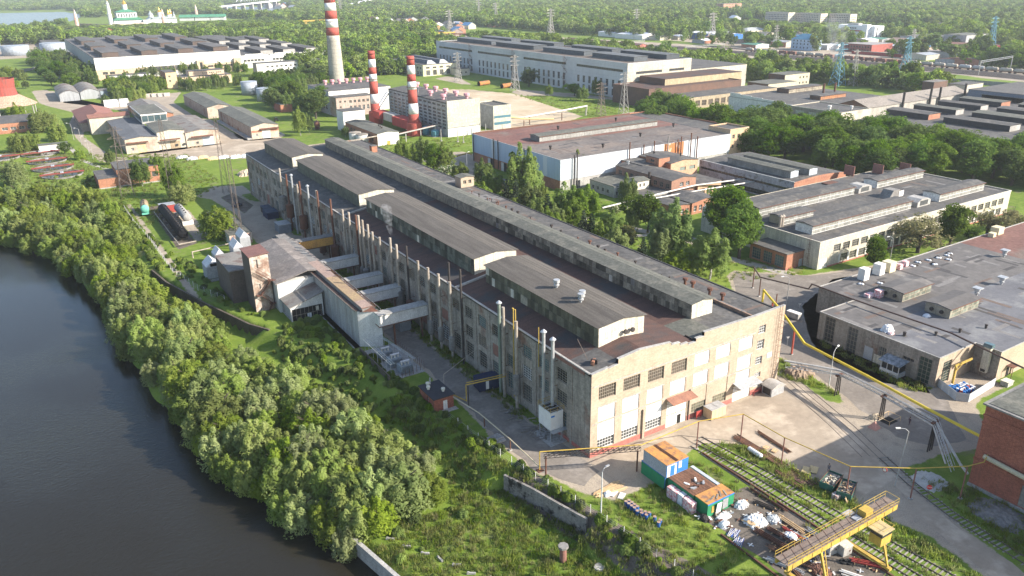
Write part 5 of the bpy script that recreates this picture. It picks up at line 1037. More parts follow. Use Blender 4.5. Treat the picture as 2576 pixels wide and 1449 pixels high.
MB().wall((13.5,0),(13.5,-5.5),-.3,6.9).build('wall',BEIGE_W,k_)if 0 else MB().wall((13.5,0),(13.5,-5.5),-.3,6.9).build('wall',BEIGE_W,k_)
MB().wall((13.5,-5.5),(122,-5.5),-.3,6.9,[(4+12*i,6.4+12*i,0,2.6)for i in range(8)],.25).build('wall',BEIGE,k_)
MB().wall((13.5,40.5),(13.5,29.7),-.3,6.9,[(5,6.2,3,4.2)],.2).build('wall',BEIGE_W,k_);MB().wall((122,40.5),(13.5,40.5),-.3,6.9).build('wall',BEIGE_W,k_);MB().wall((122,-5.5),(122,40.5),-.3,6.9).build('wall',BEIGE_W,k_)
KR=M('dusty_grey_felt',(.135,.125,.118),(.10,.093,.09),sc=.09,stain=(.19,.175,.16),stain_sc=.1,stain_lo=.56,stretch=(.4,1,1),fine=.15)
KB=M('new_bluish_felt',(.135,.135,.145),(.11,.11,.12),sc=.12,stain=(.19,.19,.19),stain_sc=.12,stretch=(.4,1,1),fine=.12)
MB().box(.15,12,6.5,13.5,29.6,6.93).build('roof',KR,k_);MB().box(.15,.15,6.5,13.5,11.998,6.93).build('roof',KB,k_)
MB().box(13.502,17,6.4,78,40.3,6.88).build('roof',KR,k_);MB().box(13.502,-5.4,6.4,78,16.998,6.88).build('roof',KB,k_);MB().box(78.002,-5.4,6.4,121.8,40.3,6.885).build('roof',ROOFR,k_)
for a in((-.1,-.1,.13,29.8,7.1),(.132,-.1,13.6,.13,7.1),(.132,29.6,13.4,29.8,7.1),(13.4,29.8,13.6,40.6,7.05),(13.602,40.35,122,40.6,7.05),(13.4,-5.6,13.6,-.2,7.05),(13.602,-5.6,122,-5.4,7.05)):pb('coping',CONC,k_,a[0],a[1],a[4]-.16,a[2],a[3],a[4]+.02)
TB=M('tan_render_end',(.36,.31,.24),(.28,.24,.18),sc=.5,streak=.4);GPN=M('green_tint_glazing',(.16,.19,.15),(.24,.23,.18),sc=.9,var=.4,streak=.3)
monitorx(k_,21.4,22.6,33.4,28.8,6.9,9.2,.35,GPN,TB,KR,1.1,fr=TB,fans=2);monitorx(k_,21.2,10.6,33.4,16.6,6.9,9.2,.35,GPN,TB,KR,1.1,fr=TB,fans=2)
b=T('entrance_booth','small glazed entrance booth with patched tin roof on the low building','porch',(150.2,83.6))
pb('base_wall',WHITE,b,0,0,0,2.75,4.4,1.0);pb('inner_glazing',GLASSD,b,.25,.25,1.003,2.75,4.15,2.6);MB().add([(-.5,-.4,2.9),(2.8,-.4,3.5),(2.8,4.8,3.5),(-.5,4.8,2.9),(-.5,-.4,3.0),(2.8,-.4,3.6),(2.8,4.8,3.6),(-.5,4.8,3.0)],[(3,2,1,0),(4,5,6,7),(0,1,5,4),(0,4,7,3),(2,3,7,6),(1,2,6,5)]).build('roof',M('patched_tin',(.46,.48,.52),(.12,.14,.15),sc=1.1,rough=.5),b)
for i in range(4):pb('white_frame',FRAMEW,b,.12,.1+1.36*i,1.0,.24,.22+1.36*i,2.8)
for z in(1.0,2.6):pb('white_frame',FRAMEW,b,.1,.1,z,.25,4.3,z+.12)
for y in(0,4.3):pb('post',WHITE,b,0,y,1.0,.1,y+.1,2.95)
# things standing on that roof
FOAM=M('cream_foam_board',(.66,.58,.38),(.58,.50,.33),sc=1,fine=.06)
def stack_(x,y,w,d,h,m_,lab,z=6.93,n=4,name='insulation_stack',cat='stack of boards'):
    t=T(name,lab,cat,(x,y,z),random.uniform(-.1,.1));
    for i in range(n):pb('board_pack',m_,t,random.uniform(0,.06),random.uniform(0,.06),h*i/n+.01,w,d,h*(i+1)/n-.01)
stack_(164.5+14.8,113.5,2.2,2,3.2,WHITEP,'tall white stack of boards at the roof edge, left of the others');stack_(186.2,113.6,2.4,2.2,3.0,WHITEP,'broad white stack of boards beside the cream stack');stack_(190.2,113.4,2.8,2.6,2.8,FOAM,'cream foam board stack between white stacks');stack_(194.6,113.2,1.3,1.4,1.5,SACK,'small red and white pack right of the cream stack');stack_(198.2,113.8,1.6,1.4,1.4,SACK,'pinkish pack farthest right among the roof stacks');stack_(247,114.8,3,2.6,2.2,FOAM,'larger cream foam stack far along the roof');stack_(243.5,114.4,2,1.6,1.2,FOAM,'smaller cream foam stack far along the roof')
stack_(172.0,104.0,1.8,1.6,1.9,SACK,'red and white packs stacked against the roof lantern',n=5);stack_(170.0,105.6,2.4,1.5,.8,SACK,'low red and white packs beside the lantern packs',n=3)
for i,(x,y,r_)in enumerate(((201,112.8,0),(205,114,.4),(209,113.3,.2),(213,113.2,.8),(217,112.6,.1),(177.5,112.6,.5),(182,110,.2),(207,110.8,1),(214,110.5,.3),(219,113.5,.9))):
    t=T('black_bag_heap',['black bag heap first right of the pinkish pack','second black bag heap along the parapet','third black bag heap along the parapet','fourth black bag heap along the parapet','wide black bag heap near the parapet end','dark bag left of the white roof stacks','grey bag heap in front of the white roof stacks','black bag heap standing nearer than the parapet row','bag heap below the parapet row at its right','last black bag heap of the parapet row'][i],'bag heap',(x,y,6.9),r_)
    for k in range(5):o=MB().lathe([(.35,0),(.5,.2),(.35,.5),(.05,.6)],n=7).build('bag',BLACKS if k%3 else PLASTIC,t,loc=((k%3)*.7-.6,(k//3)*.6,0));o.scale=(1,1,.7)
t=T('plastic_wrapped_heap','heap wrapped in white plastic sheet on the low roof','heap',(156.6,91.5,6.93));
def blob(w,l,h,mat,name,parent,loc,seed=1,n=14,sharp=1.6):
    rb=random.Random(seed);me=MB();vs_=[];k=n
    for j in range(k+1):
        for i in range(k+1):
            u,v=i/k*2-1,j/k*2-1;e=max(0,1-(abs(u)**2.6+abs(v)**2.6));z=h*e**(1/sharp)*(1+rb.uniform(-.18,.18))if e>0 else 0
            s_=1+rb.uniform(-.12,.12);vs_.append((u*w/2*s_,v*l/2*s_,z-.05))
    me.add(vs_,[(j*(k+1)+i,j*(k+1)+i+1,(j+1)*(k+1)+i+1,(j+1)*(k+1)+i)for j in range(k)for i in range(k)])
    return me.build(name,mat,parent,loc=loc)
blob(2.8,2.4,1.4,PLASTIC,'sheet',t,(0,0,0),4);blob(1.6,1.2,.5,SACK,'packs',t,(-.9,-1.5,0),5)
t=T('plastic_scrap','crumpled pale plastic beside the front roof lantern','plastic sheet',(171.6,91.4,6.93));blob(1.8,1.5,.5,PLASTIC,'sheet',t,(0,0,0),6)
for i,(x,y)in enumerate(((193.6,91.9),(206.3,92.5),(228.5,103.4),(176,80),(169,82),(163,84))):
    t=T('roof_fan',['galvanised roof fan left of its twin on the grey roof','galvanised roof fan right of its twin on the grey roof','lone galvanised roof fan at the far right of the roof','small black roof cowl in front of the lanterns','small black roof cowl on the bluish felt','dark roof cowl by the pipe crossing'][i],'roof fan',(x,y,6.9));
    if i<3:vent(t,0,0,0,.8);pb('tray',GALV,t,-1,-1,1.9,1,1,2.15)
    else:vent(t,0,0,0,.4,BLACKS);MB().tube((0,0,0),(0,0,.3),.25).build('curb',BLACKS,t)
t=T('roof_cowl','black drum cowl on the wing roof','roof cowl',(157.1,90.7-3,6.93));MB().lathe([(.35,0),(.35,1.0),(.3,1.02)],n=12).build('drum',BLACKS,t);pb('roof_flange',ROOF,t,-.5,-.5,0,.5,.5,.04)
# corner yard with barrels behind a white fence
t=T('panel_fence','pale sheet fence closing a small barrel yard','fence',(152.2,69.5));
fpts=[(2.4,8.2),(-.6,2.0),(.8,.2),(12.2,1.0)]
pts_=[(fpts[0][0]+(fpts[1][0]-fpts[0][0])*i/3,fpts[0][1]+(fpts[1][1]-fpts[0][1])*i/3)for i in range(3)]+[fpts[1],fpts[2]]+[(fpts[2][0]+(fpts[3][0]-fpts[2][0])*i/5,fpts[2][1]+(fpts[3][1]-fpts[2][1])*i/5)for i in range(1,6)]
for(xa,ya),(xb,yb)in zip(pts_,pts_[1:]):
    d=math.hypot(xb-xa,yb-ya);link('fence_panel',unit(M('pale_grey_blue_fence',(.46,.49,.52),(.42,.45,.48),sc=1,var=.05)),t,((xa+xb)/2,(ya+yb)/2,.95),(0,0,math.atan2(yb-ya,xb-xa)),(d-.04,.06,1.9))
cols=[BLUE,REDP,BLUE,M('white_blue_drum',(.5,.55,.6),(.4,.45,.5),sc=2),REDP,BLUE]
drum={}
def barrel(x,y,m_,lab,group,lid=None,z=0,rz=0):
    k=(m_.name,(lid or m_).name)
    if k not in drum:
        d=T('oil_drum',lab,'barrel',(x,y,z),0,group);MB().lathe([(.29,0),(.29,.28),(.31,.3),(.29,.32),(.29,.56),(.31,.58),(.29,.6),(.29,.88)],n=12).build('body',m_,d);MB().lathe([(.3,.88),(.3,.9),(.26,.9),(.26,.885)],n=12).build('lid',lid or m_,d);drum[k]=d;return d
    return dup(drum[k],(x,y,z),0,lab)
rb=random.Random(5)
for i in range(26):barrel(155.2+.75*(i%6)+rb.uniform(-.1,.1),71.8+.8*(i//6)+rb.uniform(-.1,.1),cols[rb.randrange(6)],'steel drum in the crowded corner yard behind the pale sheet fence','drums behind the pale sheet fence',PLASTIC if rb.random()<.5 else None)
t=T('jib_crane','old yellow jib crane over the barrel yard','jib crane',(156.8,75.2));pb('column',YELLOW,t,0,0,0,.4,.4,4.6);pb('jib',YELLOW,t,-.2,.05,4.6,6.2,.35,5.0);MB().tube((.2,.2,3.2),(2.6,.2,4.6),.09).build('brace',YELLOW,t);pb('hoist',BLACKS,t,3.6,0,4.1,4.2,.4,4.6)
t=T('duct_box','tall pale ventilation duct on the recessed wall by the barrel yard','duct',(165.3,73.2));pb('duct',PALEP,t,0,0,1.5,1.1,1.4,7.4);pb('louvre',BLACKS,t,-.04,.2,1.7,-.003,1.2,2.3);MB().prof([(-.2,7.4),(1.3,7.4),(1.1,8.2),(0,8.2)],-.2,1.6).build('cowl',GLASSB,t)
t=T('entrance_canopy','small rusty canopy over a doorway beyond the pale sheet fence','canopy',(170,70.0));pb('canopy_roof',RUST,t,0,0,2.7,2.4,1.5,2.85);pb('doorway',DARKHOLE,t,.6,1.42,0,1.6,1.47,2.2);pb('post',RUST,t,.05,.05,0,.15,.15,2.7)
t=T('step_block','pale concrete step block right of the sheet fence','steps',(165.8,68.5));pb('block',CONC,t,0,0,0,2.2,1.6,1.0);pb('sloped_top',PALEP,t,-.1,-.1,1.003,2.3,1.7,1.12,(0,.05,0))
# red brick block at the right edge
rb_=T('red_brick_building','tall dark red brick building cut off by the right picture edge','brick building',(125.6,12))
MB().wall((0,42.3),(0,0),-.3,15.6,[(8,14,.6,4.6),(20,25,.6,4.6),(30,35,.6,4.6)],.35).build('wall',REDBRICK,rb_);MB().wall((36,42.3),(0,42.3),-.3,15.6).build('wall',REDBRICK,rb_);MB().wall((36,0),(36,42.3),-.3,15.6).build('wall',REDBRICK,rb_);MB().wall((0,0),(36,0),-.3,15.6).build('wall',REDBRICK,rb_)
for a in((8,14),(20,25),(30,35)):pb('boarded_window',CONCD,rb_,.1,42.3-a[1],.6,.2,42.3-a[0],4.6)
for z,d in((13.6,.15),(12.2,.1),(5.2,.12)):pb('string_course',REDBRICK,rb_,-d,-.1,z,-.004,42.4,z+.35)
pb('cornice',CONCD,rb_,-.4,-.4,15.603,36.3,42.7,15.9);pb('roof',ROOFM,rb_,.2,.2,15.903,35.8,42,16.0);pb('footing',CONC,rb_,-.35,0,-.3,-.004,42.3,.5)
# brick group in the middle right
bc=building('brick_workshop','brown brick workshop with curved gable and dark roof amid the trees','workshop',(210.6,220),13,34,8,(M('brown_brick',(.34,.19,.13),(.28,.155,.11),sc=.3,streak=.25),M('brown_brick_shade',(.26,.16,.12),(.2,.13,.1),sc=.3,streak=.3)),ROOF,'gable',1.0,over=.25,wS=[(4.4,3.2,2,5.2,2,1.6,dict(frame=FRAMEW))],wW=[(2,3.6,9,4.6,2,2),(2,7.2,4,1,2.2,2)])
MB().tube((-.9,12,.5),(-.9,12,9.6),.55,n=12).build('boiler_flue',BLACKS,bc)
vent(bc,3.2,30,8.6,.7,GALV)
bd=building('tall_brick_block','taller orange brick block with two grey window panels','workshop',(226,237.2),15.5,20,9.8,(M('salmon_brick',(.54,.34,.22),(.48,.30,.19),sc=.3,streak=.15),ORBRICK),ROOF,'gable',.9,wS=[(5.2,5.4,2,6,3.4,1.6,dict(nx=1,nz=1,glass=M('grey_green_panel',(.22,.26,.22),(.18,.21,.18),sc=2)))])
building('stair_turret',None,None,None,6,8,3.4,ORBRICK,ROOF,'flat',parent=bd,off=(-4,3,8.5),wW=[(2.6,3,1,1.4,2.6,1)]);building('left_wing',None,None,None,10,14,9.0,ORBRICK,ROOF,'flat',parent=bd,off=(-10,6,0));vent(bd,4,15,10.6,.6,BLACKS);vent(bd,11,6,10.6,.6,BLACKS)
building('flat_roof_wing','pale flat roofed wing right of the brick workshop','annex',(224,219),13,14,4.8,(MATS['salmon_brick'],ORBRICK),ROOF,'flat',wS=[(1,4,3,.4,3,2.6)])
lw=building('low_grey_wing','low grey rendered wing with pale doors left of the brick workshop','annex',(195.6,236.5),14.8,16,4.4,(GREYP,CONC),ROOFM,'flat',wW=[(1.5,3.2,4,1.2,1.4,1.4)],wS=[(1,4,2,1,1.3,1.4)])
ld=building('door_wing','small grey wing with three blue grey doors below the brick workshop','annex',(197,221),13.5,15,3.8,(CONC,GREYP),ROOF,'flat',wW=[(1.4,3.8,4,.0,1.6,2.2,dict(solid=MATS['pale_grey_blue_gate'],nm='door'))]);building('hut_tower',None,None,None,6,7,3.4,PALEP,ROOFM,'gablex',.6,parent=ld,off=(4,8,3.9),z0=0,wS=[(1,2,2,1.2,.9,1.2)])
ba=building('arched_brick_block','low orange brick building with two shallow arched gables and tall windows','workshop',(195.6,202),8,12,4.0,(ORBRICK,ORBRICK),ROOF,'gable',.5,wS=[(.8,2.4,3,.9,1.5,1.8,dict(frame=FRAMEW))]);building('right_bay',None,None,None,14,13,4.4,ORBRICK,ROOF,'gable',1.0,parent=ba,off=(8.1,-.6,0),wS=[(1,2.7,5,1,1.5,2.2,dict(frame=FRAMEW))])
# ---------------------------------------------------------------- far right works
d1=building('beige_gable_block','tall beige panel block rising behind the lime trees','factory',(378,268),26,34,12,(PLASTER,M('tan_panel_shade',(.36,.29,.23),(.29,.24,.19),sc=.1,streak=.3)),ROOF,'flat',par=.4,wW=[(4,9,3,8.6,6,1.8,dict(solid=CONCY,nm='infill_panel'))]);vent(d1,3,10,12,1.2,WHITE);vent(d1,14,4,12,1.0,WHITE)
d2=building('stepped_wall_shop','grey flat shop with a stepped white side wall','factory',(398,302.5),78,65,8.6,(GREYP,WHITE),ROOF,'flat');monitorx(d2,31,18,56,26,8.7,11,.4,M('orange_glazing',(.45,.2,.08),(.3,.16,.1),sc=.8,var=.3),BRN,ROOF,2,False,fr=RUST);monitorx(d2,40,50,74,60,8.7,11.4,.4,OLDPANEL,BRN,ROOF,2,False,fr=RUST)
for i,(x,y)in enumerate(((60,38),(69,36))):MB().tube((x,y,8.6),(x,y,15),.7).build('roof_stack',RUST,d2)
for i in range(6):pb('wall_step',WHITE,d2,-.1,64-i*9-8.9,8.6,.25,64-i*9,11.4-i*.45)
lr=building('ridge_hall','long hall with a pale pitched roof running away to the right','factory',(421,281),104,20,9.5,(M('pale_sheeting_wall',(.42,.39,.34),(.34,.32,.28),sc=.2,streak=.3,stretch=(2,2,.3)),BRN),M('pale_brown_sheet_roof',(.25,.22,.19),(.21,.185,.16),sc=.1),'gablex',3.4,over=.5)
for i,x in enumerate((32,60,70,98)):MB().tube((x,-.9,5),(x,-.9,16),.7).build('wall_stack',BLACKS,lr)
dn=T('monitor_field_shop','wide low shop with three rows of dark roof monitors at the far right','factory',(378,168));MB().box(0,17,-.3,190,98,7.8).build('wall',MATS['dirty_beige_wall'],dn);MB().box(0,-2,-.3,190,16.99,5.6).build('wall',MATS['dirty_beige_wall'],dn);pb('roof',ROOF,dn,.2,17.2,7.803,190,97.8,8.0);pb('roof',ROOFB,dn,.2,-1.8,5.603,190,17,5.8)
pb('window_strip',GLASSD,dn,-.06,62,4.6,-.004,92,6.4)
DM=M('near_black_glazing',(.03,.032,.042),(.02,.022,.03),sc=.5,rough=.5,streak=.2)
for i,(x0,y0,x1,y1)in enumerate(((39,80,50,108),(65,80,73,108),(90,80,98,108),(112,80,122,108),(38,37,48,74),(65,38,76,74),(90,38,101,74),(113,38,124,74),(137,38,148,74),(137,80,148,108),(36,1,47,31),(62,-4,73,31),(88,0,99,31),(112,0,123,31))):
    monitor(dn,x0,y0-6,x1,y1-9,7.9 if y0>15 else 6.4,10.8,.5,DM,CONC if i%3 else ORBRICK,ROOFM if i%2 else ROOF,lite=True)
building('blue_grey_shed','blue grey clad shed beyond the monitor field','shed',(515,240),60,36,13,(M('blue_grey_cladding',(.16,.19,.24),(.13,.155,.20),sc=.2,streak=.2),MATS['blue_grey_cladding']if 'blue_grey_cladding' in MATS else CONC),ROOF,'flat')
building('beige_hut','small beige rooftop house beside the blue grey shed','house',(540,292),22,12,12,PLASTER,ROOF,'flat');building('lift_house','small dark raised hut at the end of the long pitched roof','house',(520,302),16,8,14.5,BRN,SLATE,'flat')
for i in range(2):building('square_flue',['left','right'][i]+' one of two square grey flues on the far right roof','flue',(590+i*9,262-i*6),5,5,15,CONC,ROOF,'flat')

def patches(t,x0,y0,x1,y1,z,n,mats,seed=1):
    rb=random.Random(seed)
    for i in range(n):
        w,l=(rb.uniform(.9,1.3),rb.uniform(3,11))if rb.random()<.5 else(rb.uniform(2,9),rb.uniform(.8,1.2));x,y=rb.uniform(x0,x1-w),rb.uniform(y0,y1-l);zz=z+.006+.004*i/n
        pb('felt_patch',rb.choice(mats),t,x,y,zz-.02,x+w,y+l,zz,(0,0,rb.uniform(-.03,.03)))
FP=[M('dark_felt_patch',(.075,.07,.07),(.06,.056,.055),sc=.5),M('pale_felt_patch',(.20,.19,.18),(.16,.15,.145),sc=.5),M('brownish_felt_patch',(.15,.11,.09),(.12,.09,.075),sc=.5)]
patches(hall,42.7,4,49.9,225,17.0,60,FP,2);patches(k_,14,18,77,40,6.88,40,FP,3);patches(k_,14,-5,77,16,6.88,26,FP,4);patches(k_,.5,.5,13,29,6.93,12,FP,5);patches(f6,1,1,104,47,8.35,60,FP,6);patches(h2,1,1,97,33,12.9,40,FP,7);patches(h2,1,35,97,72,12.92,36,[FP[0],M('rusty_felt_patch',(.24,.12,.09),(.2,.1,.08),sc=.5)],8);patches(h5,18,1,30,49,8.4,10,FP,9);patches(g3,2,2,60,298,24.6,60,FP,10);patches(fh_,2,2,130,340,20.1,60,FP,11)
def smoke(lab,x,y,z,w,h,dens,lean):
    t=T('smoke',lab,'smoke',(x,y,z));b=MB().lathe([(w*(.25+.9*(i/9)**.8)*(.55 if i in(0,9)else 1),h*i/9)for i in range(10)],n=14)
    b.v=[(p[0]+lean*p[2],p[1]+.3*math.sin(p[2]*6/h)*w,p[2])for p in b.v];o=b.build('plume',bpy.data.materials.new('thin_smoke'),t);mt=o.data.materials[0];mt.use_nodes=True;n=mt.node_tree;n.nodes.clear();L=n.links
    v=n.nodes.new('ShaderNodeVolumePrincipled');v.inputs['Color'].default_value=(.9,.92,.95,1);q=n.nodes.new('ShaderNodeTexNoise');q.inputs['Scale'].default_value=1.6/w;g=n.nodes.new('ShaderNodeNewGeometry');L.new(g.outputs['Position'],q.inputs[0]);r=n.nodes.new('ShaderNodeMapRange');r.inputs[1].default_value=.42;r.inputs[2].default_value=.75;r.inputs[4].default_value=dens;L.new(q.outputs['Fac'],r.inputs[0]);L.new(r.outputs[0],v.inputs['Density']);u=n.nodes.new('ShaderNodeOutputMaterial');L.new(v.outputs[0],u.inputs['Volume'])
smoke('faint wisp of smoke rising from a stack before the long monitor',75.5,180,20.6,1.4,9,.22,-.15);smoke('thin pale smoke drifting up past the sky blue pylon',560,404,6,9,45,.03,-.35)
# ---------------------------------------------------------------- foliage
def leaf_mat(name,c1,c2,var=.25,trans=.55,spots=None,sc=.35):
    mt=bpy.data.materials.new(name);mt.use_nodes=True;n=mt.node_tree;L=n.links;n.nodes.clear()
    out=n.nodes.new('ShaderNodeOutputMaterial');d=n.nodes.new('ShaderNodeBsdfDiffuse');t=n.nodes.new('ShaderNodeBsdfTranslucent');mx=n.nodes.new('ShaderNodeMixShader');mx.inputs[0].default_value=trans
    g=n.nodes.new('ShaderNodeNewGeometry');no=n.nodes.new('ShaderNodeTexNoise');no.inputs['Scale'].default_value=sc;no.inputs['Detail'].default_value=3;L.new(g.outputs['Position'],no.inputs[0])
    r=n.nodes.new('ShaderNodeMapRange');r.inputs[1].default_value=.36;r.inputs[2].default_value=.64;L.new(no.outputs['Fac'],r.inputs[0])
    m1=n.nodes.new('ShaderNodeMix');m1.data_type='RGBA';m1.inputs[6].default_value=(*c1,1);m1.inputs[7].default_value=(*c2,1);L.new(r.outputs[0],m1.inputs[0])
    oi=n.nodes.new('ShaderNodeObjectInfo');hs=n.nodes.new('ShaderNodeHueSaturation');L.new(m1.outputs[2],hs.inputs['Color'])
    for a,lo,hi,k in(('Value',1-var,1+var,1),('Hue',.478,.500,7.3),('Saturation',.8,1.1,3.7)):
        q=n.nodes.new('ShaderNodeMath');q.operation='MULTIPLY';q.inputs[1].default_value=k;L.new(oi.outputs['Random'],q.inputs[0]);f=n.nodes.new('ShaderNodeMath');f.operation='FRACT';L.new(q.outputs[0],f.inputs[0])
        w=n.nodes.new('ShaderNodeMapRange');w.inputs[3].default_value=lo;w.inputs[4].default_value=hi;L.new(f.outputs[0],w.inputs[0]);L.new(w.outputs[0],hs.inputs[a])
    src=hs.outputs[0]
    if spots:
        n2=n.nodes.new('ShaderNodeTexNoise');n2.inputs['Scale'].default_value=1.6;L.new(g.outputs['Position'],n2.inputs[0]);r2=n.nodes.new('ShaderNodeMapRange');r2.inputs[1].default_value=.56;r2.inputs[2].default_value=.6;L.new(n2.outputs['Fac'],r2.inputs[0])
        m2=n.nodes.new('ShaderNodeMix');m2.data_type='RGBA';L.new(r2.outputs[0],m2.inputs[0]);L.new(src,m2.inputs[6]);m2.inputs[7].default_value=(*spots,1);src=m2.outputs[2]
    L.new(src,d.inputs[0]);L.new(src,t.inputs[0]);L.new(d.outputs[0],mx.inputs[1]);L.new(t.outputs[0],mx.inputs[2]);L.new(mx.outputs[0],out.inputs[0]);return mt
LM={'willow':leaf_mat('silvery_willow_leaves',(0.242,0.327,0.090),(0.331,0.409,0.153),.22),
      'bright':leaf_mat('fresh_green_leaves',(0.185,0.273,0.040),(0.266,0.355,0.059),.2),
      'bank':leaf_mat('olive_green_leaves',(0.174,0.251,0.046),(0.246,0.312,0.073),.3),
      'lime':leaf_mat('deep_green_leaves',(0.079,0.160,0.018),(0.129,0.221,0.029),.25),
      'birch':leaf_mat('birch_leaves',(0.139,0.214,0.045),(0.190,0.273,0.061),.2),
      'poplar':leaf_mat('poplar_leaves',(0.177,0.271,0.073),(0.244,0.335,0.106),.15),
      'spruce':leaf_mat('spruce_needles',(0.037,0.063,0.034),(0.059,0.087,0.045),.2,.15),
      'bloom':leaf_mat('chestnut_in_bloom',(0.099,0.165,0.040),(0.132,0.198,0.053),.1,.3,(0.726,0.686,0.554)),
      'dry':leaf_mat('dull_yellow_green_leaves',(0.211,0.224,0.079),(0.264,0.251,0.106),.2),
      'wood':leaf_mat('far_wood_leaves',(0.092,0.165,0.026),(0.198,0.284,0.048),.45,.3,sc=.02)}
BARK=M('brown_bark',(.10,.08,.06),(.065,.052,.042),sc=3,bump=.02);BIRCHB=M('birch_bark',(.50,.48,.44),(.12,.11,.10),sc=2.5,stretch=(1,1,3))
def leaves(rs,cen,rad,n,size,squash=1.0,outward=.7,droop=0.):
    """n leaf-sized faces over a lumpy clump"""
    v=rs.normal(size=(n,3));v/=np.linalg.norm(v,axis=1)[:,None]
    p=cen+v*rad*(.62+.38*rs.random((n,1))**.5)*np.array([1,1,squash]);p[:,2]-=droop*rad*rs.random(n)
    nr=v*outward+rs.normal(size=(n,3))*.55+np.array([0,0,.25]);nr/=np.linalg.norm(nr,axis=1)[:,None]
    a=np.cross(nr,rs.normal(size=(n,3)));a/=np.linalg.norm(a,axis=1)[:,None];b_=np.cross(nr,a)
    s=size*(.6+.8*rs.random((n,1)));el=1+.5*rs.random((n,1))
    return np.stack([p-a*s*el,p-b_*s*.55,p+a*s*el,p+b_*s*.55],1)
def quads_mesh(name,Q,mat):
    V=Q.reshape(-1,3).astype(np.float32);k=len(Q);me=bpy.data.meshes.new(name);me.vertices.add(len(V));me.vertices.foreach_set('co',V.ravel())
    me.loops.add(4*k);me.loops.foreach_set('vertex_index',np.arange(4*k,dtype=np.int32));me.polygons.add(k);me.polygons.foreach_set('loop_start',np.arange(0,4*k,4,dtype=np.int32));me.update(calc_edges=True);me.materials.append(mat);return me
def crown_mesh(kind,seed,H=10.,Rr=3.6,base=1.6,clumps=44,per=85,size=.24,mat=None):
    rs=np.random.default_rng(seed);out=[]
    if kind=='spruce':
        for k in range(15):
            z=base*.4+(H-base*.4)*k/15;r=Rr*.78*(1-k/15.5)**.9*(1+.18*rs.normal())
            m_=max(4,int(11*r/Rr)+3)
            for j in range(m_):
                a=2*math.pi*(j+rs.random())/m_
                for f in(.45,.85):out.append(leaves(rs,np.array([math.cos(a)*r*f,math.sin(a)*r*f,z-.35*f*r*.5]),r*.26+.1,16,size*.85,.4,.3,.4))
    elif kind in('willow','bright','bank','poplar','birch'):
        np_={'willow':11,'bright':10,'bank':12,'poplar':9,'birch':10}[kind];nl={'willow':560,'bright':520,'bank':560,'poplar':640,'birch':560}[kind]
        for k in range(np_):
            a=2.4*k+rs.random()*.8;rr0=Rr*(0 if k==0 else .34+.40*((k-1)/(np_-1))**.6);x0,y0=math.cos(a)*rr0,math.sin(a)*rr0
            top=H*(1-.36*(rr0/Rr)**1.3-.10*rs.random())if k else H;bot=base+(.0 if k>np_//2 else .25*H)*rs.random();pr=Rr*(.38+.14*rs.random())
            t=rs.random(nl)**.85;an=rs.random(nl)*6.283;wob=1+.28*np.sin(t*19+k)+.2*np.sin(an*3+t*9+k);prof=(np.clip(1.02-t,0,1)**.44)*np.clip(.45+t*3,0,1)
            r=pr*prof*wob*(.62+.42*rs.random(nl)**.5);lean=.12*t*(top-bot)
            p=np.stack([x0+np.cos(an)*r+math.cos(a)*lean*.6,y0+np.sin(an)*r+math.sin(a)*lean*.6,bot+t*(top-bot)],-1)
            nr=np.stack([np.cos(an),np.sin(an),.6+.7*t],-1)+rs.normal(size=(nl,3))*.45;nr/=np.linalg.norm(nr,axis=1)[:,None]
            upv=np.stack([np.cos(an)*.5,np.sin(an)*.5,np.full(nl,-1. if kind=='birch' else 1.)],-1)+rs.normal(size=(nl,3))*.5;aa=upv-nr*(upv*nr).sum(1)[:,None];aa/=np.linalg.norm(aa,axis=1)[:,None];bb=np.cross(nr,aa)
            s_=size*(.65+.8*rs.random((nl,1)));out.append(np.stack([p-aa*s_*1.5,p-bb*s_*.6,p+aa*s_*1.5,p+bb*s_*.6],1))
        out.append(leaves(rs,np.array([0,0,(base+H)*.42]),Rr*.72,260,size*2.6,1.25,.9))
    else:
        zc=(base+H)/2;hz=(H-base)/2
        lob=[(rs.normal()*.42,rs.normal()*.42,rs.uniform(-.35,.4),rs.uniform(.5,.78))for _ in range(5)]+[(0,0,.1,.8)]
        for k in range(clumps):
            l=lob[rs.integers(len(lob))];v=rs.normal(size=3);v/=np.linalg.norm(v)
            f=l[3]*(.7+.3*rs.random());x,y,z=l[0]+v[0]*f,l[1]+v[1]*f,l[2]+v[2]*f
            if kind in('poplar',):x*=.75;y*=.75
            z=max(-1,min(1,z));taper={'birch':1.05-.42*(z+1)/2,'poplar':.95-.35*abs(z),'willow':1.06-.22*(z+1)/2}.get(kind,1.02-.14*(z+1)/2)
            c=np.array([x*Rr*taper*.86,y*Rr*taper*.86,zc+z*hz*.92]);cr=Rr*(.20+.13*rs.random())*(.78 if clumps>100 else 1)
            sq={'birch':1.25,'willow':1.15,'poplar':1.35}.get(kind,.8)
            out.append(leaves(rs,c,cr,per,size,sq,.75,.9 if kind=='birch' else .15))
            if rs.random()<.5:out.append(leaves(rs,c*np.array([.6,.6,1])+np.array([0,0,-.4]),cr*1.1,per//3,size*1.2,1,.5))
    return quads_mesh(kind+'_crown',np.concatenate(out),mat or LM[kind])
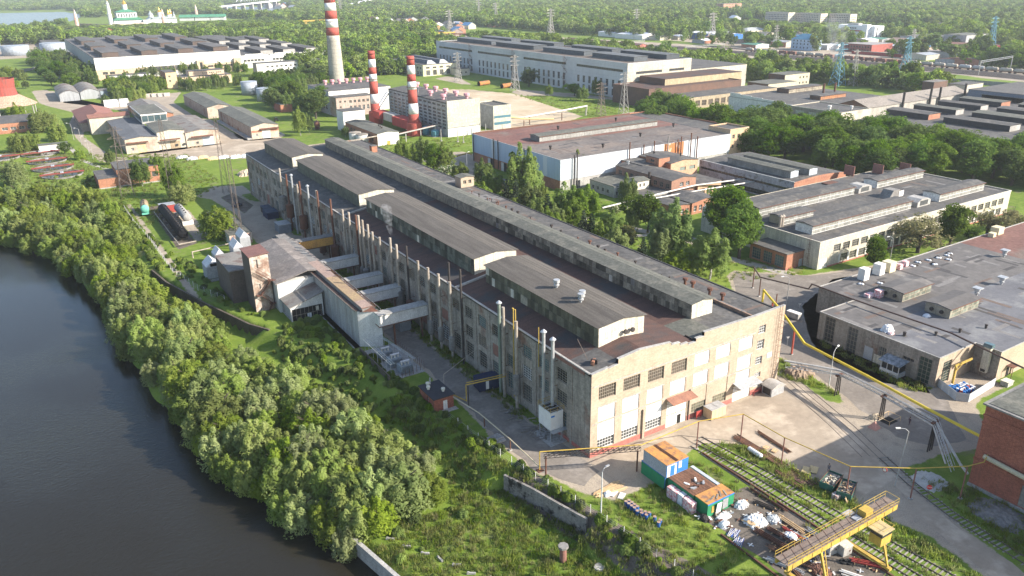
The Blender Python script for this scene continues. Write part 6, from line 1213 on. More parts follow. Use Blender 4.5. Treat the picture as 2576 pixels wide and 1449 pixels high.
def trunk_mesh(kind,seed,H=10.,Rr=3.6):
    rb=random.Random(seed);b=MB();r=.2 if kind=='birch' else .3;top=H*.75;x=y=0;p=[(0,0,-.8)]
    for k in range(1,6):x+=rb.uniform(-.2,.2);y+=rb.uniform(-.2,.2);p.append((x,y,top*k/5))
    for i in range(5):b.tube(p[i],p[i+1],r*(1-i*.17),r*(1-(i+1)*.17),n=7,cap=False)
    for k in range(8):
        q=p[1+k%4];a=rb.uniform(0,6.28);l=Rr*rb.uniform(.45,.8);e=(q[0]+math.cos(a)*l,q[1]+math.sin(a)*l,q[2]+rb.uniform(.8,2.2));b.tube(q,e,r*.35,.04,n=5,cap=False)
    return b.mesh('trunk',BIRCHB if kind=='birch' else BARK)
PROTO={}
def tree_data(kind,v):
    k=(kind,v)
    if k not in PROTO:
        kw=dict(lime=dict(H=10,Rr=4.2,base=1.0,clumps=120,per=50,size=.2),willow=dict(H=9,Rr=3.1,base=.0,size=.15),bright=dict(H=8,Rr=3.0,base=.0,size=.17),bank=dict(H=8,Rr=3.6,base=.0,size=.16),birch=dict(H=11,Rr=3.0,base=1.6,size=.17),poplar=dict(H=13,Rr=3.3,base=1.2,size=.2),spruce=dict(H=10,Rr=2.9,base=1),bloom=dict(H=6,Rr=4.2,base=.6,clumps=44),dry=dict(H=7,Rr=3.4,base=1.2,clumps=34,per=60,size=.18))[kind]
        PROTO[k]=(crown_mesh(kind,17*v+hash_(kind),**kw),trunk_mesh(kind,v,kw['H'],kw['Rr']),kw['H'])
    return PROTO[k]
def hash_(s):return sum(ord(c)*(i+3)for i,c in enumerate(s))%997
TREEN={'willow':'willow_tree','bright':'young_tree','bank':'bank_tree','lime':'lime_tree','birch':'birch_tree','poplar':'poplar_tree','spruce':'spruce_tree','bloom':'chestnut_tree','dry':'thin_tree'}
trnd=random.Random(77);NT=[0]
def tree(kind,x,y,h,lab,group=None,z=None,wide=1.0,cat='tree',trunk=True):
    v=NT[0]%4;NT[0]+=1;cm,tm,H=tree_data(kind,v);s=h/H
    t=T(TREEN[kind],lab,cat,(x,y,gz(x,y)-.1 if z is None else z),trnd.uniform(0,6.28),group);t.scale=(s*wide*trnd.uniform(.92,1.08),s*wide*trnd.uniform(.92,1.08),s)
    link('crown',cm,t)
    if trunk:link('trunk',tm,t)
    return t
def treep(kind,px,py,h,lab,group=None,wide=1.0):
    """px, py = middle of the crown"""
    x,y=at(px,py,h*.55);return tree(kind,x,y,h,lab,group,None,wide)
# riverside thicket
poly=[(30,103),(36,100.5),(43,104),(48,103),(49.5,110),(47.5,122),(43.5,136),(40.5,150),(36.5,168),(33,178),(30,198),(25,216),(22,236),(23,262),(24,300),(23,340),(8,368),(-30,384),(-110,388),(-110,352),(-60,351),(-15,334.5),(1,299),(6,270),(9.8,245),(11.7,203),(12.5,182),(17.5,151),(20.6,131),(27.5,112)]
pts=[];rb=random.Random(21)
for _ in range(9000):
    x,y=rb.uniform(-110,54),rb.uniform(99,390)
    if not inside(np.array([x]),np.array([y]),poly)[0]:continue
    sp=(3.5 if-dist_line(np.array([x]),np.array([y]),BANK)[0]>2.5 else 2.6)+(y-100)*.006
    if all((x-a)**2+(y-b_)**2>sp*sp for a,b_,*_ in pts):pts.append((x,y))
pts.sort(key=lambda p:p[1]);pts=pts[:400]
for x,y in pts:
    near=y<190;r=rb.random()
    k=('willow' if r<.58 else 'bright' if r<.86 else 'bank')if near else('bank' if r<.6 else 'willow' if r<.8 else 'bright')
    e=float(-dist_line(np.array([x]),np.array([y]),BANK)[0])
    h={'willow':rb.uniform(7.5,11),'bright':rb.uniform(5.5,8.5),'bank':rb.uniform(7,10.5)}[k]*(.8 if e<3 else 1)*(1.0 if y<240 else .95)
    if x>46 and y<140:h*=.8
    g_={'willow':'silvery willows of the riverbank thicket','bright':'fresh green trees of the riverbank thicket','bank':'olive green trees of the riverbank thicket'}[k]
    tree(k,x,y,h,{'willow':'silvery grey green willow in the dense thicket along the dark river','bright':'fresh yellow green young tree in the dense thicket along the dark river','bank':'olive green bushy tree in the dense thicket along the dark river'}[k],g_,wide=1.15,trunk=True)
for i,(kind,px,py,h,lab,w)in enumerate((
 # left middle
 ('bank',545,552,12,'wide green tree standing beside the black railway tank',1.1),('birch',350,425,14,'birch growing through the lattice mast by the brick transformer house',1),('birch',392,415,12,'birch on the right of the brick transformer house',1),('birch',430,445,16,'loose birch between the brick transformer house and the great hall',1.1),('bank',455,480,9,'low willow behind the pale cylindrical tank',1.2),('birch',275,392,8,'small tree by the concrete path',1.1),
 ('bright',140,327,11,'round yellow green tree right of the old brick house',1.2),('bank',100,300,14,'big olive tree behind the old brick house',1.1),('bright',45,355,11,'yellow green tree above the settling basins at the left edge',1.2),('bright',78,350,10,'second yellow green tree above the settling basins',1.1),('bank',40,280,13,'tree beneath the cooling tower skirt',1.1),('lime',160,370,7,'dark shrub below the round yellow green tree',1.2),('bright',200,385,6,'small shrub right of the nearest settling basin',1.2),('willow',30,430,12,'silver willow at the left edge above the river trees',1.2),('bank',120,300,12,'olive tree between the brick house and the round tree',1.1),
 # by power station
 ('lime',790,255,20,'large dark green tree mass behind the pale chimney foot',1.3),('lime',740,230,18,'large green tree left of the tall chimney',1.3),('lime',700,210,16,'green tree by the galvanised tanks',1.2),('birch',752,300,17,'pointed light green tree before the dark tree mass',.95),('birch',775,305,12,'small pointed tree at the foot of the dark tree mass',.9),('lime',815,245,18,'dark tree tucked against the pink office wing',1.2),('birch',868,328,7,'small bush by the white gabled workshop',1.2),('birch',1010,375,13,'thin birch on the lawn behind the long monitor',1.0),('lime',1088,390,14,'round topped dark green tree on the lawn near the flowering chestnut',1.0),('bloom',1130,432,7,'white flowering chestnut leaning over the hall roof edge',1.4),('lime',1330,190,16,'dark tree against the pale panel hall wall',1.3),('lime',1445,222,10,'low trees at the foot of the pale panel hall',1.6),('birch',1380,225,9,'small trees left of the low dark bushes by the panel hall',1.3),('birch',1500,215,14,'tree near the right end of the panel hall wall',1.1),('birch',1465,232,11,'bushy tree between two pylons by the panel hall',1.5),
 # centre park
 ('spruce',1214,450,11,'narrow spruce just left of the big poplar',.8),('birch',1240,462,13,'drooping birch left of the big poplar',1.3),('poplar',1312,425,24,'tall light green poplar before the white clad hall',1.05),('poplar',1340,450,14,'light green side crown of the tall poplar',1.2),('spruce',1275,478,11,'spruce under the tall poplar, left one',1),('spruce',1297,482,12,'spruce under the tall poplar, middle one',1),('spruce',1320,495,12,'spruce under the tall poplar, right one',1),('birch',1457,415,15,'weeping birch at the corner of the white clad hall',1),('bright',1310,510,7,'light green bush under the spruces',1.2),('spruce',1353,510,10,'small spruce in the row beside the hall roof',1),('spruce',1378,520,12,'broad spruce in the row beside the hall roof',1.1),('birch',1425,500,15,'large weeping birch left of the silver pipe',1.4),('birch',1475,510,15,'large weeping birch beside the silver pipe',1.4),('birch',1400,545,11,'birch low behind the roof edge',1.2),('spruce',1468,567,13,'spruce before the weeping birches, left of a pair',1),('spruce',1488,572,12,'spruce before the weeping birches, right of a pair',1),('birch',1510,590,11,'light birch at the roof edge left of the thin tree',1.1),('birch',1540,590,11,'light birch at the roof edge next to the thin tree',1),('dry',1570,590,10,'sparse yellowish tree by the park path',1.2),('birch',1580,475,14,'tree before the low grey wing',.9),('lime',1632,525,15,'leafy green tree by the street lamp in the park',1),('bloom',1545,525,5,'small leafy shrub on the park lawn',1),('spruce',1618,628,10,'lone blue green spruce beside the hall roof',1.05),('poplar',1690,565,20,'tall soft green poplar beside the park path',1.25),('poplar',1665,600,14,'lower crown beside the tall soft green poplar',1.2),('bright',1705,660,9,'light green maple at the hall roof edge',1.5),('birch',1790,630,16,'big weeping birch at the road bend',1.4),('lime',1820,530,17,'big dark lime tree beside the low factory, left one of a pair',1.15),('lime',1868,565,20,'big dark lime tree beside the low factory, right one of a pair',1.1),('lime',1845,520,19,'dark lime crown behind the pair by the low factory',1),('birch',1592,545,10,'young tree behind the leafy tree in the park',1.0),('bright',1365,480,7,'small light green tree beyond the spruces',1),
 # before the low factory
 ('lime',2205,628,11,'narrow dark tree before the cream factory wall, nearest',.95),('dry',2318,585,12,'round light green tree before the cream factory wall',1.4),('lime',2400,560,14,'tall green tree before the cream factory wall',1.2),('dry',2490,555,10,'pale green tree near the right end of the cream factory',1.3),('dry',2550,545,9,'low pale green tree at the right edge before the cream factory',1.3),('lime',2440,585,5,'low shrubs behind the low works roof',1.5),
 ('bloom',1898,350,9,'white flowering chestnut beside the tan stair block',.9)
 )):
    treep(kind,px,py,h,lab,None,w)
# the belt of limes behind the low factory
rb=random.Random(8);belt=[]
def fill(poly,kinds,hs,sp,lab,group,wide=1.1,seed=1,maxn=80):
    rb=random.Random(seed);P_=np.array(poly);(x0,y0),(x1,y1)=P_.min(0),P_.max(0);got=[]
    for _ in range(9000):
        x,y=rb.uniform(x0,x1),rb.uniform(y0,y1)
        if inside(np.array([x]),np.array([y]),poly)[0]and all((x-a)**2+(y-b_)**2>sp*sp for a,b_ in got):got.append((x,y))
    for x,y in got[:maxn]:
        k=rb.choice(kinds);tree(k,x,y,rb.uniform(*hs),lab[k],group[k]if isinstance(group,dict)else group,wide=wide)
fill([(286,262),(296,250),(300,230),(292,205),(290,188),(298,186),(330,176),(338,150),(352,120),(420,120),(400,165),(374,190),(374,240),(352,262),(345,300),(330,330),(345,362),(332,372),(312,345),(308,290)],['lime'],(14,20),7.6,{'lime':'dense dark green lime in the tree belt behind the low factory'},'limes of the belt behind the low factory',1.25,3,95)
fill([(304,330),(330,345),(350,368),(344,376),(322,365),(306,350)],['lime','birch'],(12,17),7,{'lime':'lime in the clump beside the brown rolling shop','birch':'birch in the clump beside the brown rolling shop'},{'lime':'limes beside the brown rolling shop','birch':'birches beside the brown rolling shop'},1.2,4,16)
fill([(52,640),(68,655),(70,750),(72,758),(104,758),(110,722),(92,700),(84,665),(58,650)],['birch','bright','lime'],(9,13),6.5,{'birch':'birch in the grove before the white clad office','bright':'light green tree in the grove before the glass fronted office','lime':'dark tree in the grove before the glass fronted office'},{'birch':'birches of the office grove','bright':'light trees of the office grove','lime':'dark trees of the office grove'},1.25,5,60)
fill([(40,760),(66,770),(66,840),(58,900),(60,1100),(30,1100),(28,850)],['lime','birch'],(13,19),9,{'lime':'dark tree along the shaded side of the far hall','birch':'birch along the shaded side of the far hall'},{'lime':'dark trees beside the far hall','birch':'birches beside the far hall'},1.35,6,40)
fill([(130,340),(162,340),(166,300),(160,262),(162,230),(157,205),(158,170),(134,160),(130,250)],['birch'],(10,14),7.5,{'birch':'weeping birch in the park strip between the long roof and the path'},'birches of the park strip',1.3,15,15)
fill([(125,690),(168,700),(170,738),(122,738)],['birch'],(8,11),6.5,{'birch':'birch in the row before the tan canteen'},'birches before the tan canteen',1.1,7,24)
fill([(150,560),(172,520),(172,600),(225,660),(222,705),(200,700),(172,690),(178,640),(165,585)],['lime','birch'],(12,16),8.5,{'lime':'dark tree in the mass left of the tall chimney','birch':'birch in the mass left of the tall chimney'},{'lime':'dark trees left of the tall chimney','birch':'birches left of the tall chimney'},1.3,9,50)
fill([(90,800),(196,800),(196,825),(90,825)],['birch'],(10,15),8,{'birch':'birch close before the far hall wall'},'birches before the far hall wall',1.2,10,18)
fill([(-60,690),(10,700),(14,900),(-5,1000),(-130,1000)],['bright','bank','birch'],(6,11),13,{'bright':'light green scrub tree on the waste ground far left','bank':'olive scrub tree on the waste ground far left','birch':'birch on the waste ground far left'},{'bright':'light scrub trees far left','bank':'olive scrub trees far left','birch':'scrub birches far left'},1.5,11,50)
# ---------------------------------------------------------------- scatter (uncountable growth only)
def scatter(name,P_,protos,label,scl,zs=None,rot=None,wmat=None):
    n_=len(P_);me=bpy.data.meshes.new(name);me.vertices.add(n_);me.vertices.foreach_set('co',np.asarray(P_,np.float32).ravel())
    rs=np.random.default_rng(n_)
    a=me.attributes.new('s','FLOAT_VECTOR','POINT');S=np.stack([scl,scl,zs if zs is not None else scl],-1).astype(np.float32);a.data.foreach_set('vector',S.ravel())
    a=me.attributes.new('r','FLOAT_VECTOR','POINT');Rt=np.zeros((n_,3),np.float32);Rt[:,2]=rs.random(n_)*6.28;a.data.foreach_set('vector',Rt.ravel())
    a=me.attributes.new('i','INT','POINT');a.data.foreach_set('value',rs.integers(0,len(protos),n_).astype(np.int32))
    o=link(name,me);tag(o,label,kind='stuff')
    ng=bpy.data.node_groups.new(name,'GeometryNodeTree');ng.interface.new_socket('Geometry',in_out='INPUT',socket_type='NodeSocketGeometry');ng.interface.new_socket('Geometry',in_out='OUTPUT',socket_type='NodeSocketGeometry')
    N=ng.nodes;L=ng.links;gi=N.new('NodeGroupInput');go=N.new('NodeGroupOutput');jn=N.new('GeometryNodeJoinGeometry');ip=N.new('GeometryNodeInstanceOnPoints')
    for q in reversed(protos):
        ob=bpy.data.objects.new('growth_piece',q);oi=N.new('GeometryNodeObjectInfo');oi.inputs['Object'].default_value=ob;oi.inputs['As Instance'].default_value=True;L.new(oi.outputs['Geometry'],jn.inputs[0])
    def nat(nm,ty,idx):
        q=N.new('GeometryNodeInputNamedAttribute');q.data_type=ty;q.inputs[0].default_value=nm;return[s for s in q.outputs if s.enabled][0]
    L.new(gi.outputs[0],ip.inputs['Points']);L.new(jn.outputs[0],ip.inputs['Instance']);ip.inputs['Pick Instance'].default_value=True
    L.new(nat('i','INT',0),ip.inputs['Instance Index']);L.new(nat('s','FLOAT_VECTOR',0),ip.inputs['Scale']);L.new(nat('r','FLOAT_VECTOR',0),ip.inputs['Rotation'])
    L.new(ip.outputs[0],go.inputs[0]);md=o.modifiers.new('scatter','NODES');md.node_group=ng;return o
def lowtree(seed,mat,cl=9,per=26,size=.62):
    rs=np.random.default_rng(seed);out=[]
    for k in range(cl):
        v=rs.normal(size=3);v/=np.linalg.norm(v);c=np.array([v[0]*2.5,v[1]*2.5,4.6+v[2]*3.0]);out.append(leaves(rs,c,1.7,per,size,.95,.9))
    out.append(leaves(rs,np.array([0,0,4.4]),2.9,per*2,size*1.3,1.3,.9));return quads_mesh('wood_crown',np.concatenate(out),mat)
woodp=[lowtree(s,LM['wood'])for s in(1,2,3,4,5)]
XR=[(775,430,1015,900),(60,830,310,1310),(130,1885,520,2560),(1190,880,1300,1120),(945,655,1000,705),(940,520,1010,615),(425,1120,690,1215),(-300,560,60,1180),(-300,1180,92,1430),(1440,1370,1560,1420),(500,960,640,1180),(1010,820,1030,900),(870,425,935,530),(935,835,1000,885)]
riv=[[at(x,y,0)for x,y in q]for q in([(-60,22),(0,28),(160,25),(210,32),(206,48),(172,60),(122,72),(60,80),(0,88),(-60,96)],[(555,12),(600,14),(700,15),(750,20),(745,34),(690,41),(640,42),(555,38)])]
def wood_points(seed=2):
    rs=np.random.default_rng(seed);out=[]
    d=560.
    while d<8200:
        s=6.5+d*.0052;dd=s*.9;n_=int(1.35*d/s)
        th=YAW-.60+1.26*(np.arange(n_)+rs.random(n_))/n_;r=d+(rs.random(n_)-.5)*dd*1.2
        out.append(np.stack([np.sin(th)*r,np.cos(th)*r,np.full(n_,s)],-1));d+=dd
    return np.concatenate(out)
W_=wood_points();X,Y,S=W_.T
keep=np.zeros(len(X),bool)
keep|=(X>775)&(Y>150)
keep|=(Y>1195)&(X<640)&(X>-400)
keep|=(Y>1700)
keep|=(X>300)&(X<500)&(Y>750)&(Y<1200)
keep|=(X>525)&(X<596-.0*(Y))&(Y>430)&(Y<960)
keep|=(X>565)&(X<610)&(Y>320)&(Y<430)
keep|=(X>240)&(X<320)&(Y>700)&(Y<830)
keep|=(Y>1240)&(X>560)&(X<640)
for a in XR:keep&=~((X>a[0])&(X<a[2])&(Y>a[1])&(Y<a[3]))
rr_=np.random.default_rng(5).random(len(X))
core=(X>775)&(X<1015)&(Y>430)&(Y<900);keep|=core&(rr_<.16)
keep|=(X>425)&(X<690)&(Y>1120)&(Y<1215)&(rr_<.2)
keep|=(X>310)&(X<520)&(Y>960)&(Y<1180)&(rr_<.8)
keep&=~((X>596)&(X<775)&(Y<1250)&(Y>150))|(rr_<.0)
keep&=~((X>640)&(X<710)&(Y>1200)&(Y<1700))
nz=hnoise(X,Y,60,3);open_=(nz>.42)&(Y>1150)|(nz>.5)&(X>1050);keep&=~open_|(rr_<.12)
village=(hnoise(X,Y,170,5)>.35)&(Y>2400);keep&=~village|(rr_<.3)
for q in riv:keep&=~inside(X,Y,q)
X,Y,S=X[keep],Y[keep],S[keep];rs=np.random.default_rng(9)
sc_=S*.145*(.75+.55*rs.random(len(X)));zz=np.clip(sc_*.95,0,1.9)*(.8+.45*rs.random(len(X)))
lowm=(X>90)&(X<560)&(Y>1480)&(Y<1990);lowm|=(X>1010)&(X<1250)&(Y>700)&(Y<1180);zz=np.where(lowm,zz*.45,zz);near_=np.hypot(X,Y)<1100
scatter('woodland',np.stack([X,Y,np.zeros(len(X))],-1)[~near_],woodp,'green woodland stretching to the horizon beyond the works',sc_[~near_],zz[~near_])
midp=[crown_mesh('lime',60+s,H=9,Rr=3.9,base=.2,clumps=30,per=30,size=.42,mat=LM['wood'])for s in range(4)]
scatter('tree_belt',np.stack([X,Y,np.zeros(len(X))],-1)[near_],midp,'dense hedge of trees between the works and the railway',sc_[near_]*1.15,zz[near_]*1.1)
# undergrowth on the slopes, weeds and tufts
rs=np.random.default_rng(12)
def scat_poly(poly,dens,excl=()):
    P_=np.array(poly);(x0,y0),(x1,y1)=P_.min(0),P_.max(0);n_=int((x1-x0)*(y1-y0)*dens);x=rs.uniform(x0,x1,n_);y=rs.uniform(y0,y1,n_);k=inside(x,y,poly)
    for e in excl:k&=~inside(x,y,e)
    return np.stack([x[k],y[k],ground_z(x[k],y[k])],-1)
bushm=[crown_mesh('bright',90+s,H=1.5,Rr=1.0,base=-.2,clumps=12,per=40,size=.11,mat=leaf_mat('undergrowth_leaves_%s'%'abc'[s],((.12,.19,.03),(.15,.23,.04),(.095,.155,.03))[s],((.16,.23,.045),(.2,.27,.06),(.13,.19,.045))[s],.3,.4))for s in range(3)]
tuftm=[]
for s in range(3):
    q=np.random.default_rng(40+s);n_=26;c=q.normal(size=(n_,2))*.28;a=q.random(n_)*6.28;h_=.25+.35*q.random(n_);w=.035+.03*q.random(n_);ln=q.normal(size=(n_,2))*.12
    b0=np.stack([c[:,0]-np.cos(a)*w,c[:,1]-np.sin(a)*w,np.full(n_,-.03)],-1);b1=np.stack([c[:,0]+np.cos(a)*w,c[:,1]+np.sin(a)*w,np.full(n_,-.03)],-1);tp=np.stack([c[:,0]+ln[:,0],c[:,1]+ln[:,1],h_],-1)
    tuftm.append(quads_mesh('tuft',np.stack([b0,b1,tp+np.array([.02,0,0]),tp-np.array([.02,0,0])],1),leaf_mat('grass_blades_%s'%'abc'[s],((.19,.28,.045),(.23,.31,.06),(.27,.31,.10))[s],((.23,.32,.055),(.27,.34,.07),(.31,.32,.12))[s],.15,.6)))
field=[(34,102),(35.5,92),(39,74),(46,40),(72,40),(69,62),(66,84),(63,99),(60,118),(57,138),(53,140),(54,110),(50,101),(42,104),(36,99)]
slope=[(60,104),(57,100),(54,104),(53,120),(49,142),(46,155),(54,158),(57,140),(60,120)]
mid_=[(44,150),(52,140),(56,160),(57.0,188),(50,190),(46,184),(41,180),(42,170)]
A_=[scat_poly(field,.04),scat_poly([(34,104),(31,111),(22.5,131),(19.5,151),(14.5,182),(13.7,203),(12,245),(8,270),(3,300),(9,302),(15,270),(18,245),(20,203),(21,182),(26,151),(29,131),(36,112),(38,104)],.55),scat_poly(slope,.16),scat_poly([(66.5,82),(69,62),(65,58),(60,74),(58,82)],.12),scat_poly(mid_,.35),scat_poly([(63.5,97),(64.8,97),(60.8,126),(58.3,160),(55,160),(59,126)],.8),scat_poly([(26.5,250),(29,250),(29,345),(26,345)],1.0),scat_poly([(20,340),(-20,372),(0,420),(30,400),(30,345)],.05),scat_poly([(64.6,99),(68,80),(69,62),(68,62),(66.9,78),(63.9,98)],1.0)]
A_.append(scat_poly([(28.5,252),(33,226),(36,215),(44,190),(48,196),(40,209),(38,228),(36,256),(31,290),(29,300)],.16))
P_=np.concatenate(A_);
scatter('undergrowth',P_,bushm,'low leafy scrub and weeds on the embankment slopes',(.35+.8*rs.random(len(P_))**2))
A_=[scat_poly(field,1.7),scat_poly([(69,66),(74,52),(80,30),(100,30),(93,50),(94,70),(92,86),(82,84),(74,83),(69,86),(67,84)],.8,[[(80,74),(93,73),(93,36),(80,34)]]),scat_poly([(99.5,87),(104,82),(105,66),(106,52),(104,36),(103,36),(101.3,52),(100.3,64),(99.9,78)],1.5),scat_poly([(97.2,88),(97.8,76),(98.3,62),(99,50),(100.4,36),(99.3,36),(98.2,50),(97.5,62),(97.1,76),(96.2,88)],1.5),scat_poly([(120,60),(125,53),(125,20),(113,36),(116,48)],1.1),scat_poly([(137,104),(134,85),(128,104),(128,116)],1.2),scat_poly([(147,78),(152.5,77),(152.5,105),(150,103)],1.2),scat_poly([(72.5,114),(75.7,114),(75.7,220),(72.5,220)],1.2),scat_poly([(176,140),(190,136),(192,150),(186,200),(190,230),(160,345),(130,345),(130,120),(160,143)],.14),scat_poly([(30,300),(70,352),(70,430),(20,470),(-30,520),(-30,400)],.25),scat_poly([(160,345),(172,352),(240,388),(180,390),(150,400)],.2),scat_poly([(306,392),(372,410),(325,520),(310,420)],.12)]
P_=np.concatenate(A_);scatter('grass_tufts',P_,tuftm,'rough grass growing round the yards',(.7+.9*rs.random(len(P_))))
# ---------------------------------------------------------------- railway tracks in the yard
SLEEP=M('pale_old_sleeper',(.30,.275,.235),(.22,.20,.17),sc=2,var=.2,fine=.2)
def track(label,pts,sleepers=True,z=.03,step=.75):
    t=T('railway_track',label,'railway track',(*pts[0],0));t['kind']='structure';del t['category']
    ox,oy=pts[0];P_=[Vector((x-ox,y-oy,0))for x,y in pts]
    for s in(-.76,.76):
        b=MB();q=[]
        for i,p in enumerate(P_):
            d=(P_[min(i+1,len(P_)-1)]-P_[max(0,i-1)]).normalized();n_=Vector((d.y,-d.x,0));q.append(p+n_*s)
        for a,c in zip(q,q[1:]):
            d=(c-a).normalized();n_=Vector((d.y,-d.x,0))*.04;b.add([a-n_+Vector((0,0,z)),a+n_+Vector((0,0,z)),c+n_+Vector((0,0,z)),c-n_+Vector((0,0,z)),a-n_+Vector((0,0,z+.16)),a+n_+Vector((0,0,z+.16)),c+n_+Vector((0,0,z+.16)),c-n_+Vector((0,0,z+.16))],[(0,3,2,1),(4,5,6,7),(0,1,5,4),(1,2,6,5),(2,3,7,6),(3,0,4,7)])
        b.build('rail',RAIL,t)
    if sleepers:
        u=unit(SLEEP);rr_=random.Random(len(pts));k=0
        for a,c in zip(P_,P_[1:]):
            L_=(c-a).length;d=(c-a)/L_
            while k<L_:
                p=a+d*k
                if rr_.random()>.12:link('sleeper',u,t,(p.x,p.y,.0),(0,0,math.atan2(d.y,d.x)+rr_.uniform(-.05,.05)),(.24,2.6*rr_.uniform(.85,1),.12))
                k+=step
            k-=L_
    return t
track('overgrown yard track with pale sleepers nearest the crane leg',[(94.9,89),(95.9,76),(96.3,62),(96.9,50),(97.7,34)])
track('second overgrown yard track with pale sleepers, right of the crane leg',[(97.4,90),(98.9,76),(99.7,62),(100.6,50),(102.1,34)])
track('track through the grass wedge and past the stop sign',[(120.6,67),(117.6,59.6),(115.2,50.8),(113.8,38.7)])
track('rails sunk into the yard between gable corner and stop sign',[(134.5,104),(129.5,90),(125,77),(120.6,67)],sleepers=False,z=-.11)
track('second track beside the concrete light pole',[(130.4,100),(126.6,90),(122.6,79),(118.4,69)],sleepers=False,z=-.115)
t=T('crane_rail','rusty crane rail along the scrap yard','crane rail',(94.3,40));pb('rail_beam',RUST,t,-.12,0,0,.12,46,.35);pb('base_strip',WOODG,t,-.5,0,-.05,.5,46,.05)
t=T('crane_rail','crane rail on the river side of the scrap yard','crane rail',(80.3,34));pb('rail_beam',RUST,t,-.12,0,0,.12,34,.3)
# ---------------------------------------------------------------- gantry crane
g=T('gantry_crane','yellow gantry crane with railed walkway and hanging operator cabin','crane',(74.2,51.2))
pb('deck',M('brown_deck_plate',(.20,.155,.125),(.16,.12,.10),sc=.5,streak=.1),g,0,0,8.95,24.3,2.1,9.05)
for y in(-.05,1.85):pb('main_girder',YELLOW,g,.1,y,8.1,24.2,y+.3,8.94)
for i in range(12):pb('girder_rib',YELLOW,g,1+i*2,-.11,8.15,1.1+i*2,-.055,8.9)
for i in range(14):MB().tube((.5+i*1.7,.1,9.07),(1.4+i*1.7,2.0,9.07),.025,n=4).build('deck_bar',RUST,g)
for y in(-.05,2.15):
    for(a,b_)in((0,24.3),)if y<0 else((0,5.2),(5.6,18.4),(19.0,24.3)):
        o=MB()
        for z in(9.5,10.0):o.tube((a,y,z),(b_,y,z),.035,n=4)
        n_=int((b_-a)/1.4)+1
        for i in range(n_+1):x=a+(b_-a)*i/n_;o.tube((x,y,9),(x,y,10.0),.03,n=4)
        o.build('handrail',YELLOW,g)
MB().path([(24.3,-.05,10),(24.3,2.15,10)],.035,4).build('end_rail',YELLOW,g)
for x in(7.2,20.3):
    for y0,y1 in((.3,-2.3),(1.7,4.9)):
        MB().tube((x,y0,8.2),(x+.2,y1,.7),.24,.16,n=4).build('leg',YELLOW,g)
    MB().tube((x+.9,.3,8.2),(x+.6,-2.0,.9),.07,n=4).build('leg_strut',YELLOW,g);MB().tube((x-.9,1.7,8.2),(x-.2,4.6,.9),.07,n=4).build('leg_strut',YELLOW,g)
    o=MB();
    for i in range(5):z=2+i*1.2;o.tube((x-.6+.05*i,.3-2.3*(8.2-z)/7.5,z),(x+.6,.3-2.3*(8.2-z)/7.5,z+.6),.05,n=4)
    o.build('lattice_brace',YELLOW,g)
    pb('bogie_beam',YELLOW,g,x-.1,-2.8,.45,x+.5,5.4,.85)
    for y in(-2.2,4.6):MB().tube((x+.05,y,.3),(x+.35,y,.3),.3,n=10).build('wheel',RUST,g)
o=link('operator_cabin',None,g,(17.6,-2.2,5.6));pb('cabin_wall',YELLOW,o,0,0,0,2.4,1.9,1.5);pb('cabin_window',GLASSD,o,.05,-.02,1.503,2.35,1.85,2.2);pb('cabin_roof',M('dusty_cabin_roof',(.48,.38,.20),(.40,.32,.18),sc=1),o,-.2,-.2,2.203,2.6,2.2,2.32);MB().path([(-.1,-.1,2.9),(2.5,-.1,2.9),(2.5,2.1,2.9),(-.1,2.1,2.9),(-.1,-.1,2.9)],.03,4).build('cabin_rail',YELLOW,o)
pb('trolley',YELLOW,g,17.2,.5,9.055,18.9,1.8,10.0);pb('festoon_plate',GALV,g,15.6,.8,9.056,16.8,1.7,9.2)
# ---------------------------------------------------------------- site huts, stacks and scrap
def hut(lab,x,y,w,l,z,wall,roofm,end=None,door=None,h=2.55):
    t=T('site_cabin',lab,'cabin',(x,y,z));MB().box(0,0,0,w,l,h-.08).build('body',wall,t);pb('roof',roofm,t,-.05,-.05,h-.077,w+.05,l+.05,h)
    o=MB()
    for a in(.0,w-.12):o.box(a-.01,-.035,0,a+.13,-.004,h-.1)
    o.box(-.03,-.05,h-.22,w+.03,-.036,h-.08);o.build('end_frame',BLUE,t)
    if end:pb('end_panel',end,t,.13,-.03,.05,w-.13,-.003,h-.25)
    if door:pb('door',door,t,w*.35,-.06,.1,w*.35+.95,-.031,2.1)
    return t
ROR=M('orange_rusty_roof',(.50,.26,.075),(.36,.17,.07),sc=.9,stain=(.22,.13,.09),stain_sc=.9,stain_lo=.55)
GS=M('grey_blue_side',(.36,.39,.43),(.30,.33,.37),sc=.6,streak=.2)
hut('green container under the white cabin',80.8,81.6,2.42,6.0,.05,GREEN,BLUE);hut('green container under the blue ended cabin',83.3,81.6,2.42,6.0,.05,GREEN,BLUE)
hut('white cabin with orange rusty roof and blue door, stacked on green',80.8,81.3,2.42,5.9,2.62,GS,ROR,WHITE,BLUE);b_=hut('blue ended cabin with orange rusty roof, stacked on green',83.3,81.3,2.42,5.9,2.62,GS,ROR,BLUE);pb('white_strip',WHITE,b_,.2,-.055,1.0,.9,-.031,2.3)
for i in range(4):t=T('steel_bar_bundle',['first','second','third','fourth'][i]+' long rusty bar lying across the orange cabin roofs','steel bar',(83.0+i*.16,81.4,5.2));MB().tube((0,0,0),(0,5.7,0),.06,n=5).build('bar',RUST,t)
t=T('middle_container','container roofed with long rusty corrugated bars between the cabins','container',(81.3,75.3));MB().box(0,0,0,6.1,6.1,2.4).build('body',GREEN,t)
for i in range(22):pb('corrugation',M('rust_brown_corrugation',(.27,.14,.085),(.19,.10,.065),sc=.8,var=.25),t,.05+i*.235,.0,2.403,.20+i*.235,6.1,2.56)
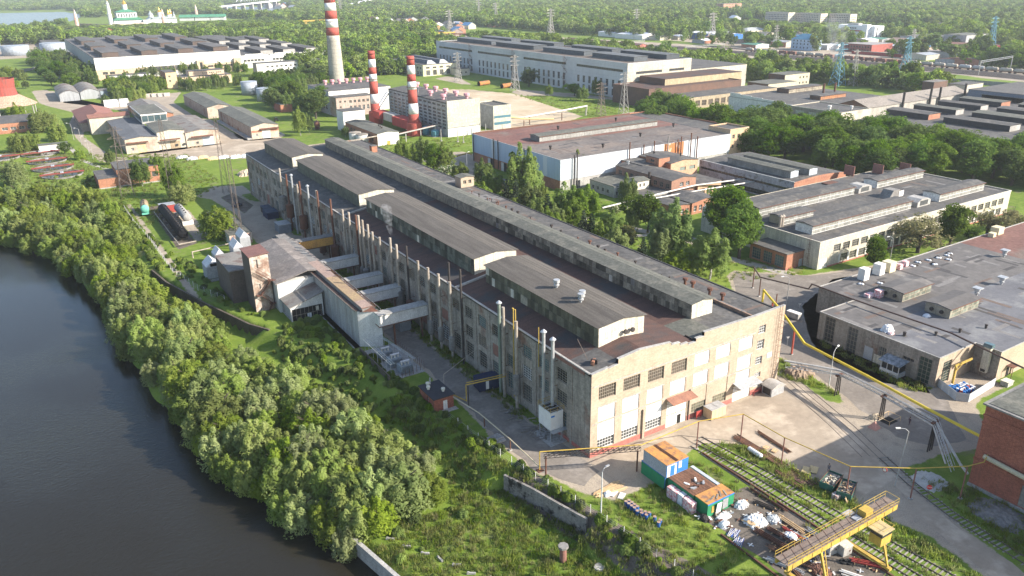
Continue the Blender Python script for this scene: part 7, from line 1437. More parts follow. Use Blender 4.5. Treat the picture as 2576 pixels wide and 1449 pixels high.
pb('galvanised_strip',M('pale_blue_grey_strip',(.42,.45,.48),(.36,.39,.42),sc=1),t,5.4,-.1,2.41,6.05,6.3,2.6)
t=T('green_container','bright green container with rusty orange roof at the scrap yard','container',(81.5,72.2));MB().box(0,0,0,6.0,2.9,2.5).build('body',GREEN,t);pb('roof',ROR,t,-.03,-.03,2.503,6.03,2.93,2.62);pb('blue_edge',BLUE,t,-.05,-.05,2.35,6.05,-.035,2.6);pb('mesh_panel',YELLOW,t,.9,-.06,.6,1.5,-.01,1.9);pb('leaning_door',WHITE,t,1.7,-.35,0,2.8,-.25,2.3,(.12,0,0));pb('ladder_frame',GALV,t,3.4,-.1,.4,4.6,-.04,2.2)
for i in range(5):pb('roof_plank',WOODG,t,.3+i*.9,.6+.2*(i%2),2.63,1.7+i*.9,.85+.2*(i%2),2.7,(0,0,.3*i))
rb=random.Random(14)
for i in range(6):
    t=T('scrap_piece',['white bent gutter on the brown bar roof','grey basin on the brown bar roof','white pipe offcut on the brown bar roof','dark box on the brown bar roof','flat tin plate on the brown bar roof','broken stool on the brown bar roof'][i],'scrap',(82.3+rb.random()*3,76+rb.random()*3.2,2.57),rb.random()*3);pb('plate',[WHITEP,GALV,WHITEP,BLACKS,GALV,RUST][i],t,-.5,-.15,0,.5,.15,.12+.1*(i%3));pb('rim',GALV,t,-.2,-.25,.0,.2,.3,.1)
for i,(x,y,n_,m_)in enumerate(((80.0,79.0,5,SACK),(80.0,77.8,5,SACK),(80.1,76.6,5,PLASTIC),(80.0,75.3,5,SACK),(79.9,74.1,6,SACK))):stack_(x,y,1.15,1.1,2.0,m_,['farthest red and white pack stack beside the corrugated container','second red and white pack stack from the cabins','plain white wrapped stack between red and white ones','fourth pack stack counted from the cabins','nearest red and white pack stack beside the green container'][i],z=0,n=n_,name='pack_stack',cat='stack of packs')
bl=[(72.6+.62*(i%2)+.05*i*.3,81.9-.68*(i//2))for i in range(8)]+[(72.55,79.0),(73.2,78.8),(72.8,78.2),(73.5,78.1),(73.9,77.6),(73.1,77.4),(73.9,76.3),(74.1,75.2),(73.5,74.9)]
for x,y in bl:barrel(x,y,M('blue_drum_paint',(.03,.12,.36),(.025,.09,.28),sc=2),'blue drum with a rusty pale lid in the row on the grass','blue drums on the grass',M('rusty_pale_lid',(.38,.30,.24),(.26,.13,.08),sc=3))
t=T('plank_pile','fan of pale planks on the ground by the white light pole','timber',(73.0,86.6,.05),.0)
for i in range(16):pb('plank',WOOD,t,-3+rb.uniform(-.5,.5),-1+i*.14,.02+.06*(i%3),2.6+rb.uniform(-.5,.8),-.87+i*.14,.08+.06*(i%3),(0,0,.05*(i-8)*.4))
t=T('white_sack','white wrapped sack lying by the planks','sack',(71.9,85.9));blob(1.5,1.1,.7,PLASTIC,'sheet',t,(0,0,0),3)
for i in range(2):t=T('white_board',['white board lying on grass near the planks','second white board nearer the drums'][i],'board',(72.9+i*.7,85.6-i*1.4,.08),.4+i*.2);pb('board',WHITEP,t,-.9,-.5,0,.9,.5,.06)
t=T('concrete_beams','stack of pale concrete beams beside the service road','beams',(63.9,110.4),.1)
for i in range(7):pb('beam',CONC,t,-1.3+rb.uniform(-.1,.1),-.9+i*.42,0,2.5+rb.uniform(-.2,.3),-.62+i*.42,.32)
pb('beam',CONC,t,-1.0,-.2,.33,2.4,.1,.6)
# rubble along the hall foot
t=T('rubble_strip','loose boards and rubble along the foot of the hall wall','rubble',(71.5,106));
for i in range(46):a=rb.random()*3;pb('loose_board',WOODG if i%3 else GRAVEL,t,rb.uniform(0,3.4),rb.uniform(0,14)+(2 if i%2 else 0),.03,rb.uniform(0,3.4)+.25,rb.uniform(0,14)+1.6,.12,(0,0,a))if 0 else link('loose_board',unit(WOODG if i%3 else GRAVEL),t,(rb.uniform(-.5,3.4),rb.uniform(0,14),.08+.1*rb.random()),(rb.uniform(-.1,.1),0,a),(rb.uniform(.15,.35),rb.uniform(.6,2.2),.08))
# long steel by the pipeline
RB=M('rusty_bars',(.20,.105,.06),(.11,.06,.045),sc=1,var=.4)
def bars(lab,x0,y0,x1,y1,w,n,m_=RB,z=.1,r=.07,cat='steel bars',lay=2):
    t=T('bar_bundle',lab,cat,(x0,y0,0));d=Vector((x1-x0,y1-y0,0));L_=d.length;a=math.atan2(d.y,d.x)-math.pi/2;nn=Vector((math.cos(a),math.sin(a),0));me=MB().tube((0,-.5,0),(0,.5,0),r,n=5).mesh('bar',m_)
    for i in range(n):
        o_=nn*((i/(n-1)-.5)*w)+d*.5+Vector((rb.uniform(-.04,.04),rb.uniform(-.3,.3),0));link('bar',me,t,(o_.x,o_.y,z+r*(1+1.6*(i%lay))),(0,0,a+rb.uniform(-.012,.012)),(1,L_*rb.uniform(.75,1),1))
    for f in(.15,.5,.85):q=d*f;link('spacer',unit(WOOD),t,(q.x,q.y,z-.02),(0,0,a),(w+.7,.14,.12))
    return t
bars('broad bundle of long rusty bars beside the second pipe post',103.6,86.9,103.4,74.6,1.7,26);bars('narrow bundle of rusty bars behind the broad one',108.4,85.6,107.8,77.2,.7,10);bars('rusty bars near the overgrown tracks by the third post',101.0,74.8,100.6,68.8,.7,9);bars('scattered thin rods right of the brown plates',103.9,74.0,103.2,67.8,1.2,4)
for i,(x,y)in enumerate(((102.2,72.6),(102.4,70.4))):t=T('steel_plate',['brown steel plates beside the rusty bars','second brown steel plate beside the rusty bars'][i],'steel plate',(x,y,.06),.05*i);pb('plate',M('brown_mill_plate',(.17,.09,.07),(.12,.07,.06),sc=.7),t,-.7,-1.1,0,.8,1.1,.08);pb('plate',MATS['brown_mill_plate'],t,-.4,-1.3,.081,.9,.6,.14)
t=T('wrapped_roll','long white wrapped roll on the bar bundle','roll',(102.0,80.4,.45),-.05);o=MB().lathe([(.1,0),(.42,.25),(.45,3.2),(.1,3.5)],n=12).build('wrap',PLASTIC,t);o.rotation_euler=(math.pi/2,0,0);o.location=(0,1.8,.1)
for i,(x,y,lab)in enumerate(((105.7,72.0,'plywood sheet on the asphalt, left'),(106.9,71.4,'plywood sheet on the asphalt, right'))):t=T('plywood_sheet',lab,'plywood',(x,y,.1),.5);pb('sheet',M('yellow_plywood',(.50,.40,.22),(.44,.35,.19),sc=1),t,-1.1,-.7,0,1.1,.7,.12);pb('runner',WOODG,t,-1.1,-.6,-.08,1.1,-.45,-.003);pb('runner',WOODG,t,-1.1,.45,-.08,1.1,.6,-.003)
def pallet(lab,x,y,z=0,rz=0,rx=0):
    t=T('pallet',lab,'pallet',(x,y,z),rz);t.rotation_euler=(rx,0,rz)
    for i in range(6):pb('slat',WOOD,t,-.6,-.4+i*.16,.12,.6,-.3+i*.16,.15)
    for i in range(3):pb('bearer',WOOD,t,-.6+.55*i,-.45,0,-.5+.55*i,.55,.118)
pallet('wooden pallet on the bar bundle',105.2,80.6,.3,.1);pallet('pallet lying over the rusty bars',105.9,79.2,.12,.3);pallet('pallet leaning upright beside the skips',103.9,62.6,.5,.5,1.1)
for i,(x,y,rz,lab)in enumerate(((103.9,65.2,.28,'open green skip full of pale rubble'),(104.3,62.0,.42,'open green skip with boards and dark scrap'))):
    t=T('skip',lab,'skip',(x,y),rz);GS_=M('dark_green_skip',(.03,.13,.095),(.025,.10,.075),sc=1,streak=.3)
    for a in((0,0,4.4,.08),(0,2.32,4.4,2.4),(0,.083,.08,2.317),(4.32,.083,4.4,2.317)):pb('side',GS_,t,a[0],a[1],.2,a[2],a[3],1.45)
    pb('floor',RUST,t,.083,.083,.2,4.317,2.317,.3);pb('rim',RUST,t,-.05,-.05,1.45,4.45,.06,1.53);pb('rim',RUST,t,-.05,2.34,1.45,4.45,2.45,1.53)
    for k in range(48):link('rubble_piece',unit(PALEP if i==0 and k%3 else(WOOD if k%2 else GRAVEL)),t,(rb.uniform(.4,4),rb.uniform(.35,2.05),1.15+rb.uniform(-.1,.25)),(rb.random(),rb.random(),rb.random()*3),(rb.uniform(.12,.3),rb.uniform(.3,.9),.12))
    pb('filling',GRAVEL,t,.09,.09,.3,4.31,2.31,1.12)
for i in range(4):barrel(103.0+.6*(i%2),64.4-.62*(i//2),M('whitish_drum',(.55,.54,.52),(.40,.20,.16),sc=2),'pale drum in the cluster by the skips','pale drums by the skips')
t=T('concrete_scrap','pale slab and heap of light rubble under the crane end','rubble',(101.6,60.2));pb('slab',CONC,t,-1.2,-.4,0,1.0,.8,.16);blob(3.2,2.2,.5,GRAVEL,'heap',t,(2.2,-.9,0),8)
# scrap yard heaps
sc_t=[]
def heap(lab,x,y,w,l,h,m_,seed,cat='heap',extra=0,rz=0):
    t=T('scrap_heap',lab,cat,(x,y),rz);blob(w,l,h,m_,'cover' if m_ is PLASTIC else 'pile',t,(0,0,0),seed)
    for i in range(extra):link('loose_piece',unit([RUST,WOOD,WOODG,WHITEP,GALV][rb.randrange(5)]),t,(rb.uniform(-w/2,w/2),rb.uniform(-l/2,l/2),h*.25+.1),(rb.uniform(-.3,.3),rb.uniform(-.2,.2),rb.random()*3),(rb.uniform(.1,.4),rb.uniform(.5,1.8),.1))
    return t
heap('large pile under white and clear plastic sheets',87.3,67.2,3.6,3.2,1.0,PLASTIC,31,extra=8);heap('translucent sheet spread beside the big white pile',90.2,66.0,2.4,2.2,.7,M('clear_plastic',(.48,.50,.50),(.38,.40,.40),sc=.8,rough=.35),32,extra=2)
heap('white tarp over boxes near the green container',88.6,71.4,2.6,1.8,.9,PLASTIC,33,extra=8);heap('white sacks and boards before the green container',83.9,70.9,2.8,1.6,.6,PLASTIC,34,extra=14);heap('white covered rusty drum stack left of the blue tubes',82.4,69.3,1.9,1.5,.9,PLASTIC,35,extra=6);heap('bundle of grey bags and ribs at the green container corner',80.9,72.2,1.4,1.6,.9,BLACKS,36,extra=5);heap('crumpled plastic on the steel beside the crane walkway',89.0,61.6,2.2,2.4,.7,PLASTIC,37,extra=12)
heap('brown mixed scrap below the crane bridge',86.5,54.2,3,3.4,.7,RUST,38,extra=26);heap('tangle of dark steel and boards by the crane leg',88.4,56.4,3.4,2.2,.6,BLACKS,39,extra=26)
for i,(x,y)in enumerate(((84.6,66.4),(83.8,64.6))):
    t=T('tube_bundle',['upper','lower'][i]+' loose bundle of blue and white tubes','tubes',(x-2.6,y+.6,.1),.4)
    for k in range(22):pb('tube',[BLUE,M('violet_blue_tube',(.10,.14,.42),(.08,.11,.35),sc=2),WHITEP][k%3],t,-.9+rb.uniform(-.3,.3),-.7+k*.065,.05+.05*(k%3),1.1+rb.uniform(-.3,.3),-.65+k*.065,.1+.05*(k%3),(0,0,rb.uniform(-.2,.2)))
for i,(x0,y0,x1,y1,w,n_,m_,lab)in enumerate(((85.6,66.0,86.6,58.6,.9,10,RUST,'rusty pipes below the white pile'),(87.6,65.0,88.6,57.8,.9,9,RUST,'second run of rusty pipes below the white pile'),(84.2,62.6,86.4,54.4,1.3,12,RB,'long thin rusty bars beside the blue tubes'),(81.8,60.8,84.0,55.0,.7,8,GALV,'pale galvanised profiles on the grass'),(89.6,64.0,90.0,59.0,.6,7,REDP,'red painted profiles under the sheets'),(91.4,66.6,91.4,61.0,1.0,9,WOOD,'pale battens near the crane rail'),(91.0,71.0,92.4,67.0,.8,8,BLACKS,'dark channel sections near the crane rail'),(92.6,61.6,92.8,55.0,.9,8,GALV,'light steel sections by the crane rail'),(90.0,60.4,90.8,57.2,1.2,10,M('pale_blue_profiles',(.34,.42,.50),(.28,.36,.44),sc=1),'pale blue profiles under the crane bridge'),(93.2,74.0,93.5,66.0,.35,5,RUST,'rusty rails lying along the crane rail'),(82.6,53.6,85.6,51.4,1.4,10,GALV,'fan of white galvanised sheets at the bottom'),(88.6,52.4,90.2,49.2,1.3,10,WHITEP,'stack of white ribbed sheets at the bottom edge'),(92.2,53.4,95.0,49.6,1.2,9,REDP,'red lattice steel at the bottom edge'),(84.0,58.8,82.2,52.4,.8,9,RB,'rusty bars left of the near crane leg'),(87.0,51.8,88.2,48.6,1.1,9,WOOD,'pale planks by the near crane leg'))):bars(lab,x0,y0,x1,y1,w,n_,m_,r=.08,lay=3)
t=T('cable_drum','wooden cable drum lying on its side','cable drum',(86.0,66.9));MB().lathe([(.7,0),(.7,.12),(.35,.13),(.35,.6),(.7,.61),(.7,.73)],n=14).build('drum',WOOD,t);MB().lathe([(.12,.732),(.12,.75)],n=8).build('hub',BLACKS,t)
for i,(x,y)in enumerate(((90.4,55.6),(91.9,54.3))):t=T('concrete_cube',['farther pale concrete block house in the scrap yard','nearer pale concrete block house in the scrap yard'][i],'concrete block',(x,y),-.15);pb('block',CONC,t,0,0,0,1.7,1.7,1.6);pb('lid',PALEP,t,-.08,-.08,1.603,1.78,1.78,1.75);pb('socket',RUST,t,1.1,-.04,.7,1.35,-.003,.95)
for i,(x,y)in enumerate(((91.0,53.6),(91.6,53.0))):t=T('tyre',['left of two tyres by the concrete block','right of two tyres by the concrete block'][i],'tyre',(x,y));MB().lathe([(.28,0),(.55,.02),(.6,.15),(.55,.3),(.28,.32),(.3,.16),(.28,0)],n=16).build('rubber',RUBBER,t)
for i in range(40):
    x,y=rb.uniform(80.5,93.5),rb.uniform(49,72);t=T('scrap_piece',['rusty','pale','dark','grey'][i%4]+' scrap piece lying loose in the crane yard','scrap',(x,y,.05),rb.random()*3,['rusty','pale','dark','grey'][i%4]+' loose scrap of the crane yard');pb('offcut',[RUST,WHITEP,BLACKS,GALV][i%4],t,-.5,-.12,0,.5,.12,.1);pb('offcut',[WOOD,RUST,RUST,WHITEP][i%4],t,-.1,-.4,.101,.06,.5,.16)
sheet('scrap_yard_dirt',[(81,74.5),(93.5,74.5),(93.8,48),(84,48),(81.2,56)],.006,M('dark_oily_dirt',(.155,.13,.105),(.10,.085,.07),sc=.5,fine=.3,bump=.03),'dark oily dirt of the scrap yard',jit=.6)
# ---------------------------------------------------------------- gas pipes
def pipeline(nm,lab,pts,r,mat,posts=(),pm=None,pr=.12,z0=0,cat='pipeline',n=8):
    ox,oy=pts[0][:2];t=T(nm,lab,cat,(ox,oy,0));q=[(x-ox,y-oy,z)for x,y,z in pts]
    for a,b_ in zip(q,q[1:]):MB().tube(a,b_,r,n=n).build('pipe',mat,t)
    o=MB()
    for p in q[1:-1]:o.lathe([(r*.2,p[2]-r*1.1),(r*1.12,p[2]-r*.6),(r*1.12,p[2]+r*.6),(r*.2,p[2]+r*1.1)],p[0],p[1],8)
    if len(q)>2:o.build('elbows',mat,t)
    for x,y,z in posts:
        MB().tube((x-ox,y-oy,-.1),(x-ox,y-oy,z-r),pr,n=6).build('post',pm or RUST,t);pb('post_base',CONC,t,x-ox-.3,y-oy-.3,-.05,x-ox+.3,y-oy+.3,.22)
    return t
BRP=M('brown_post_paint',(.24,.11,.085),(.18,.085,.07),sc=2)
pipeline('gas_pipe','thin yellow gas pipe on brown posts across the yard',[(80.9,88.2,5.4),(94.4,87.7,6.0),(103,84.9,6.1),(103.1,75.4,6.0),(105.2,63.6,5.9),(113.5,57.2,6.1),(120.4,52.7,6.5),(123.6,51.8,6.6),(125.3,52.2,7.2)],.09,YELLOW,[(94.4,87.7,6),(103,84.9,6),(103.1,75.4,6),(105.2,63.6,5.9),(113.5,57.2,6.1),(120.4,52.7,6.4)],BRP)
t=T('round_sign','small round red rimmed sign hanging on the yellow pipe','sign',(109.6,60.2,5.6));MB().tube((0,0,0),(-.1,.06,0),.42,n=18).build('disc',REDP,t);o=MB().tube((-.1,.06,0),(-.13,.08,0),.3,n=18).build('face',WHITEP,t);t.rotation_euler=(0,0,.6)
tr=T('pipe_truss','sooty lattice truss carrying the yellow pipe to the hall corner','truss',(65.6,96.1));dx,dy=15.3,-7.9;L_=math.hypot(dx,dy)
o=MB();ux,uy=dx/L_,dy/L_
for s in(-.35,.35):
    for z in(4.1,4.9):o.tube((-uy*s,ux*s,z),(dx-uy*s,dy+ux*s,z+.35),.06,n=4)
    for i in range(18):a=i/18;c=(i+1)/18;o.tube((dx*a-uy*s,dy*a+ux*s,4.1+.35*a),(dx*c-uy*s,dy*c+ux*s,4.9+.35*c),.04,n=4);o.tube((dx*c-uy*s,dy*c+ux*s,4.1+.35*c),(dx*c-uy*s,dy*c+ux*s,4.9+.35*c),.04,n=4)
o.build('lattice',BLACKS,tr)
for x,y in((.3,-.3),(14.9,-7.7)):MB().tube((x,y,0),(x,y,4.3),.16,n=6).build('post',RUST,tr)
MB().path([(-.6,.3,1.6),(-.6,.3,5.3),(0,0,5.3),(dx,dy,5.5)],.1,6).build('yellow_pipe',YELLOW,tr);pb('valve_cage',RUST,tr,-1,0,1.2,.2,1,1.35)
pipeline('feed_pipe','pale pipe from the brick pump house to the lattice truss',[(63.8,127.4,2.3),(65.1,118,2.4),(65.2,106.5,2.4),(65.0,96.6,2.2)],.11,M('pale_yellow_pipe',(.58,.50,.34),(.46,.38,.26),sc=2),[(65.15,116,2.4),(65.2,106.5,2.4)],RUST)
pipeline('wall_gas_pipe','twin yellow pipe from the hall wall down to the pump house',[(74.8,123.6,5.2),(66.1,124.9,5.2),(66.1,124.9,1.5),(62.4,132.6,2.6)],.13,YELLOW,[(66.4,124.6,5.1)],BLACKS);pipeline('wall_gas_pipe','second yellow pipe of the pair from the hall wall',[(75.4,124.2,5.3),(66.5,125.5,5.3)],.1,YELLOW)
for x,y in((75.3,120.2),(75.3,121.0)):pipeline('vent_riser','tall yellow riser on the hall wall, '+('left' if y>120.5 else 'right')+' of a pair',[(x,y,1.5),(x,y,21.3),(x-.25,y,21.5)],.12,YELLOW)
pipeline('vent_riser','lone yellow riser standing at the roof edge',[(75.6,112.4,12),(75.6,112.4,20.4)],.09,YELLOW)
pipeline('wall_bracket_pipe','thin pale pipe frame above the service road',[(74.9,137,5.6),(64.9,132.5,4.6),(64.9,132.5,0)],.06,DIRTYPIPE)
f65=lambda v,x,y,z:(*at((2696+.55205*x)/1.59006,((750 if v=='f' else 1504)+.55205*y)/1.59006,z),z)
pts_=[f65('f',645,835,3.5),f65('f',650,745,6.5),f65('f',770,885,6.5),f65('f',945,1130,6.5),f65('h',1400,0,6.5),f65('h',1850,245,6.7),f65('h',2235,445,7.0)]
pipeline('main_gas_pipe','thick bright yellow gas main slanting past the hall corner',[(pts_[1][0],pts_[1][1],2)]+pts_[1:],.28,M('bright_yellow_pipe',(.70,.52,.05),(.62,.46,.06),sc=1,fine=.05),[(140.9,104.2,6.5),(149.6,118,6.5)],M('red_lead_post',(.42,.09,.06),(.36,.08,.055),sc=2),.25,n=12)
q=[f65('f',580,580,6.6),f65('f',625,650,5.4),f65('f',975,735,6.2),f65('f',1000,700,7.6),f65('f',1300,810,8),f65('f',1470,870,8),f65('f',2010,1055,8),f65('f',2536,1310,8)]
pipeline('roof_pipe','brown pipe crossing the low works roof',q,.2,M('brown_lagged_pipe',(.12,.075,.06),(.085,.055,.048),sc=2,streak=.2),[(165.8,138.2,6.2),(162.3,132.8,5.4),(156,122,6)],RUST,.16)
pipeline('yard_pipe','silver pipes bending down to the red brick building',[(127,95.5,6),(133.6,86.6,5.6),(132.3,75.5,5.9),(129.9,63.9,6.2),(126.6,56.5,2.2),(125.4,54.6,2.0)],.22,SILVER);pipeline('yard_pipe','second silver pipe running beside the walkway trestle',[(128,94.6,5.2),(133.2,86.2,4.9),(131.5,75.3,5.4),(129.1,63.7,5.6),(124.8,58.2,2.2)],.16,SILVER)
t=T('pipe_trestle','grey walkway trestle on dark three legged posts','trestle',(133.4,86.4));
for(x,y,h)in((0,0,4.6),(-1.2,-11,5.3),(-3.6,-22.6,6.0)):
    for k in(-.7,0,.7):MB().tube((x+k,y,0),(x+k*.7,y,h),.13,n=6).build('leg',BLACKS,t)
    pb('crosshead',RUST,t,x-1.1,y-.25,h,x+1.1,y+.25,h+.3);pb('brace',BLACKS,t,x-.7,y-.05,1.5,x+.7,y+.05,1.65)
o=MB();w_=[(-6.5,8.2,4.9),(0,0,4.75),(-1.2,-11,5.4),(-3.6,-22.6,6.1),(-9.4,-30,2.0)]
for(a,b_)in zip(w_,w_[1:]):
    for s in(-.45,.45):o.tube((a[0]+s,a[1],a[2]),(b_[0]+s,b_[1],b_[2]),.06,n=4);o.tube((a[0]+s,a[1],a[2]+.9),(b_[0]+s,b_[1],b_[2]+.9),.035,n=4)
    for k in range(10):f=k/10;c=[a[i]+(b_[i]-a[i])*f for i in range(3)];o.tube((c[0]-.45,c[1],c[2]),(c[0]+.45,c[1],c[2]),.04,n=4);o.tube((c[0]-.45,c[1],c[2]),(c[0]-.45,c[1],c[2]+.9),.03,n=4)
o.build('walkway_lattice',GALV,t)
pipeline('wall_main','thick cream pipe running along the red brick wall',[(125.0,52.6,6.8),(124.6,40,6.2),(124.6,20,6.0)],.4,M('cream_lagging',(.52,.46,.32),(.42,.37,.26),sc=1),[],n=12)
pipeline('heating_main','silver twin heating pipe on stilts through the park, left run',[(*at(1515,523,4.5),4.5),(*at(1632,494,5),5),(*at(1750,466,5),5),(*at(1905,446,5),5)],.33,SILVER,[(*at(1632,494,5),5),(*at(1746,470,5),5)],BLACKS);pipeline('heating_main','second silver heating pipe beside the first in the park',[(*at(1640,500,5),5),(*at(1765,478,5),5),(*at(1908,455,5),5),(*at(1999,440,5),5)],.28,SILVER,[(*at(1905,455,5),5)],BLACKS)
pipeline('lawn_gas_pipe','yellow gas pipe across the lawn behind the long roof',[(*at(1120,402,.6),.6),(*at(1176,385,3.5),3.5),(*at(1186,388,.5),.5)],.3,YELLOW)
pipeline('pipe_rack','cream and silver pipe rack right of the square block',[(248,401,5),(258,398,5),(285,399,6),(306,400,7),(306,401,1)],.55,SILVER,[(262,399,5),(286,399,5.5)],RUST,.3);pipeline('pipe_rack','yellow pipe bundle beside the silver rack',[(248,398,6),(256,396,4.5),(275,392,3)],.5,M('cream_yellow_pipe',(.60,.48,.22),(.5,.4,.2),sc=1),[(256,396,4)],RUST,.3)
for i in range(6):x,y=at(1110+i*28+(i%2)*14,355+(-22 if i>2 else 0)+i*2,0);t=T('pipe_post',['first','second','third','fourth','fifth','sixth'][i]+' bare concrete post on the lawn before the grey boiler house','post',(x,y));MB().tube((0,0,0),(0,0,6.5),.22,n=8).build('shaft',CONC,t);pb('footing',CONC,t,-.6,-.6,-.1,.6,.6,.3)
# ---------------------------------------------------------------- lamps, signs, people, small yard things
def lamp(lab,x,y,h,m_=CONC,arm=1.6,az=0,head=WHITEP,lean=0,z=0):
    t=T('street_lamp',lab,'street lamp',(x,y,z));MB().tube((0,0,0),(lean,0,h),.13,.08,n=7).build('pole',m_,t);c,s=math.cos(az),math.sin(az)
    MB().path([(lean,0,h),(lean+c*arm*.4,s*arm*.4,h+.55),(lean+c*arm,s*arm,h+.7)],.045,5).build('arm',GALV,t);o=link('lamp_head',unit(head),t,(lean+c*(arm+.3),s*(arm+.3),h+.72),(0,0,az),(.8,.3,.18));return t
lamp('curved arm street lamp in the grass wedge beside the hall',135.2,89.7,8.0,M('white_lamp_pole',(.62,.62,.60),(.54,.54,.52),sc=2),2.0,.3);lamp('leaning concrete lamp pole beside the tracks at right',114.7,60.8,10.5,CONC,1.6,2.6,WHITEP,1.0);lamp('white lamp pole at the river fence by the planks',67.7,82.4,8.2,MATS['white_lamp_pole'],.8,.1,GALV,0)
lamp('street lamp in the park before the brick workshop',176.5,194,6.5,GALV,1.4,.2);lamp('street lamp by the big weeping birch',163.5,152,6,GALV,1.4,.2);lamp('street lamp at the bend before the low works roof',162.8,124,8,CONC,1.8,2.8);lamp('street lamp before the cream factory wall',218,130.5,7,CONC,1.4,2.6);lamp('street lamp on the lane by the flowering chestnut',*at(1175,430),8,GALV,1.2,.3)
for i,(px,py)in enumerate(((186,352),(206,366),(225,388),(235,402))):lamp(['first','second','third','fourth'][i]+' lamp along the shaded lane left of the warehouses',*at(px,py),9,CONC,1.5,3.0)
for k_i,(x,y,lab,fc)in enumerate(((115.9,55.7,'red round stop sign beside the track',REDP),)):
    t=T('stop_sign',lab,'road sign',(x,y));MB().tube((0,0,0),(0,0,2.1),.04,n=6).build('post',RAIL,t)
    o=MB();o.add([(.45*math.cos(math.pi/8+math.pi/4*i),0,2.3+.45*math.sin(math.pi/8+math.pi/4*i))for i in range(8)]+[(.45*math.cos(math.pi/8+math.pi/4*i),.03,2.3+.45*math.sin(math.pi/8+math.pi/4*i))for i in range(8)],[tuple(range(8)),tuple(range(15,7,-1))]+[((i+1)%8,i,i+8,(i+1)%8+8)for i in range(8)]);o.build('plate',M('signal_red',(.62,.03,.03),(.58,.03,.03),sc=2,fine=.02),t)
    cu=bpy.data.curves.new('lettering','FONT');cu.body='STOP';cu.size=.32;cu.align_x='CENTER';cu.align_y='CENTER';cu.extrude=.004;cu.materials.append(WHITEP);tmp=bpy.data.objects.new('tmp',cu);COL.objects.link(tmp);me=bpy.data.meshes.new_from_object(tmp.evaluated_get(bpy.context.evaluated_depsgraph_get()));bpy.data.objects.remove(tmp);link('lettering',me,t,(0,-.012,2.3),(math.pi/2,0,0));t.rotation_euler=(0,0,-.9)
for(x,y,lab)in((162.2,119.4,'white triangular give way sign by the road bend'),(143.4,107.6,'small square sign near the red pipe post')):t=T('traffic_sign',lab,'road sign',(x,y),-.6);MB().tube((0,0,0),(0,0,2.2),.04,n=6).build('post',GALV,t);MB().prof([(-.4,2.6),(0,1.95),(.4,2.6)],-.03,0).build('plate',WHITEP,t)
t=T('marker_pyramid','pink concrete pyramid marker on the yard','marker',(128.4,74.2));MB().add([(-.9,-.9,0),(.9,-.9,0),(.9,.9,0),(-.9,.9,0),(0,0,1.5)],[(0,1,4),(1,2,4),(2,3,4),(3,0,4)]).build('pyramid',M('pink_concrete',(.50,.26,.21),(.44,.23,.19),sc=1),t)
def person(lab,x,y,rz,top,legs,stride=.25):
    t=T('person',lab,'person',(x,y,0),rz)
    V_=[(0,0,.95),(0,.02,1.2),(0,.02,1.42),(0,.03,1.52),(0,.05,1.66),(0,.06,1.78),(-.11,0,.9),(-.12,stride*.4,.5),(-.12,stride,.08),(-.12,stride+.16,.05),(.11,0,.9),(.12,-stride*.2,.5),(.12,-stride,.1),(.12,-stride+.16,.05),(-.2,.0,1.42),(-.27,-.08,1.15),(-.27,-.02,.9),(-.27,.04,.8),(.2,.0,1.42),(.27,.12,1.17),(.26,.25,.98),(.25,.3,.9)]
    E_=[(0,1),(1,2),(2,3),(3,4),(4,5),(0,6),(6,7),(7,8),(8,9),(0,10),(10,11),(11,12),(12,13),(2,14),(14,15),(15,16),(16,17),(2,18),(18,19),(19,20),(20,21)]
    R_=[.17,.16,.17,.06,.1,.085,.1,.075,.05,.045,.1,.075,.05,.045,.07,.052,.04,.04,.07,.052,.04,.04]
    me=bpy.data.meshes.new('body');me.from_pydata(V_,E_,[]);me.materials.append(top);me.materials.append(legs);me.materials.append(SKIN);o=link('body',me,t)
    bpy.context.view_layer.objects.active=o;bpy.ops.object.modifier_add(type='SKIN')
    for i,d in enumerate(me.skin_vertices[0].data):d.radius=(R_[i],R_[i]*.8);d.use_root=(i==0)
    q_=o.modifiers.new('sub','SUBSURF');q_.levels=1
    dg=bpy.context.evaluated_depsgraph_get();me2=bpy.data.meshes.new_from_object(o.evaluated_get(dg));o.modifiers.clear();o.data=me2
    for mm in(top,legs,SKIN):
        if mm.name not in[q.name for q in me2.materials if q]:me2.materials.append(mm)
    for p in me2.polygons:
        c=p.center;p.material_index=2 if c.z>1.5 or(abs(c.x)>.22 and c.z<.98)else(1 if c.z<.98 else 0)
    MB().lathe([(.05,1.86),(.1,1.82),(.115,1.74),(.1,1.66),(.03,1.64)],0,.03,10).build('hair',HAIR,t)
    MB().box(-.05,.13,1.68,.05,.19,1.7).build('face_bar',SKIN,t);return t  # small skin-coloured bar set proud of the face
person('person in a checked grey shirt and blue trousers walking by the skips',108.6,69.6,2.2,CLOTHG,CLOTHB);person('person in dark plum work clothes beside the excavation pit',134.9,71.1,1.2,CLOTHP,CLOTHP,.15)
t=T('wooden_crate','big pale plywood crate with grey tin lid against the gable','crate',(103.9,93.3));MB().box(0,0,.15,4.0,2.3,2.3).build('box',M('pale_plywood',(.60,.44,.27),(.54,.39,.24),sc=.5,fine=.1),t);pb('lid',GALV,t,-.05,-.05,2.303,1.9,2.35,2.36);pb('lid',GALV,t,2.0,-.05,2.303,4.05,2.35,2.36)
for i in range(4):pb('board_joint',WOODG,t,1*i+.02,-.02,.16,1*i+.06,-.003,2.29);pb('skid',WOODG,t,.4*i*2.2,0,0,.4*i*2.2+.2,2.3,.147)
t=T('fire_board','red fire point board by the gable doors','fire point',(101.8,95.3));pb('board',REDP,t,0,0,.5,1.5,.12,1.8);pb('post',REDP,t,.1,.02,0,.2,.1,.5);pb('post',REDP,t,1.3,.02,0,1.4,.1,.5)
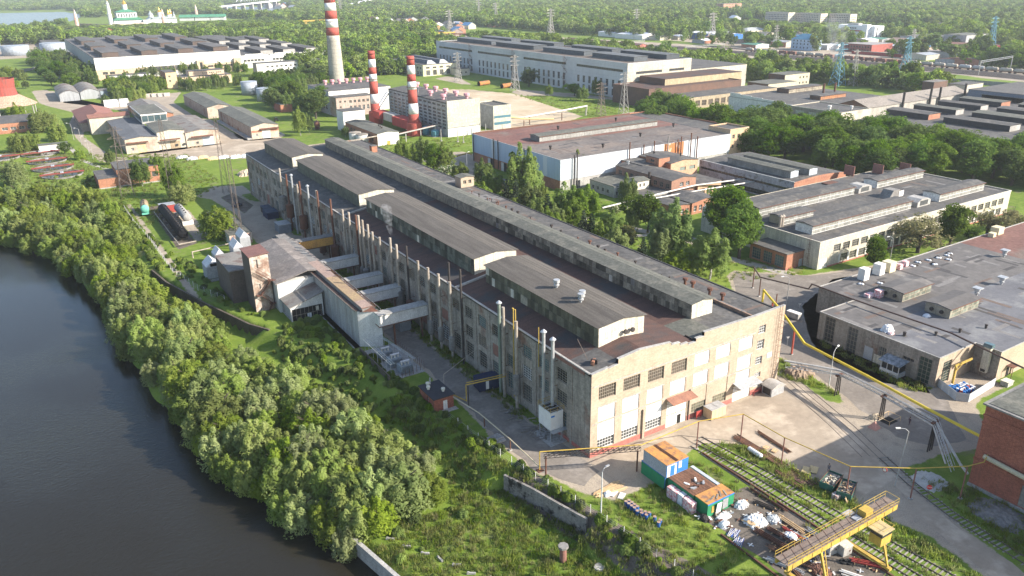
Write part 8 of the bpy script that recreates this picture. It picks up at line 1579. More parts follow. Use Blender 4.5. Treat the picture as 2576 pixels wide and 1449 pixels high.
t=T('metal_shelter','silvery sheet shelter with rounded roof at the hall corner','shelter',(121.2,93.2));MB().box(0,0,0,3.8,2.6,1.9).build('wall',GALV,t);MB().prof([(-.2,1.9)]+[(-.2+4.2*i/8,1.95+.75*math.sin(math.pi*i/8))for i in range(9)]+[(4,1.9)],-.3,2.8).build('roof',SILVER,t);pb('open_side',BLACKS,t,-.03,.3,.2,-.003,2.3,1.7)
t=T('guard_railing','low red railing beside the gable doors','railing',(118.6,95.6));pb('rail',REDP,t,0,0,.9,2.4,.06,1.0);pb('post',REDP,t,0,0,0,.08,.06,.9);pb('post',REDP,t,2.3,0,0,2.38,.06,.9)
t=T('excavation_pit','small dug pit with a rail frame beside the trestle','pit',(133,74.4));blob(3.2,2.2,.5,SAND,'spoil',t,(-.8,1.9,0),41);pb('pit_floor',DARKHOLE,t,-1.5,-1.3,.02,1.5,.8,.045);MB().path([(-1.8,-1.5,1),(1.8,-1.5,1),(1.8,1.1,1),(-1.8,1.1,1),(-1.8,-1.5,1)],.05,4).path([(-1.8,-1.5,0),(-1.8,-1.5,1)],.05,4).path([(1.8,-1.5,0),(1.8,-1.5,1)],.05,4).path([(1.8,1.1,0),(1.8,1.1,1)],.05,4).build('rail_frame',WOOD,t)
t=T('earth_heap','brown earth heap in the grass wedge','earth heap',(134.6,97));blob(6.5,5.5,1.5,M('brown_earth',(.30,.22,.155),(.22,.16,.115),sc=1,bump=.08),'earth',t,(0,0,0),42)
t=T('sand_heap','flat pale sand spill before the red brick building','sand heap',(120.9,58.4));blob(6,5.5,.35,M('pale_grey_sand',(.46,.44,.40),(.38,.36,.33),sc=1,bump=.05),'sand',t,(0,0,0),43)
t=T('rubble_heap','grey rubble below the red brick wall','rubble',(121.6,47));blob(7,9,.6,GRAVEL,'rubble',t,(0,0,0),44)
t=T('white_van_box','pale open bin beside the road bend','bin',(157.6,116),.1);pb('box',CONC,t,0,0,.2,1.4,3.4,1.6);pb('lid',WHITEP,t,-.05,-.05,1.603,1.45,3.45,1.8)
t=T('sand_heap','left sand heap beyond the great hall end','sand heap',(84.6,366));blob(9,8,2.2,SAND,'sand',t,(0,0,0),45);t=T('sand_heap','right sand heap beyond the great hall end','sand heap',(90.5,372));blob(8,8,2.0,SAND,'sand',t,(0,0,0),46)
for i,(x,y,w,h)in enumerate(((262,500,24,6),(249,508,16,4))):t=T('sand_heap',['big sand hill beside the boiler house','lower sand hill beside the boiler house'][i],'sand heap',(x,y));blob(w,w*.8,h,SAND,'sand',t,(0,0,0),47+i)
for i,(px,py)in enumerate(((1218,212),(1276,218))):x,y=at(px,py,1);t=T('steel_pipe_section',['left','right'][i]+' huge rusty pipe section on the green strip','pipe',(x,y),.2);MB().tube((-6,0,1.9),(6,1,1.9),1.8,n=18,cap=False).build('shell',RUSTO,t);MB().tube((-5.95,.004,1.9),(5.9,1,1.9),1.7,n=18,cap=False).build('inner_skin',BLACKS,t)
for i in range(7):t=T('aluminium_scrap',['first','second','third','fourth','fifth','sixth','seventh'][i]+' bright scrap pile from the left beside the warehouse yard','scrap pile',(*at(458+i*26+(6 if i>4 else 0),398+(i%2)*3-(4 if i>4 else 0)),0));blob(6,3,1.4,[GALV,GALV,WOOD,WOOD,PLASTIC,PLASTIC,M('pale_blue_scrap',(.5,.6,.68),(.4,.5,.6),sc=1)][i],'pile',t,(0,0,0),60+i)
for i in range(4):pallet(['first','second','third','fourth'][i]+' timber pallet stack before the triple warehouse',*at(475+i*10,373-i*1.2),0.2,.3*i)
# car
def car(lab,x,y,rz,mat):
    t=T('parked_car',lab,'car',(x,y),rz);MB().prof([(-2.1,.3),(2.1,.3),(2.15,.75),(1.3,.9),(-2.0,.95),(-2.15,.7)],-.85,.85,'y').build('body',mat,t);MB().prof([(-1.9,.93),(1.2,.9),(.5,1.42),(-1.3,1.45)],-.75,.75,'y').build('cabin',GLASSD,t);pb('roof',mat,t,-1.3,-.7,1.44,.5,.7,1.5)
    for a in(-1.35,1.35):
        for s in(-.86,.86):MB().tube((a,s-.06,.32),(a,s+.06,.32),.32,n=12).build('wheel',RUBBER,t)
    return t
car('dark blue car parked in the dirt yard beside the hall',66.2,312,.6,NAVY)
for i,(x,y,w,l,h,m_)in enumerate(((71.0,286,4.2,6.5,2.4,NAVY),(72.0,294,3,5,2.2,BLACKS))):building('steel_kiosk',['dark blue steel kiosk at the hall foot','black shed behind the dark blue kiosk'][i],'kiosk',(x,y),w,l,h,m_,M('dark_blue_sheet_roof',(.06,.08,.12),(.045,.06,.09),sc=.5),'flat')
building('grey_kiosk','grey kiosk with pale tin roof against the hall wall','kiosk',(69.5,266),4.2,5.6,2.9,M('grey_steel_kiosk',(.25,.27,.29),(.2,.22,.24),sc=.6,streak=.2),GALV,'flat');building('grey_kiosk','small grey metal kiosk between two covered bridges','kiosk',(70.2,166.5),3.0,3.6,2.6,MATS['grey_steel_kiosk'],PALEP,'flat')
ps=building('guard_house','long low shed with a white and red end beside the dirt yard','shed',(51.6,262),7.4,34,3.6,(M('cream_red_end',(.55,.50,.42),(.36,.12,.10),sc=.5,stain=(.5,.46,.38)),CONC),ROOFM,'flat')
# tank wagons by the river
def tank_body(t,r,L_,mat,endm=None,z=1.2):
    o=MB().lathe([(.15,0),(r*.7,.18),(r,.6),(r,L_-.6),(r*.7,L_-.18),(.15,L_)],n=18).build('barrel',mat,t,smooth=True);o.rotation_euler=(-math.pi/2,0,0);o.location=(0,0,z+r)
    if endm:o2=MB().lathe([(.15,-.02),(r*.72,.15),(r*1.01,.58),(r*1.01,1.5)],n=18).build('painted_end',endm,t,smooth=True);o2.rotation_euler=(-math.pi/2,0,0);o2.location=(0,0,z+r)
    for k in range(2,int(L_),3):MB().tube((0,k,z+2*r-.1),(0,k,z+2*r+.35),.3,n=10).build('hatch',BLACKS if mat is not GALV else RUST,t)
t=T('tank_wagon','railway tank wagon with mint green end and sandy brown barrel','tank wagon',(33.6,318),-.12);tank_body(t,1.5,11,M('sandy_brown_tank',(.36,.27,.17),(.28,.21,.13),sc=.5),TEAL);pb('frame',TEAL,t,-1.3,-.3,.7,1.3,11.3,1.15)
for y in(1.2,9.6):
    for s in(-.9,.9):MB().tube((s-.08,y,.45),(s+.08,y,.45),.45,n=12).build('wheel',RUST,t)
t=T('bitumen_tank','very long black tank lying on cradles','tank',(39.6,276.5),0);tank_body(t,1.75,40,M('black_tank_coating',(.018,.018,.02),(.012,.012,.013),sc=1,rough=.85,spec=.1),None,.9)
for k in range(5):pb('cradle',WOODG,t,-1.9,3+8.5*k,0,1.9,3.8+8.5*k,1.3)
t=T('grey_tank','short pale grey tank on a white plinth','tank',(44.8,296),0);tank_body(t,1.6,18,M('grey_tank_paint',(.36,.35,.33),(.28,.27,.25),sc=.5),None,1.1);pb('plinth',WHITE,t,-1.9,.4,0,1.9,1.6,1.5);pb('plinth',WHITE,t,-1.9,14,0,1.9,15,1.5)
building('red_tool_shed','small red shed with grey roof behind the black tank','shed',(39,318),5.5,4,3,REDP,GALV,'flat')
pipeline('loading_pipe','rusty pale pipe frame round the black tank',[(36.6,318,1.2),(36.8,270,1.2),(42.4,270.5,1.2)],.18,DIRTYPIPE);pipeline('garden_pipe','pale pipe with corner bends before the guard house',[(38.4,256.5,0),(38.4,256.5,2),(50.5,258,2.2),(51.4,250,2.2)],.2,DIRTYPIPE)
# river fence and walls
def fence(lab,pts,h=2.0,step=3.0,m_=None,name='mesh_fence',post=WHITE,pw=.075):
    t=T(name,lab,'fence',(*pts[0],0));ox,oy=pts[0];k=0
    for(x0,y0),(x1,y1)in zip(pts,pts[1:]):
        L_=math.hypot(x1-x0,y1-y0);n_=max(1,round(L_/step));w=MB()
        for i in range(n_):x,y=x0+(x1-x0)*i/n_,y0+(y1-y0)*i/n_;pb('post',post,t,x-ox-pw/2,y-oy-pw/2,-.4,x-ox+pw/2,y-oy+pw/2,h)
        for z in np.arange(.3,h,.4):w.tube((x0-ox,y0-oy,z),(x1-ox,y1-oy,z),.012,n=3)
        w.build('wire',GALV,t)
    return t
fence('wire fence on white posts along the top of the river bank',[(68.1,69.4),(67.3,76.1),(66.3,83.4),(65.1,90.1),(63.8,95.9),(62.4,105.5),(61.4,115.9),(60.8,122.9)],1.9,3.2);fence('wire fence on white posts beyond the stair tower',[(38,212.2),(33.6,225.4),(30.4,245.8),(29.7,283),(28.3,306),(28,335)],2,3.2);fence('wire fence on white posts beside the scrap yard',[(68.1,69.4),(70.2,60),(73.4,48)],1.9,3.2);fence('rusty fence of the transformer yard',[(59,143),(66.4,145.4),(66.2,162)],1.8,1.1,None,'rusty_fence',RUST,.07)
def wallrun(lab,pts,z0,z1,th,mat,name='retaining_wall',seg=3.0):
    t=T(name,lab,'retaining wall',(*pts[0],0));ox,oy=pts[0]
    for(x0,y0),(x1,y1)in zip(pts,pts[1:]):
        L_=math.hypot(x1-x0,y1-y0);n_=max(1,round(L_/seg));a=math.atan2(y1-y0,x1-x0)
        for i in range(n_):f=(i+.5)/n_;link('wall_panel',unit(mat),t,(x0-ox+(x1-x0)*f,y0-oy+(y1-y0)*f,(z0+z1)/2),(0,0,a),(L_/n_-.04,th,z1-z0))
    return t
wallrun('dark brown sheet pile wall along the embankment below the tower',[(25.3,252),(27.2,238),(30.6,225),(33.3,214),(36.7,203),(39.7,193),(43,186.6)],-5,.1,.5,RETW)
wallrun('leaning grey concrete wall smeared with black tar',[(60.1,100.4),(62.1,94.3),(63.5,88.3),(65.0,82.6)],-4.4,.15,.45,TARW);wallrun('pale concrete quay wall at the water',[(32.2,104.6),(34.6,92.3),(38.2,74),(52.2,10)],-8,-3.2,.7,CONC,'quay_wall',2.4)
for i,(x,y,z1)in enumerate(((58.3,79.9,.1),(61.8,75.2,-2.2))):t=T('brick_stub',['short rusty brick shaft with pale concrete cap on the green slope','pale concrete cap cut off by the bottom edge'][i],'shaft',(x,y,-4.2));MB().lathe([(.58,-.5),(.55,z1+3.4)],n=14).build('shaft',BRK if i==0 else CONC,t);MB().lathe([(.85,z1+3.403),(.85,z1+3.75),(.7,z1+3.77)],n=8 if i==0 else 16).build('cap',CONCD if i==0 else CONC,t)
for i in range(8):x,y=37.5+i*1.5+rb.uniform(-.4,.4),100-i*2.9+rb.uniform(-1,1);t=T('concrete_block',['first','second','third','fourth','fifth','sixth','seventh','eighth'][i]+' pale concrete stump in the river meadow counted from the quay','concrete block',(x,y,gz(x,y)));pb('block',CONC,t,-.15,-.7,-.1,.15,.7,.35);pb('stub',CONC,t,-.1,.3,.351,.1,.6,.5);t.rotation_euler=(0,0,rb.random()*2)
# ---------------------------------------------------------------- pylons
def pylon(lab,x,y,h,mat,arms=3,wide=3.2,r=.16,group=None,aw=4.5,rz=0):
    t=T('lattice_pylon',lab,'pylon',(x,y),rz,group);b=MB();w0=wide;w1=.5;n=9
    def c(s,q,z):f=z/h;w=w0*(1-f)**1.3+w1*(1-(1-f)**1.3);return(s*w,q*w,z)
    zs=[h*(1-(1-i/n)**1.25)for i in range(n+1)]
    for s,q in((-1,-1),(1,-1),(1,1),(-1,1)):b.tube(c(s,q,0),c(s,q,h*.5),r,r*.8,n=4,cap=False);b.tube(c(s,q,h*.5),c(s,q,h),r*.8,r*.6,n=4,cap=False)
    for z0,z1 in zip(zs,zs[1:]):
        for(s,q),(s2,q2)in(((-1,-1),(1,-1)),((1,-1),(1,1)),((1,1),(-1,1)),((-1,1),(-1,-1))):
            b.tube(c(s,q,z0),c(s2,q2,z1),r*.55,n=3,cap=False);b.tube(c(s2,q2,z0),c(s,q,z1),r*.55,n=3,cap=False)
    b.build('lattice',mat,t)
    for i in range(arms):
        z=h*(.72+.11*i);o=MB()
        for s in(-1,1):o.tube((0,0,z),(s*aw*(1-.12*abs(i-1)),0,z),r*.8,n=4);o.tube((0,0,z+h*.05),(s*aw*(1-.12*abs(i-1)),0,z),r*.5,n=3)
        o.build('crossarm',mat,t)
    return t
BP=M('sky_blue_pylon_paint',(.13,.29,.37),(.11,.25,.33),sc=.3);GP=M('weathered_pylon_steel',(.40,.38,.35),(.30,.28,.26),sc=.3);DP=M('brown_pylon_steel',(.20,.16,.135),(.15,.12,.10),sc=.3)
pylon('sky blue pylon beside the pale one behind the beige block',556.4,402,33,BP,wide=4.6,r=.28,aw=8);pylon('pale lattice pylon right of the sky blue one',565,394,27.5,GP,wide=2.6,r=.2);pylon('sky blue pylon at the start of the tank train',663.6,413.4,32,BP,wide=4,r=.28,aw=6);pylon('distant sky blue pylon by the right edge',936,487,37,BP,wide=4.5,r=.35,aw=8);pylon('pale pylon before the long low roofs',810,680,26,GP,wide=3,r=.25);pylon('pale pylon beside the red brick office',905,560,22,GP,wide=3,r=.25)
pylon('grey pylon standing on the green strip before the panel hall',334.6,530,28,GP,wide=2.9,r=.18);pylon('slim grey pylon near the cream building',329.4,614,25,GP,wide=2.6,r=.17);pylon('slim grey pylon behind the white clad hall roof',333,396,26.5,GP,wide=2.4,r=.15);pylon('brown lattice mast left of the slim grey pylon',316,398,21,DP,wide=2.4,r=.15)
pylon('broad brown lattice mast over the brick transformer house',32.1,356,29,DP,wide=2.6,r=.11,aw=3.4);pylon('thin tapering mast left of the sand heaps',47,337.5,33,DP,arms=0,wide=1.3,r=.07);pylon('thin tapering mast nearest the great hall end',67.7,336,32,DP,arms=0,wide=1.3,r=.07);pylon('thin mast rising from the guard house',55,262,30,DP,arms=0,wide=1.1,r=.07)
for i,(px,py,h)in enumerate(((1132,82,36),(1385,85,38),(1790,100,36),(1205,45,40),(858,42,40),(1075,25,40),(1600,76,34),(1248,60,40))):x,y=at(px,py);pylon(['first','second','third','fourth','fifth','sixth','seventh','eighth'][i]+' of the distant pylons above the woodland',x,y,h,GP,wide=4.5,r=.4,aw=8)
# ---------------------------------------------------------------- railway corridor
for i,x in enumerate((704,710,716,722,728,752,758)):
    b=MB()
    for s in(-.8,.8):b.box(x+s-.1,250,.1,x+s+.1,760,.3)
    t=T('main_line_track',None,None,(0,0));tag(t,'main line railway track beyond the works, '+ORD[i]+' from the works',kind='structure');b.build('rails',RAIL,t)
sheet('ballast',[(698,250),(735,250),(735,760),(640,1150),(625,1150),(660,900),(698,620)],.02,M('dark_ballast',(.14,.115,.10),(.10,.085,.075),sc=.1),'dark ballast under the railway tracks',jit=3,step=20);sheet('ballast',[(748,250),(764,250),(764,760),(748,760)],.02,MATS['dark_ballast'],None,jit=2,step=20)
TC=[M('cream_tank_wagon',(.50,.46,.38),(.36,.31,.25),sc=.3,streak=.4,var=.2),M('whitish_tank_wagon',(.58,.57,.54),(.44,.40,.36),sc=.3,streak=.4,var=.2),M('rust_brown_wagon',(.24,.11,.08),(.18,.09,.07),sc=.3,var=.2)]
protos_={}
def wagon(x,y,rz,k,lab,group):
    if k not in protos_:
        t=T('rail_tank_car',lab,'rail wagon',(x,y),rz,group)
        o=MB().lathe([(.2,0),(1.2,.3),(1.5,.8),(1.5,9.6),(1.2,10.1),(.2,10.4)],n=12).build('barrel',TC[k],t,smooth=True)if k<2 else MB().box(-1.5,-2.9,0,1.5,-.2,10.4).build('box_body',TC[2],t)
        o.rotation_euler=(-math.pi/2,0,0)if k<2 else(math.pi/2,0,0);o.location=(0,0,2.7)if k<2 else(0,10.4,1.0)
        if k==2:o.rotation_euler=(0,0,0);o.data=MB().box(-1.5,0,0,1.5,10.4,2.7).mesh('box_body',TC[2]);o.location=(0,0,1.1)
        pb('underframe',RUST,t,-1.3,-.8,.75,1.3,11.2,1.1);pb('dome',TC[k],t,-.5,4.6,4.0,.5,5.6,4.5)
        for yy in(1.2,8.8):pb('bogie',BLACKS,t,-1.1,yy,.2,1.1,yy+1.6,.75)
        protos_[k]=t;return t
    r=dup(protos_[k],(x,y),rz,lab);r['group']=group;return r
rb=random.Random(4)
for i in range(26):
    y=350+i*12.1;k=rb.choice((0,0,0,1,2))if not 8<i<15 else 2
    wagon(740,y,0,k,['cream tank wagon in the long train beyond the works','whitish tank wagon in the long train beyond the works','rust brown box wagon in the long train beyond the works'][k],['cream tank wagons of the long train','whitish tank wagons of the long train','brown wagons of the long train'][k])
for i in range(30):
    y=540+i*12.2;x=610-(y-540)*.0+0;k=rb.choice((0,0,1,2));wagon(612+(y-540)*.17,y,-.17,k,['cream tank wagon standing on the far sidings','whitish tank wagon standing on the far sidings','rust brown box wagon standing on the far sidings'][k],['cream wagons of the far sidings','whitish wagons of the far sidings','brown wagons of the far sidings'][k])
for i in range(14):x,y=629+(649-629)*i/7,428-(428-307)*i/7;
t=T('concrete_panel_fence','long grey concrete panel fence along the railway','fence',(632,430))
for i in range(60):link('fence_panel',unit(M('grey_fence_panel',(.27,.27,.265),(.21,.21,.205),sc=.3,var=.1)),t,(i*.62,-i*3.95,1.5),(0,0,-1.415),(3.9,.2,3.2))
t=T('concrete_panel_fence','pale fence winding across the waste ground at left','fence',(*at(0,188),0));fp=[at(x,y)for x,y in((0,188),(60,181),(110,170),(150,155),(185,146))]
for(x0,y0),(x1,y1)in zip(fp,fp[1:]):
    n_=int(math.hypot(x1-x0,y1-y0)/6)+1
    for i in range(n_):f=(i+.5)/n_;link('fence_panel',unit(GREYP),t,(x0-fp[0][0]+(x1-x0)*f,y0-fp[0][1]+(y1-y0)*f,1.3),(0,0,math.atan2(y1-y0,x1-x0)),(math.hypot(x1-x0,y1-y0)/n_-.1,.2,2.6))
t=T('concrete_panel_fence','white boundary wall between far hall and monastery','fence',(*at(905,122),0));fp=[at(x,y)for x,y in((905,122),(980,118),(1060,112),(1080,108))];fp=[at(x*.5+60,y*1.0)for x,y in((900,118),(1000,115),(1100,110),(1240,104))]
for(x0,y0),(x1,y1)in zip(fp,fp[1:]):link('fence_panel',unit(WHITE),t,((x0+x1)/2-at(905,122)[0],(y0+y1)/2-at(905,122)[1],1.6),(0,0,math.atan2(y1-y0,x1-x0)),(math.hypot(x1-x0,y1-y0)-.1,.4,3.6))
def gantry(lab,x,y,w,h,rz=0):
    t=T('rail_gantry',lab,'gantry',(x,y),rz);
    for a in(0,w):pb('mast',CONC,t,a-.25,-.25,0,a+.25,.25,h)
    b=MB().box(0,-.2,h-.2,w,.2,h);b.box(0,-.2,h-1.6,w,.2,h-1.4)
    for i in range(int(w/2)):b.tube((i*2,0,h-1.5),(i*2+2,0,h-.1),.1,n=3)
    b.build('lattice_beam',GALV,t)
gantry('white rail gantry across the tracks at the right',705,372,64,12,.1);gantry('white rail gantry far right',712,300,60,12);gantry('far white rail gantry left of centre',600,1540,45,11,-.5);gantry('white rail gantry above the tank wagons, left',618,760,50,11);gantry('white rail gantry above the tank wagons, middle',640,660,60,11)
# loading trestle with travelling cranes
t=T('crane_trestle','old open crane trestle with dark steel and yellow bridge','crane trestle',(505,965));
pb('runway_beam',BLACKS,t,0,0,9,14,150,10.6);pb('runway_beam',BLACKS,t,60,20,9,62,150,10.6)
for i in range(9):pb('trestle_post',RUST,t,2,i*18,0,3.2,i*18+1.2,9);pb('trestle_post',RUST,t,60,18+i*15,0,61,19+i*15,9)
for(y,m_)in((60,RUST),(95,YELLOW),(130,BLACKS)):pb('bridge_girder',m_,t,0,y,10.7,62,y+2,12.4)
pb('flat_canopy',ROOF,t,5,110,8,40,190,8.6)
for i,(px,py,lab)in enumerate(((787,70,'far yellow gantry crane left of the tall chimney'),(800,76,'second far yellow gantry crane behind the tall chimney'))):x,y=at(px,py,0);t=T('far_gantry_crane',lab,'crane',(x,y));pb('girder',YELLOW,t,-26,0,12,26,2.5,14.5);[pb('leg',YELLOW,t,a,0,0,a+1.5,2.5,12)for a in(-20,18)]
# ---------------------------------------------------------------- town behind
GW2=dict(glass=GLASSD,frame=GLASSD,nx=1,nz=1,bar=.01)
wt=T('white_tower_office','white office tower with a dark red band beyond the railway','office building',(957,666));WTM=M('white_facade',(.74,.75,.78),(.70,.71,.74),sc=.1,fine=.04)
MB().box(0,0,-.3,20,35,20).build('main_block',WTM,wt);MB().box(-.0,-8,-.3,8,-.003,21).build('stair_block',WTM,wt);MB().box(8.003,-14,-.3,27,-.003,19).build('side_block',WTM,wt);pb('red_band',REDP,wt,-.15,.0,12.2,-.004,35.1,13.8);pb('roof_box',CONC,wt,4,8,20.003,12,24,22)
for z in(15.5,8,4.5):
    for k in range(7):pb('window',GLASSD,wt,-.2,8+k*2.6,z,-.153,9.5+k*2.6,z+1.8)
pb('glass_strip',GLASS,wt,12,-14.2,2,14,-14.004,17)
pk_=M('pale_pink_facade',(.56,.46,.41),(.50,.41,.37),sc=.05,fine=.05);pc=M('cream_facade',(.68,.60,.46),(.62,.55,.43),sc=.05,fine=.05)
for i,(x,y,w,l,h,lab)in enumerate(((1206,990,18,52,20,'left wing of the long pink apartment slab'),(1224,935,18,54,19,'middle wing of the long pink apartment slab'),(1246,892,18,42,18.5,'right wing of the long pink apartment slab'))):building('apartment_slab',lab,'apartment block',(x,y),w,l,h,(pc,pk_),ROOFM,'flat',wW=[(2,3.4,int(l/3.4)-1,z,1.8,1.7,GW2)for z in(1.5,5,8.5,12,15.4)],wS=[(2,3.6,4,z,1.8,1.7,GW2)for z in(5,8.5,12)])
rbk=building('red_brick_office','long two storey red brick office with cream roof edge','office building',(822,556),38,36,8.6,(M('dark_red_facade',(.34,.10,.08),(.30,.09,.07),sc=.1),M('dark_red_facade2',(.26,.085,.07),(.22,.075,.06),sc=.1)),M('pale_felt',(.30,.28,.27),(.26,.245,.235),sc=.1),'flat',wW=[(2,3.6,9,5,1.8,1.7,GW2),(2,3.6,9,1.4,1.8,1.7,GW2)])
building('blue_hip_tower','pale blue office with a steep blue hipped roof','office building',(797,616),17,30,12,(M('pale_blue_facade',(.42,.52,.64),(.38,.48,.6),sc=.1),M('blue_white_facade',(.38,.47,.58),(.34,.43,.54),sc=.1)),M('blue_metal_roof',(.12,.30,.42),(.10,.26,.37),sc=.2),'hip',6,wW=[(3,5,5,z,1.6,1.8,GW2)for z in(2,6,9.4)])
wb=M('white_roofing',(.66,.68,.72),(.6,.62,.66),sc=.1);bw=M('vivid_blue_facade',(.04,.16,.48),(.035,.14,.42),sc=.2)
building('blue_showroom','blue sided showroom with white roof, left one','showroom',(838,822),26,36,8,(WHITEP,bw),wb,'gable',1.6);building('blue_showroom','white and blue showroom with white roof, right one','showroom',(838,782),26,34,8,(bw,WHITEP),wb,'gable',1.6)
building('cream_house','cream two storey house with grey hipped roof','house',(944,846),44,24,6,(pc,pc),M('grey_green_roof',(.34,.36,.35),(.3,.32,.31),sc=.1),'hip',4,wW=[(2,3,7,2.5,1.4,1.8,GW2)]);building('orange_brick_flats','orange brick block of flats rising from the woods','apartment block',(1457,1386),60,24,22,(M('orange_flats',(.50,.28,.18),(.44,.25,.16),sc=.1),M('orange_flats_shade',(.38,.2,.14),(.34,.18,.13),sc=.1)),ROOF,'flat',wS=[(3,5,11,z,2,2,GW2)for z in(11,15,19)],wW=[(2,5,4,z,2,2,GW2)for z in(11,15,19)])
building('grey_villa_block','pale grey stepped villa block near the right edge','office building',(950,556),50,50,10,(GREYP,GREYP),ROOFM,'flat',wW=[(3,5,9,5,1.8,1.8,GW2)]);building('grey_villa_wing','pale grey wing with upper storey beside the villa block','office building',(955,526),46,27,14,(GREYP,GREYP),ROOFM,'flat');building('brown_gabled_store','store with a brown gabled roof before the grey villa block','warehouse',(905,556),34,40,6,(PINKBRICK,GREYP),M('brown_fibre_roof',(.26,.19,.15),(.22,.16,.13),sc=.1),'gable',4)
building('long_pale_store','long pale store beside the tank train','warehouse',(824,458),14,42,6,(PLASTER,GREYP),M('pale_brown_flat_roof',(.26,.24,.22),(.22,.2,.19),sc=.1),'flat');building('garage_row','row of low garages with red doors','garages',(800,505),6,60,3,(PINKBRICK,REDP),ROOFM,'flat');building('red_trestle','red steel conveyor at the right edge of town','conveyor',(905,470),36,4,7,(REDP,REDP),REDP,'flat');building('red_trestle','second red steel conveyor right of the first','conveyor',(905,440),36,4,7,(REDP,REDP),REDP,'flat')
rb=random.Random(50);TR=[ROOFM,SLATE,wb,GALV,M('brown_metal_roof',(.20,.10,.08),(.17,.09,.07),sc=.2),M('blue_sheet_roof',(.10,.24,.42),(.08,.2,.36),sc=.2),M('green_sheet_roof',(.10,.24,.18),(.08,.2,.15),sc=.2)];TWL=[PLASTER,WHITEP,PINKBRICK,GREYP,ORBRICK];TRN=['grey','slate','white','tin','brown','blue','green']
n_=0;taken=[]
for _ in range(700):
    x,y=rb.uniform(780,1000),rb.uniform(420,880)
    if any(abs(x-a)<24 and abs(y-b_)<24 for a,b_ in taken+[(967,680),(840,574),(805,630),(850,838),(850,800),(966,858),(975,580),(975,540),(920,575),(830,480),(803,530),(920,470)]):continue
    taken.append((x,y));k=rb.randrange(7);w,l=rb.uniform(14,30),rb.uniform(16,42)
    building('market_shed' if w>22 else 'town_building','low %s roofed building in the trading estate beyond the railway'%TRN[k],'building',(x-w/2,y-l/2),min(w,23),min(l,23),rb.uniform(3.2,6),(rb.choice(TWL),rb.choice(TWL)),TR[k],rb.choice(('flat','gable','gablex')),1.4,group='%s roofed sheds of the trading estate'%TRN[k]);n_+=1
    if n_>44:break
# village houses dotted through the far woods
def house(x,y,k,s=1.0):
    return building('village_house',['small house with dull grey roof far off in the woods','small house with slate roof far off in the woods','small house with white roof far off in the woods','small house with tin roof far off in the woods','small house with brown roof far off in the woods','small house with blue roof far off in the woods','small house with green roof far off in the woods'][k],'house',(x,y),11*s,13*s,4.2*s,rb.choice(TWL),TR[k],'gable',3*s,over=.4,rz=rb.uniform(-.6,.6),group='far village houses, %s roofs'%TRN[k])
for q in([(620,14),(700,6),(770,14),(760,22),(640,22)],[(1060,60),(1190,62),(1200,88),(1060,88)],[(1180,40),(1500,44),(1500,62),(1190,60)],[(880,44),(1060,46),(1060,70),(880,66)],[(2220,20),(2540,40),(2560,80),(2300,62)],[(1500,30),(1900,36),(1880,60),(1520,58)]):
    for _ in range(16):
        u,v=rb.random(),rb.random();px=(q[0][0]*(1-u)+q[1][0]*u)*(1-v)+(q[3][0]*(1-u)+q[2][0]*u)*v;py=(q[0][1]*(1-u)+q[1][1]*u)*(1-v)+(q[3][1]*(1-u)+q[2][1]*u)*v
        x,y=at(px,py,6);house(x,y,rb.randrange(7),1.2+.0003*y)
building('long_brown_shed','long brown shed among the woods at top centre','warehouse',(*at(1500,50,5),),160,30,7,ORBRICK,M('brown_metal_roof2',(.20,.12,.10),(.17,.1,.09),sc=.05),'flat');building('brown_car_shed','long maroon carriage shed beside the sidings','warehouse',(*at(1605,118,5),),16,150,6,PLINTH,M('maroon_roof',(.14,.07,.07),(.11,.06,.06),sc=.1),'gable',2)
building('white_depot','white walled depot by the sidings','depot',(*at(1535,128,3),),40,30,6,WHITEP,TR[4],'gable',2);building('white_gabled_depot','white gabled depot near the far sidings, left','depot',(*at(1490,165,0),),22,30,6,WHITEP,wb,'gable',3)if 0 else None
for i,(px,py)in enumerate(((2044//1.59+0,0),)):pass
for i,(bx_,by_)in enumerate(((2100,270),(2230,285),(2300,290))):building('white_depot',['left','middle','right'][i]+' white depot with pale gabled roof beyond the panel hall','depot',(*at((1300+.55205*bx_)/1.59006,.55205*by_/1.59006,0),),34,40,6,WHITEP,wb,'gable',3)
# ---------------------------------------------------------------- monastery by the far river
def spire(lab,x,y,h,r=3.2,body=None):
    t=T('corner_spire',lab,'tower',(x,y));MB().lathe([(r*.95,0),(r*.9,h*.40),(r*1.1,h*.42),(r*.8,h*.46),(r*.6,h*.62),(r*.7,h*.64),(r*.32,h*.68),(.2,h)],n=8).build('tapering_tower',body or M('salmon_spire',(.52,.27,.20),(.62,.50,.44),sc=.25),t);MB().lathe([(r*.72,h*.645),(.3,h+.4)],n=8).build('white_tent_roof',M('white_pink_tent',(.66,.60,.56),(.55,.35,.28),sc=.3),t)
mx,my=208,1915
for i,(px,pby,pty)in enumerate(((195,68,26),(413,60,23),(495,40,14))):
    x,y=at(px*1.0,pby);x2,y2=x,y;spire(['left','middle','right'][i]+' one of three slender red and white spires by the far monastery',x,y,(36,32,30)[i],4.4)
mo=T('monastery_church','white monastery church with green roofs, gold domes and tall bell tower','church',(205,1915))
MW=M('monastery_white',(.62,.62,.60),(.56,.56,.55),sc=.05,fine=.04)
MB().box(10,20,0,66,60,13).build('refectory',MW,mo);MB().prof([(8,13),(68,13),(60,18),(16,18)],18,62).build('refectory_roof',GREENR,mo)
MB().box(18,26,13,58,56,29).build('church_cube',MW,mo)
for k in range(7):pb('tall_window',GLASSD,mo,21+k*5.2,25.8,19,23+k*5.2,25.99,26)
for k in range(5):pb('tall_window',GLASSD,mo,17.8,29+k*5.2,19,17.99,31+k*5.2,26)
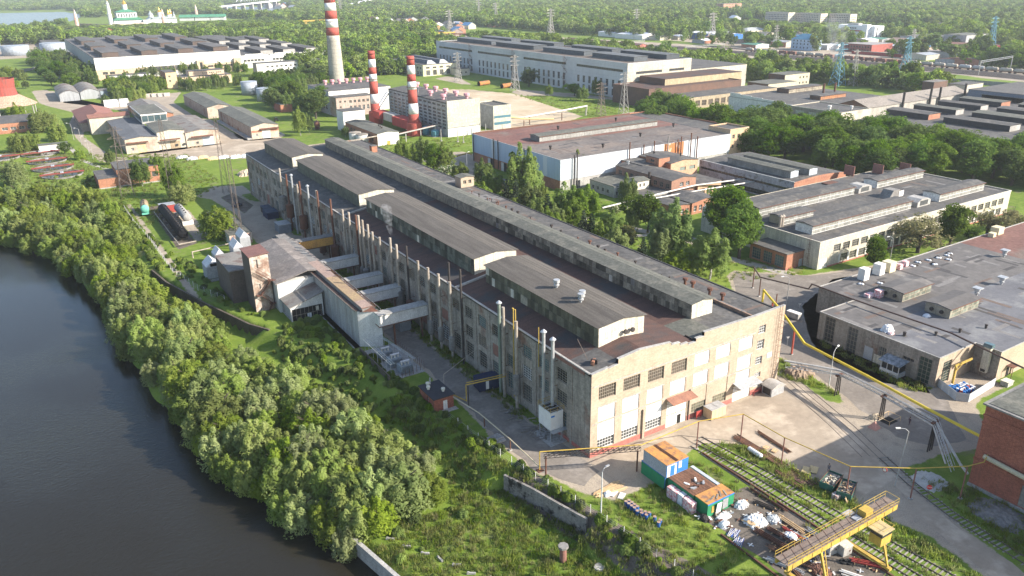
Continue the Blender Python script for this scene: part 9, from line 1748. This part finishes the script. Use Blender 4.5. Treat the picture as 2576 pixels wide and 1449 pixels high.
MB().add([(16,24,29),(60,24,29),(60,58,29),(16,58,29),(38,41,36)],[(0,1,4),(1,2,4),(2,3,4),(3,0,4)]).build('green_roof',GREENR,mo)
MB().lathe([(5.2,33),(5.2,44),(5.8,44.5)],38,41,14).build('drum',MW,mo);MB().lathe([(4.5,44.5),(4.8,46.5),(2.4,50),(.4,53),(.2,56)],38,41,12).build('gold_dome',GOLD,mo)
MB().lathe([(4.2,0),(4.2,26),(5.2,26.5),(3.6,27),(3.6,38),(4.4,38.5),(2.8,39),(2.8,47),(3.4,47.5),(1.4,49),(.5,53)],2,4,8).build('bell_tower',MW,mo);MB().lathe([(1,53),(1.4,55),(.2,60)],2,4,8).build('gold_spire',GOLD,mo)
MB().box(66.01,6,0,100,30,12).build('side_wing',MW,mo);MB().box(4,-1,0,70,4,8).build('front_wing',MATS['pale_pink_facade'],mo)
m2=T('monastery_cathedral','smaller white church with several gold domes right of the big one','church',(296,2020))
MB().box(0,0,0,60,30,10).build('hall',MATS['white_facade'],m2);MB().prof([(-2,10),(62,10),(54,14),(6,14)],-2,32).build('hall_roof',M('grey_church_roof',(.34,.38,.40),(.3,.34,.36),sc=.1),m2)
for(x,y,r,z,g_)in((8,15,5.5,24,0),(28,18,4.5,30,1),(46,12,3,24,1),(52,20,3,25,1),(36,26,3,26,1),(58,15,2.4,21,0)):MB().lathe([(r,0),(r,z-6)],x,y,12).build('drum',MW,m2);MB().lathe([(r*1.05,z-6),(r*1.1,z-4),(r*.5,z-1),(.2,z+4)],x,y,12).build('dome',GOLD if g_ else MATS['grey_church_roof'],m2)
m3=T('monastery_range','long low white range with green roofs at the right of the churches','monastery building',(380,2120),-.4)
for k in range(3):MB().box(k*36,0,0,k*36+34,16,8).build('wing_wall',MW,m3);MB().prof([(-2,8),(8,14),(18,8)],k*36-1,k*36+35,'x').build('wing_roof',GREENR,m3)
t=T('monastery_wall','old brick and white wall joining the monastery spires','wall',(158,2030));
for k in range(9):pb('wall_section',PINKBRICK,t,k*6,-k*11,0,k*6+5.6,-k*11+1.5,6)if 0 else link('wall_section',unit(PINKBRICK),t,(k*5.6,-k*12,3),(0,0,-1.13),(12.6,1.4,6))
# bridges
def farbridge(lab,p0,p1,z0,z1,w,piers,mat,arch=None):
    (x0,y0),(x1,y1)=p0,p1;L_=math.hypot(x1-x0,y1-y0);a=math.atan2(y1-y0,x1-x0);t=T('far_bridge',lab,'bridge',(x0,y0),a)
    MB().add([(0,-w,z0),(L_,-w,z1),(L_,w,z1),(0,w,z0),(0,-w,z0+4),(L_,-w,z1+4),(L_,w,z1+4),(0,w,z0+4)],[(0,3,2,1),(4,5,6,7),(0,1,5,4),(3,7,6,2),(1,2,6,5),(0,4,7,3)]).build('deck',mat,t)
    for k in range(piers):f=(k+.5)/piers;pb('pier',CONC,t,L_*f-3,-w+1,-2,L_*f+3,w-1,z0+(z1-z0)*f-.01)
    if arch:
        b=MB();f0,f1,h=arch;n=14
        for s in(-w,w):
            q=[(L_*(f0+(f1-f0)*i/n),s,z1+4+h*math.sin(math.pi*i/n)**.7 if 0<i<n else z1+4)for i in range(n+1)];b.path(q,1.1,4)
            for p in q[1:-1]:b.tube(p,(p[0],s,z1+4),.5,n=3)
            for p,r_ in zip(q[1:-1],q[2:-1]):b.tube(p,(r_[0],s,z1+4),.45,n=3)
        b.build('truss_arch',mat,t)
BR=M('pale_bridge_steel',(.58,.58,.60),(.52,.52,.54),sc=.05)
farbridge('left far railway bridge with pale steel truss spans',at(506,22,12),at(700,4,20),10,22,8,9,BR,(.45,.85,34));farbridge('right far bridge climbing to the top edge',at(862,18,8),at(960,-6,20),8,22,9,8,BR,(.55,.9,26))
building('chapel_house','small brick hut with a red roof on the waste ground','hut',(*at(262,82,4),),18,12,7,REDBRICK,M('dark_red_roof',(.2,.06,.05),(.16,.05,.04),sc=.2),'gable',4)
building('orange_depot','long orange roofed depot left of the tall chimney','depot',(*at(722,70,4),),80,30,7,PLASTER,M('orange_sheet_roof',(.46,.21,.11),(.4,.18,.1),sc=.05),'gable',4);building('dark_strip_shed','long dark shed receding at the upper left','shed',(52,1290),24,380,6,CONCD,ROOF,'flat')
building('white_basin_house','low white pump building behind the settling basins','pump house',(*at(100,383,0),),14,6,3.2,WHITEP,ROOFM,'flat');building('brick_hut','small brick hut beside the galvanised tanks','hut',(152.4,540),8,16,5,(ORBRICK,REDBRICK),ROOFM,'flat');building('low_hut','low grey hut left of the far hall','hut',(*at(150,198),),14,10,4,CONC,ROOFM,'flat')
t=T('old_wagon','rusty brown tank wagon on the grass by the pointed trees','tank wagon',(150,459),-.3);tank_body(t,1.7,9,RUST,None,1.0);pb('frame',RUST,t,-1.4,-.2,.6,1.4,9.2,.98)
t=T('tractor','small red tractor parked behind the near gabled warehouse','tractor',(138.8,506));pb('bonnet',REDP,t,-.5,0,.8,.5,2,1.5);pb('cab',GLASSD,t,-.8,-1.6,.8,.8,-.1,2.5);[MB().tube((s-.2,-1,.8),(s+.2,-1,.8),.8,n=12).build('wheel',RUBBER,t)for s in(-1,1)]
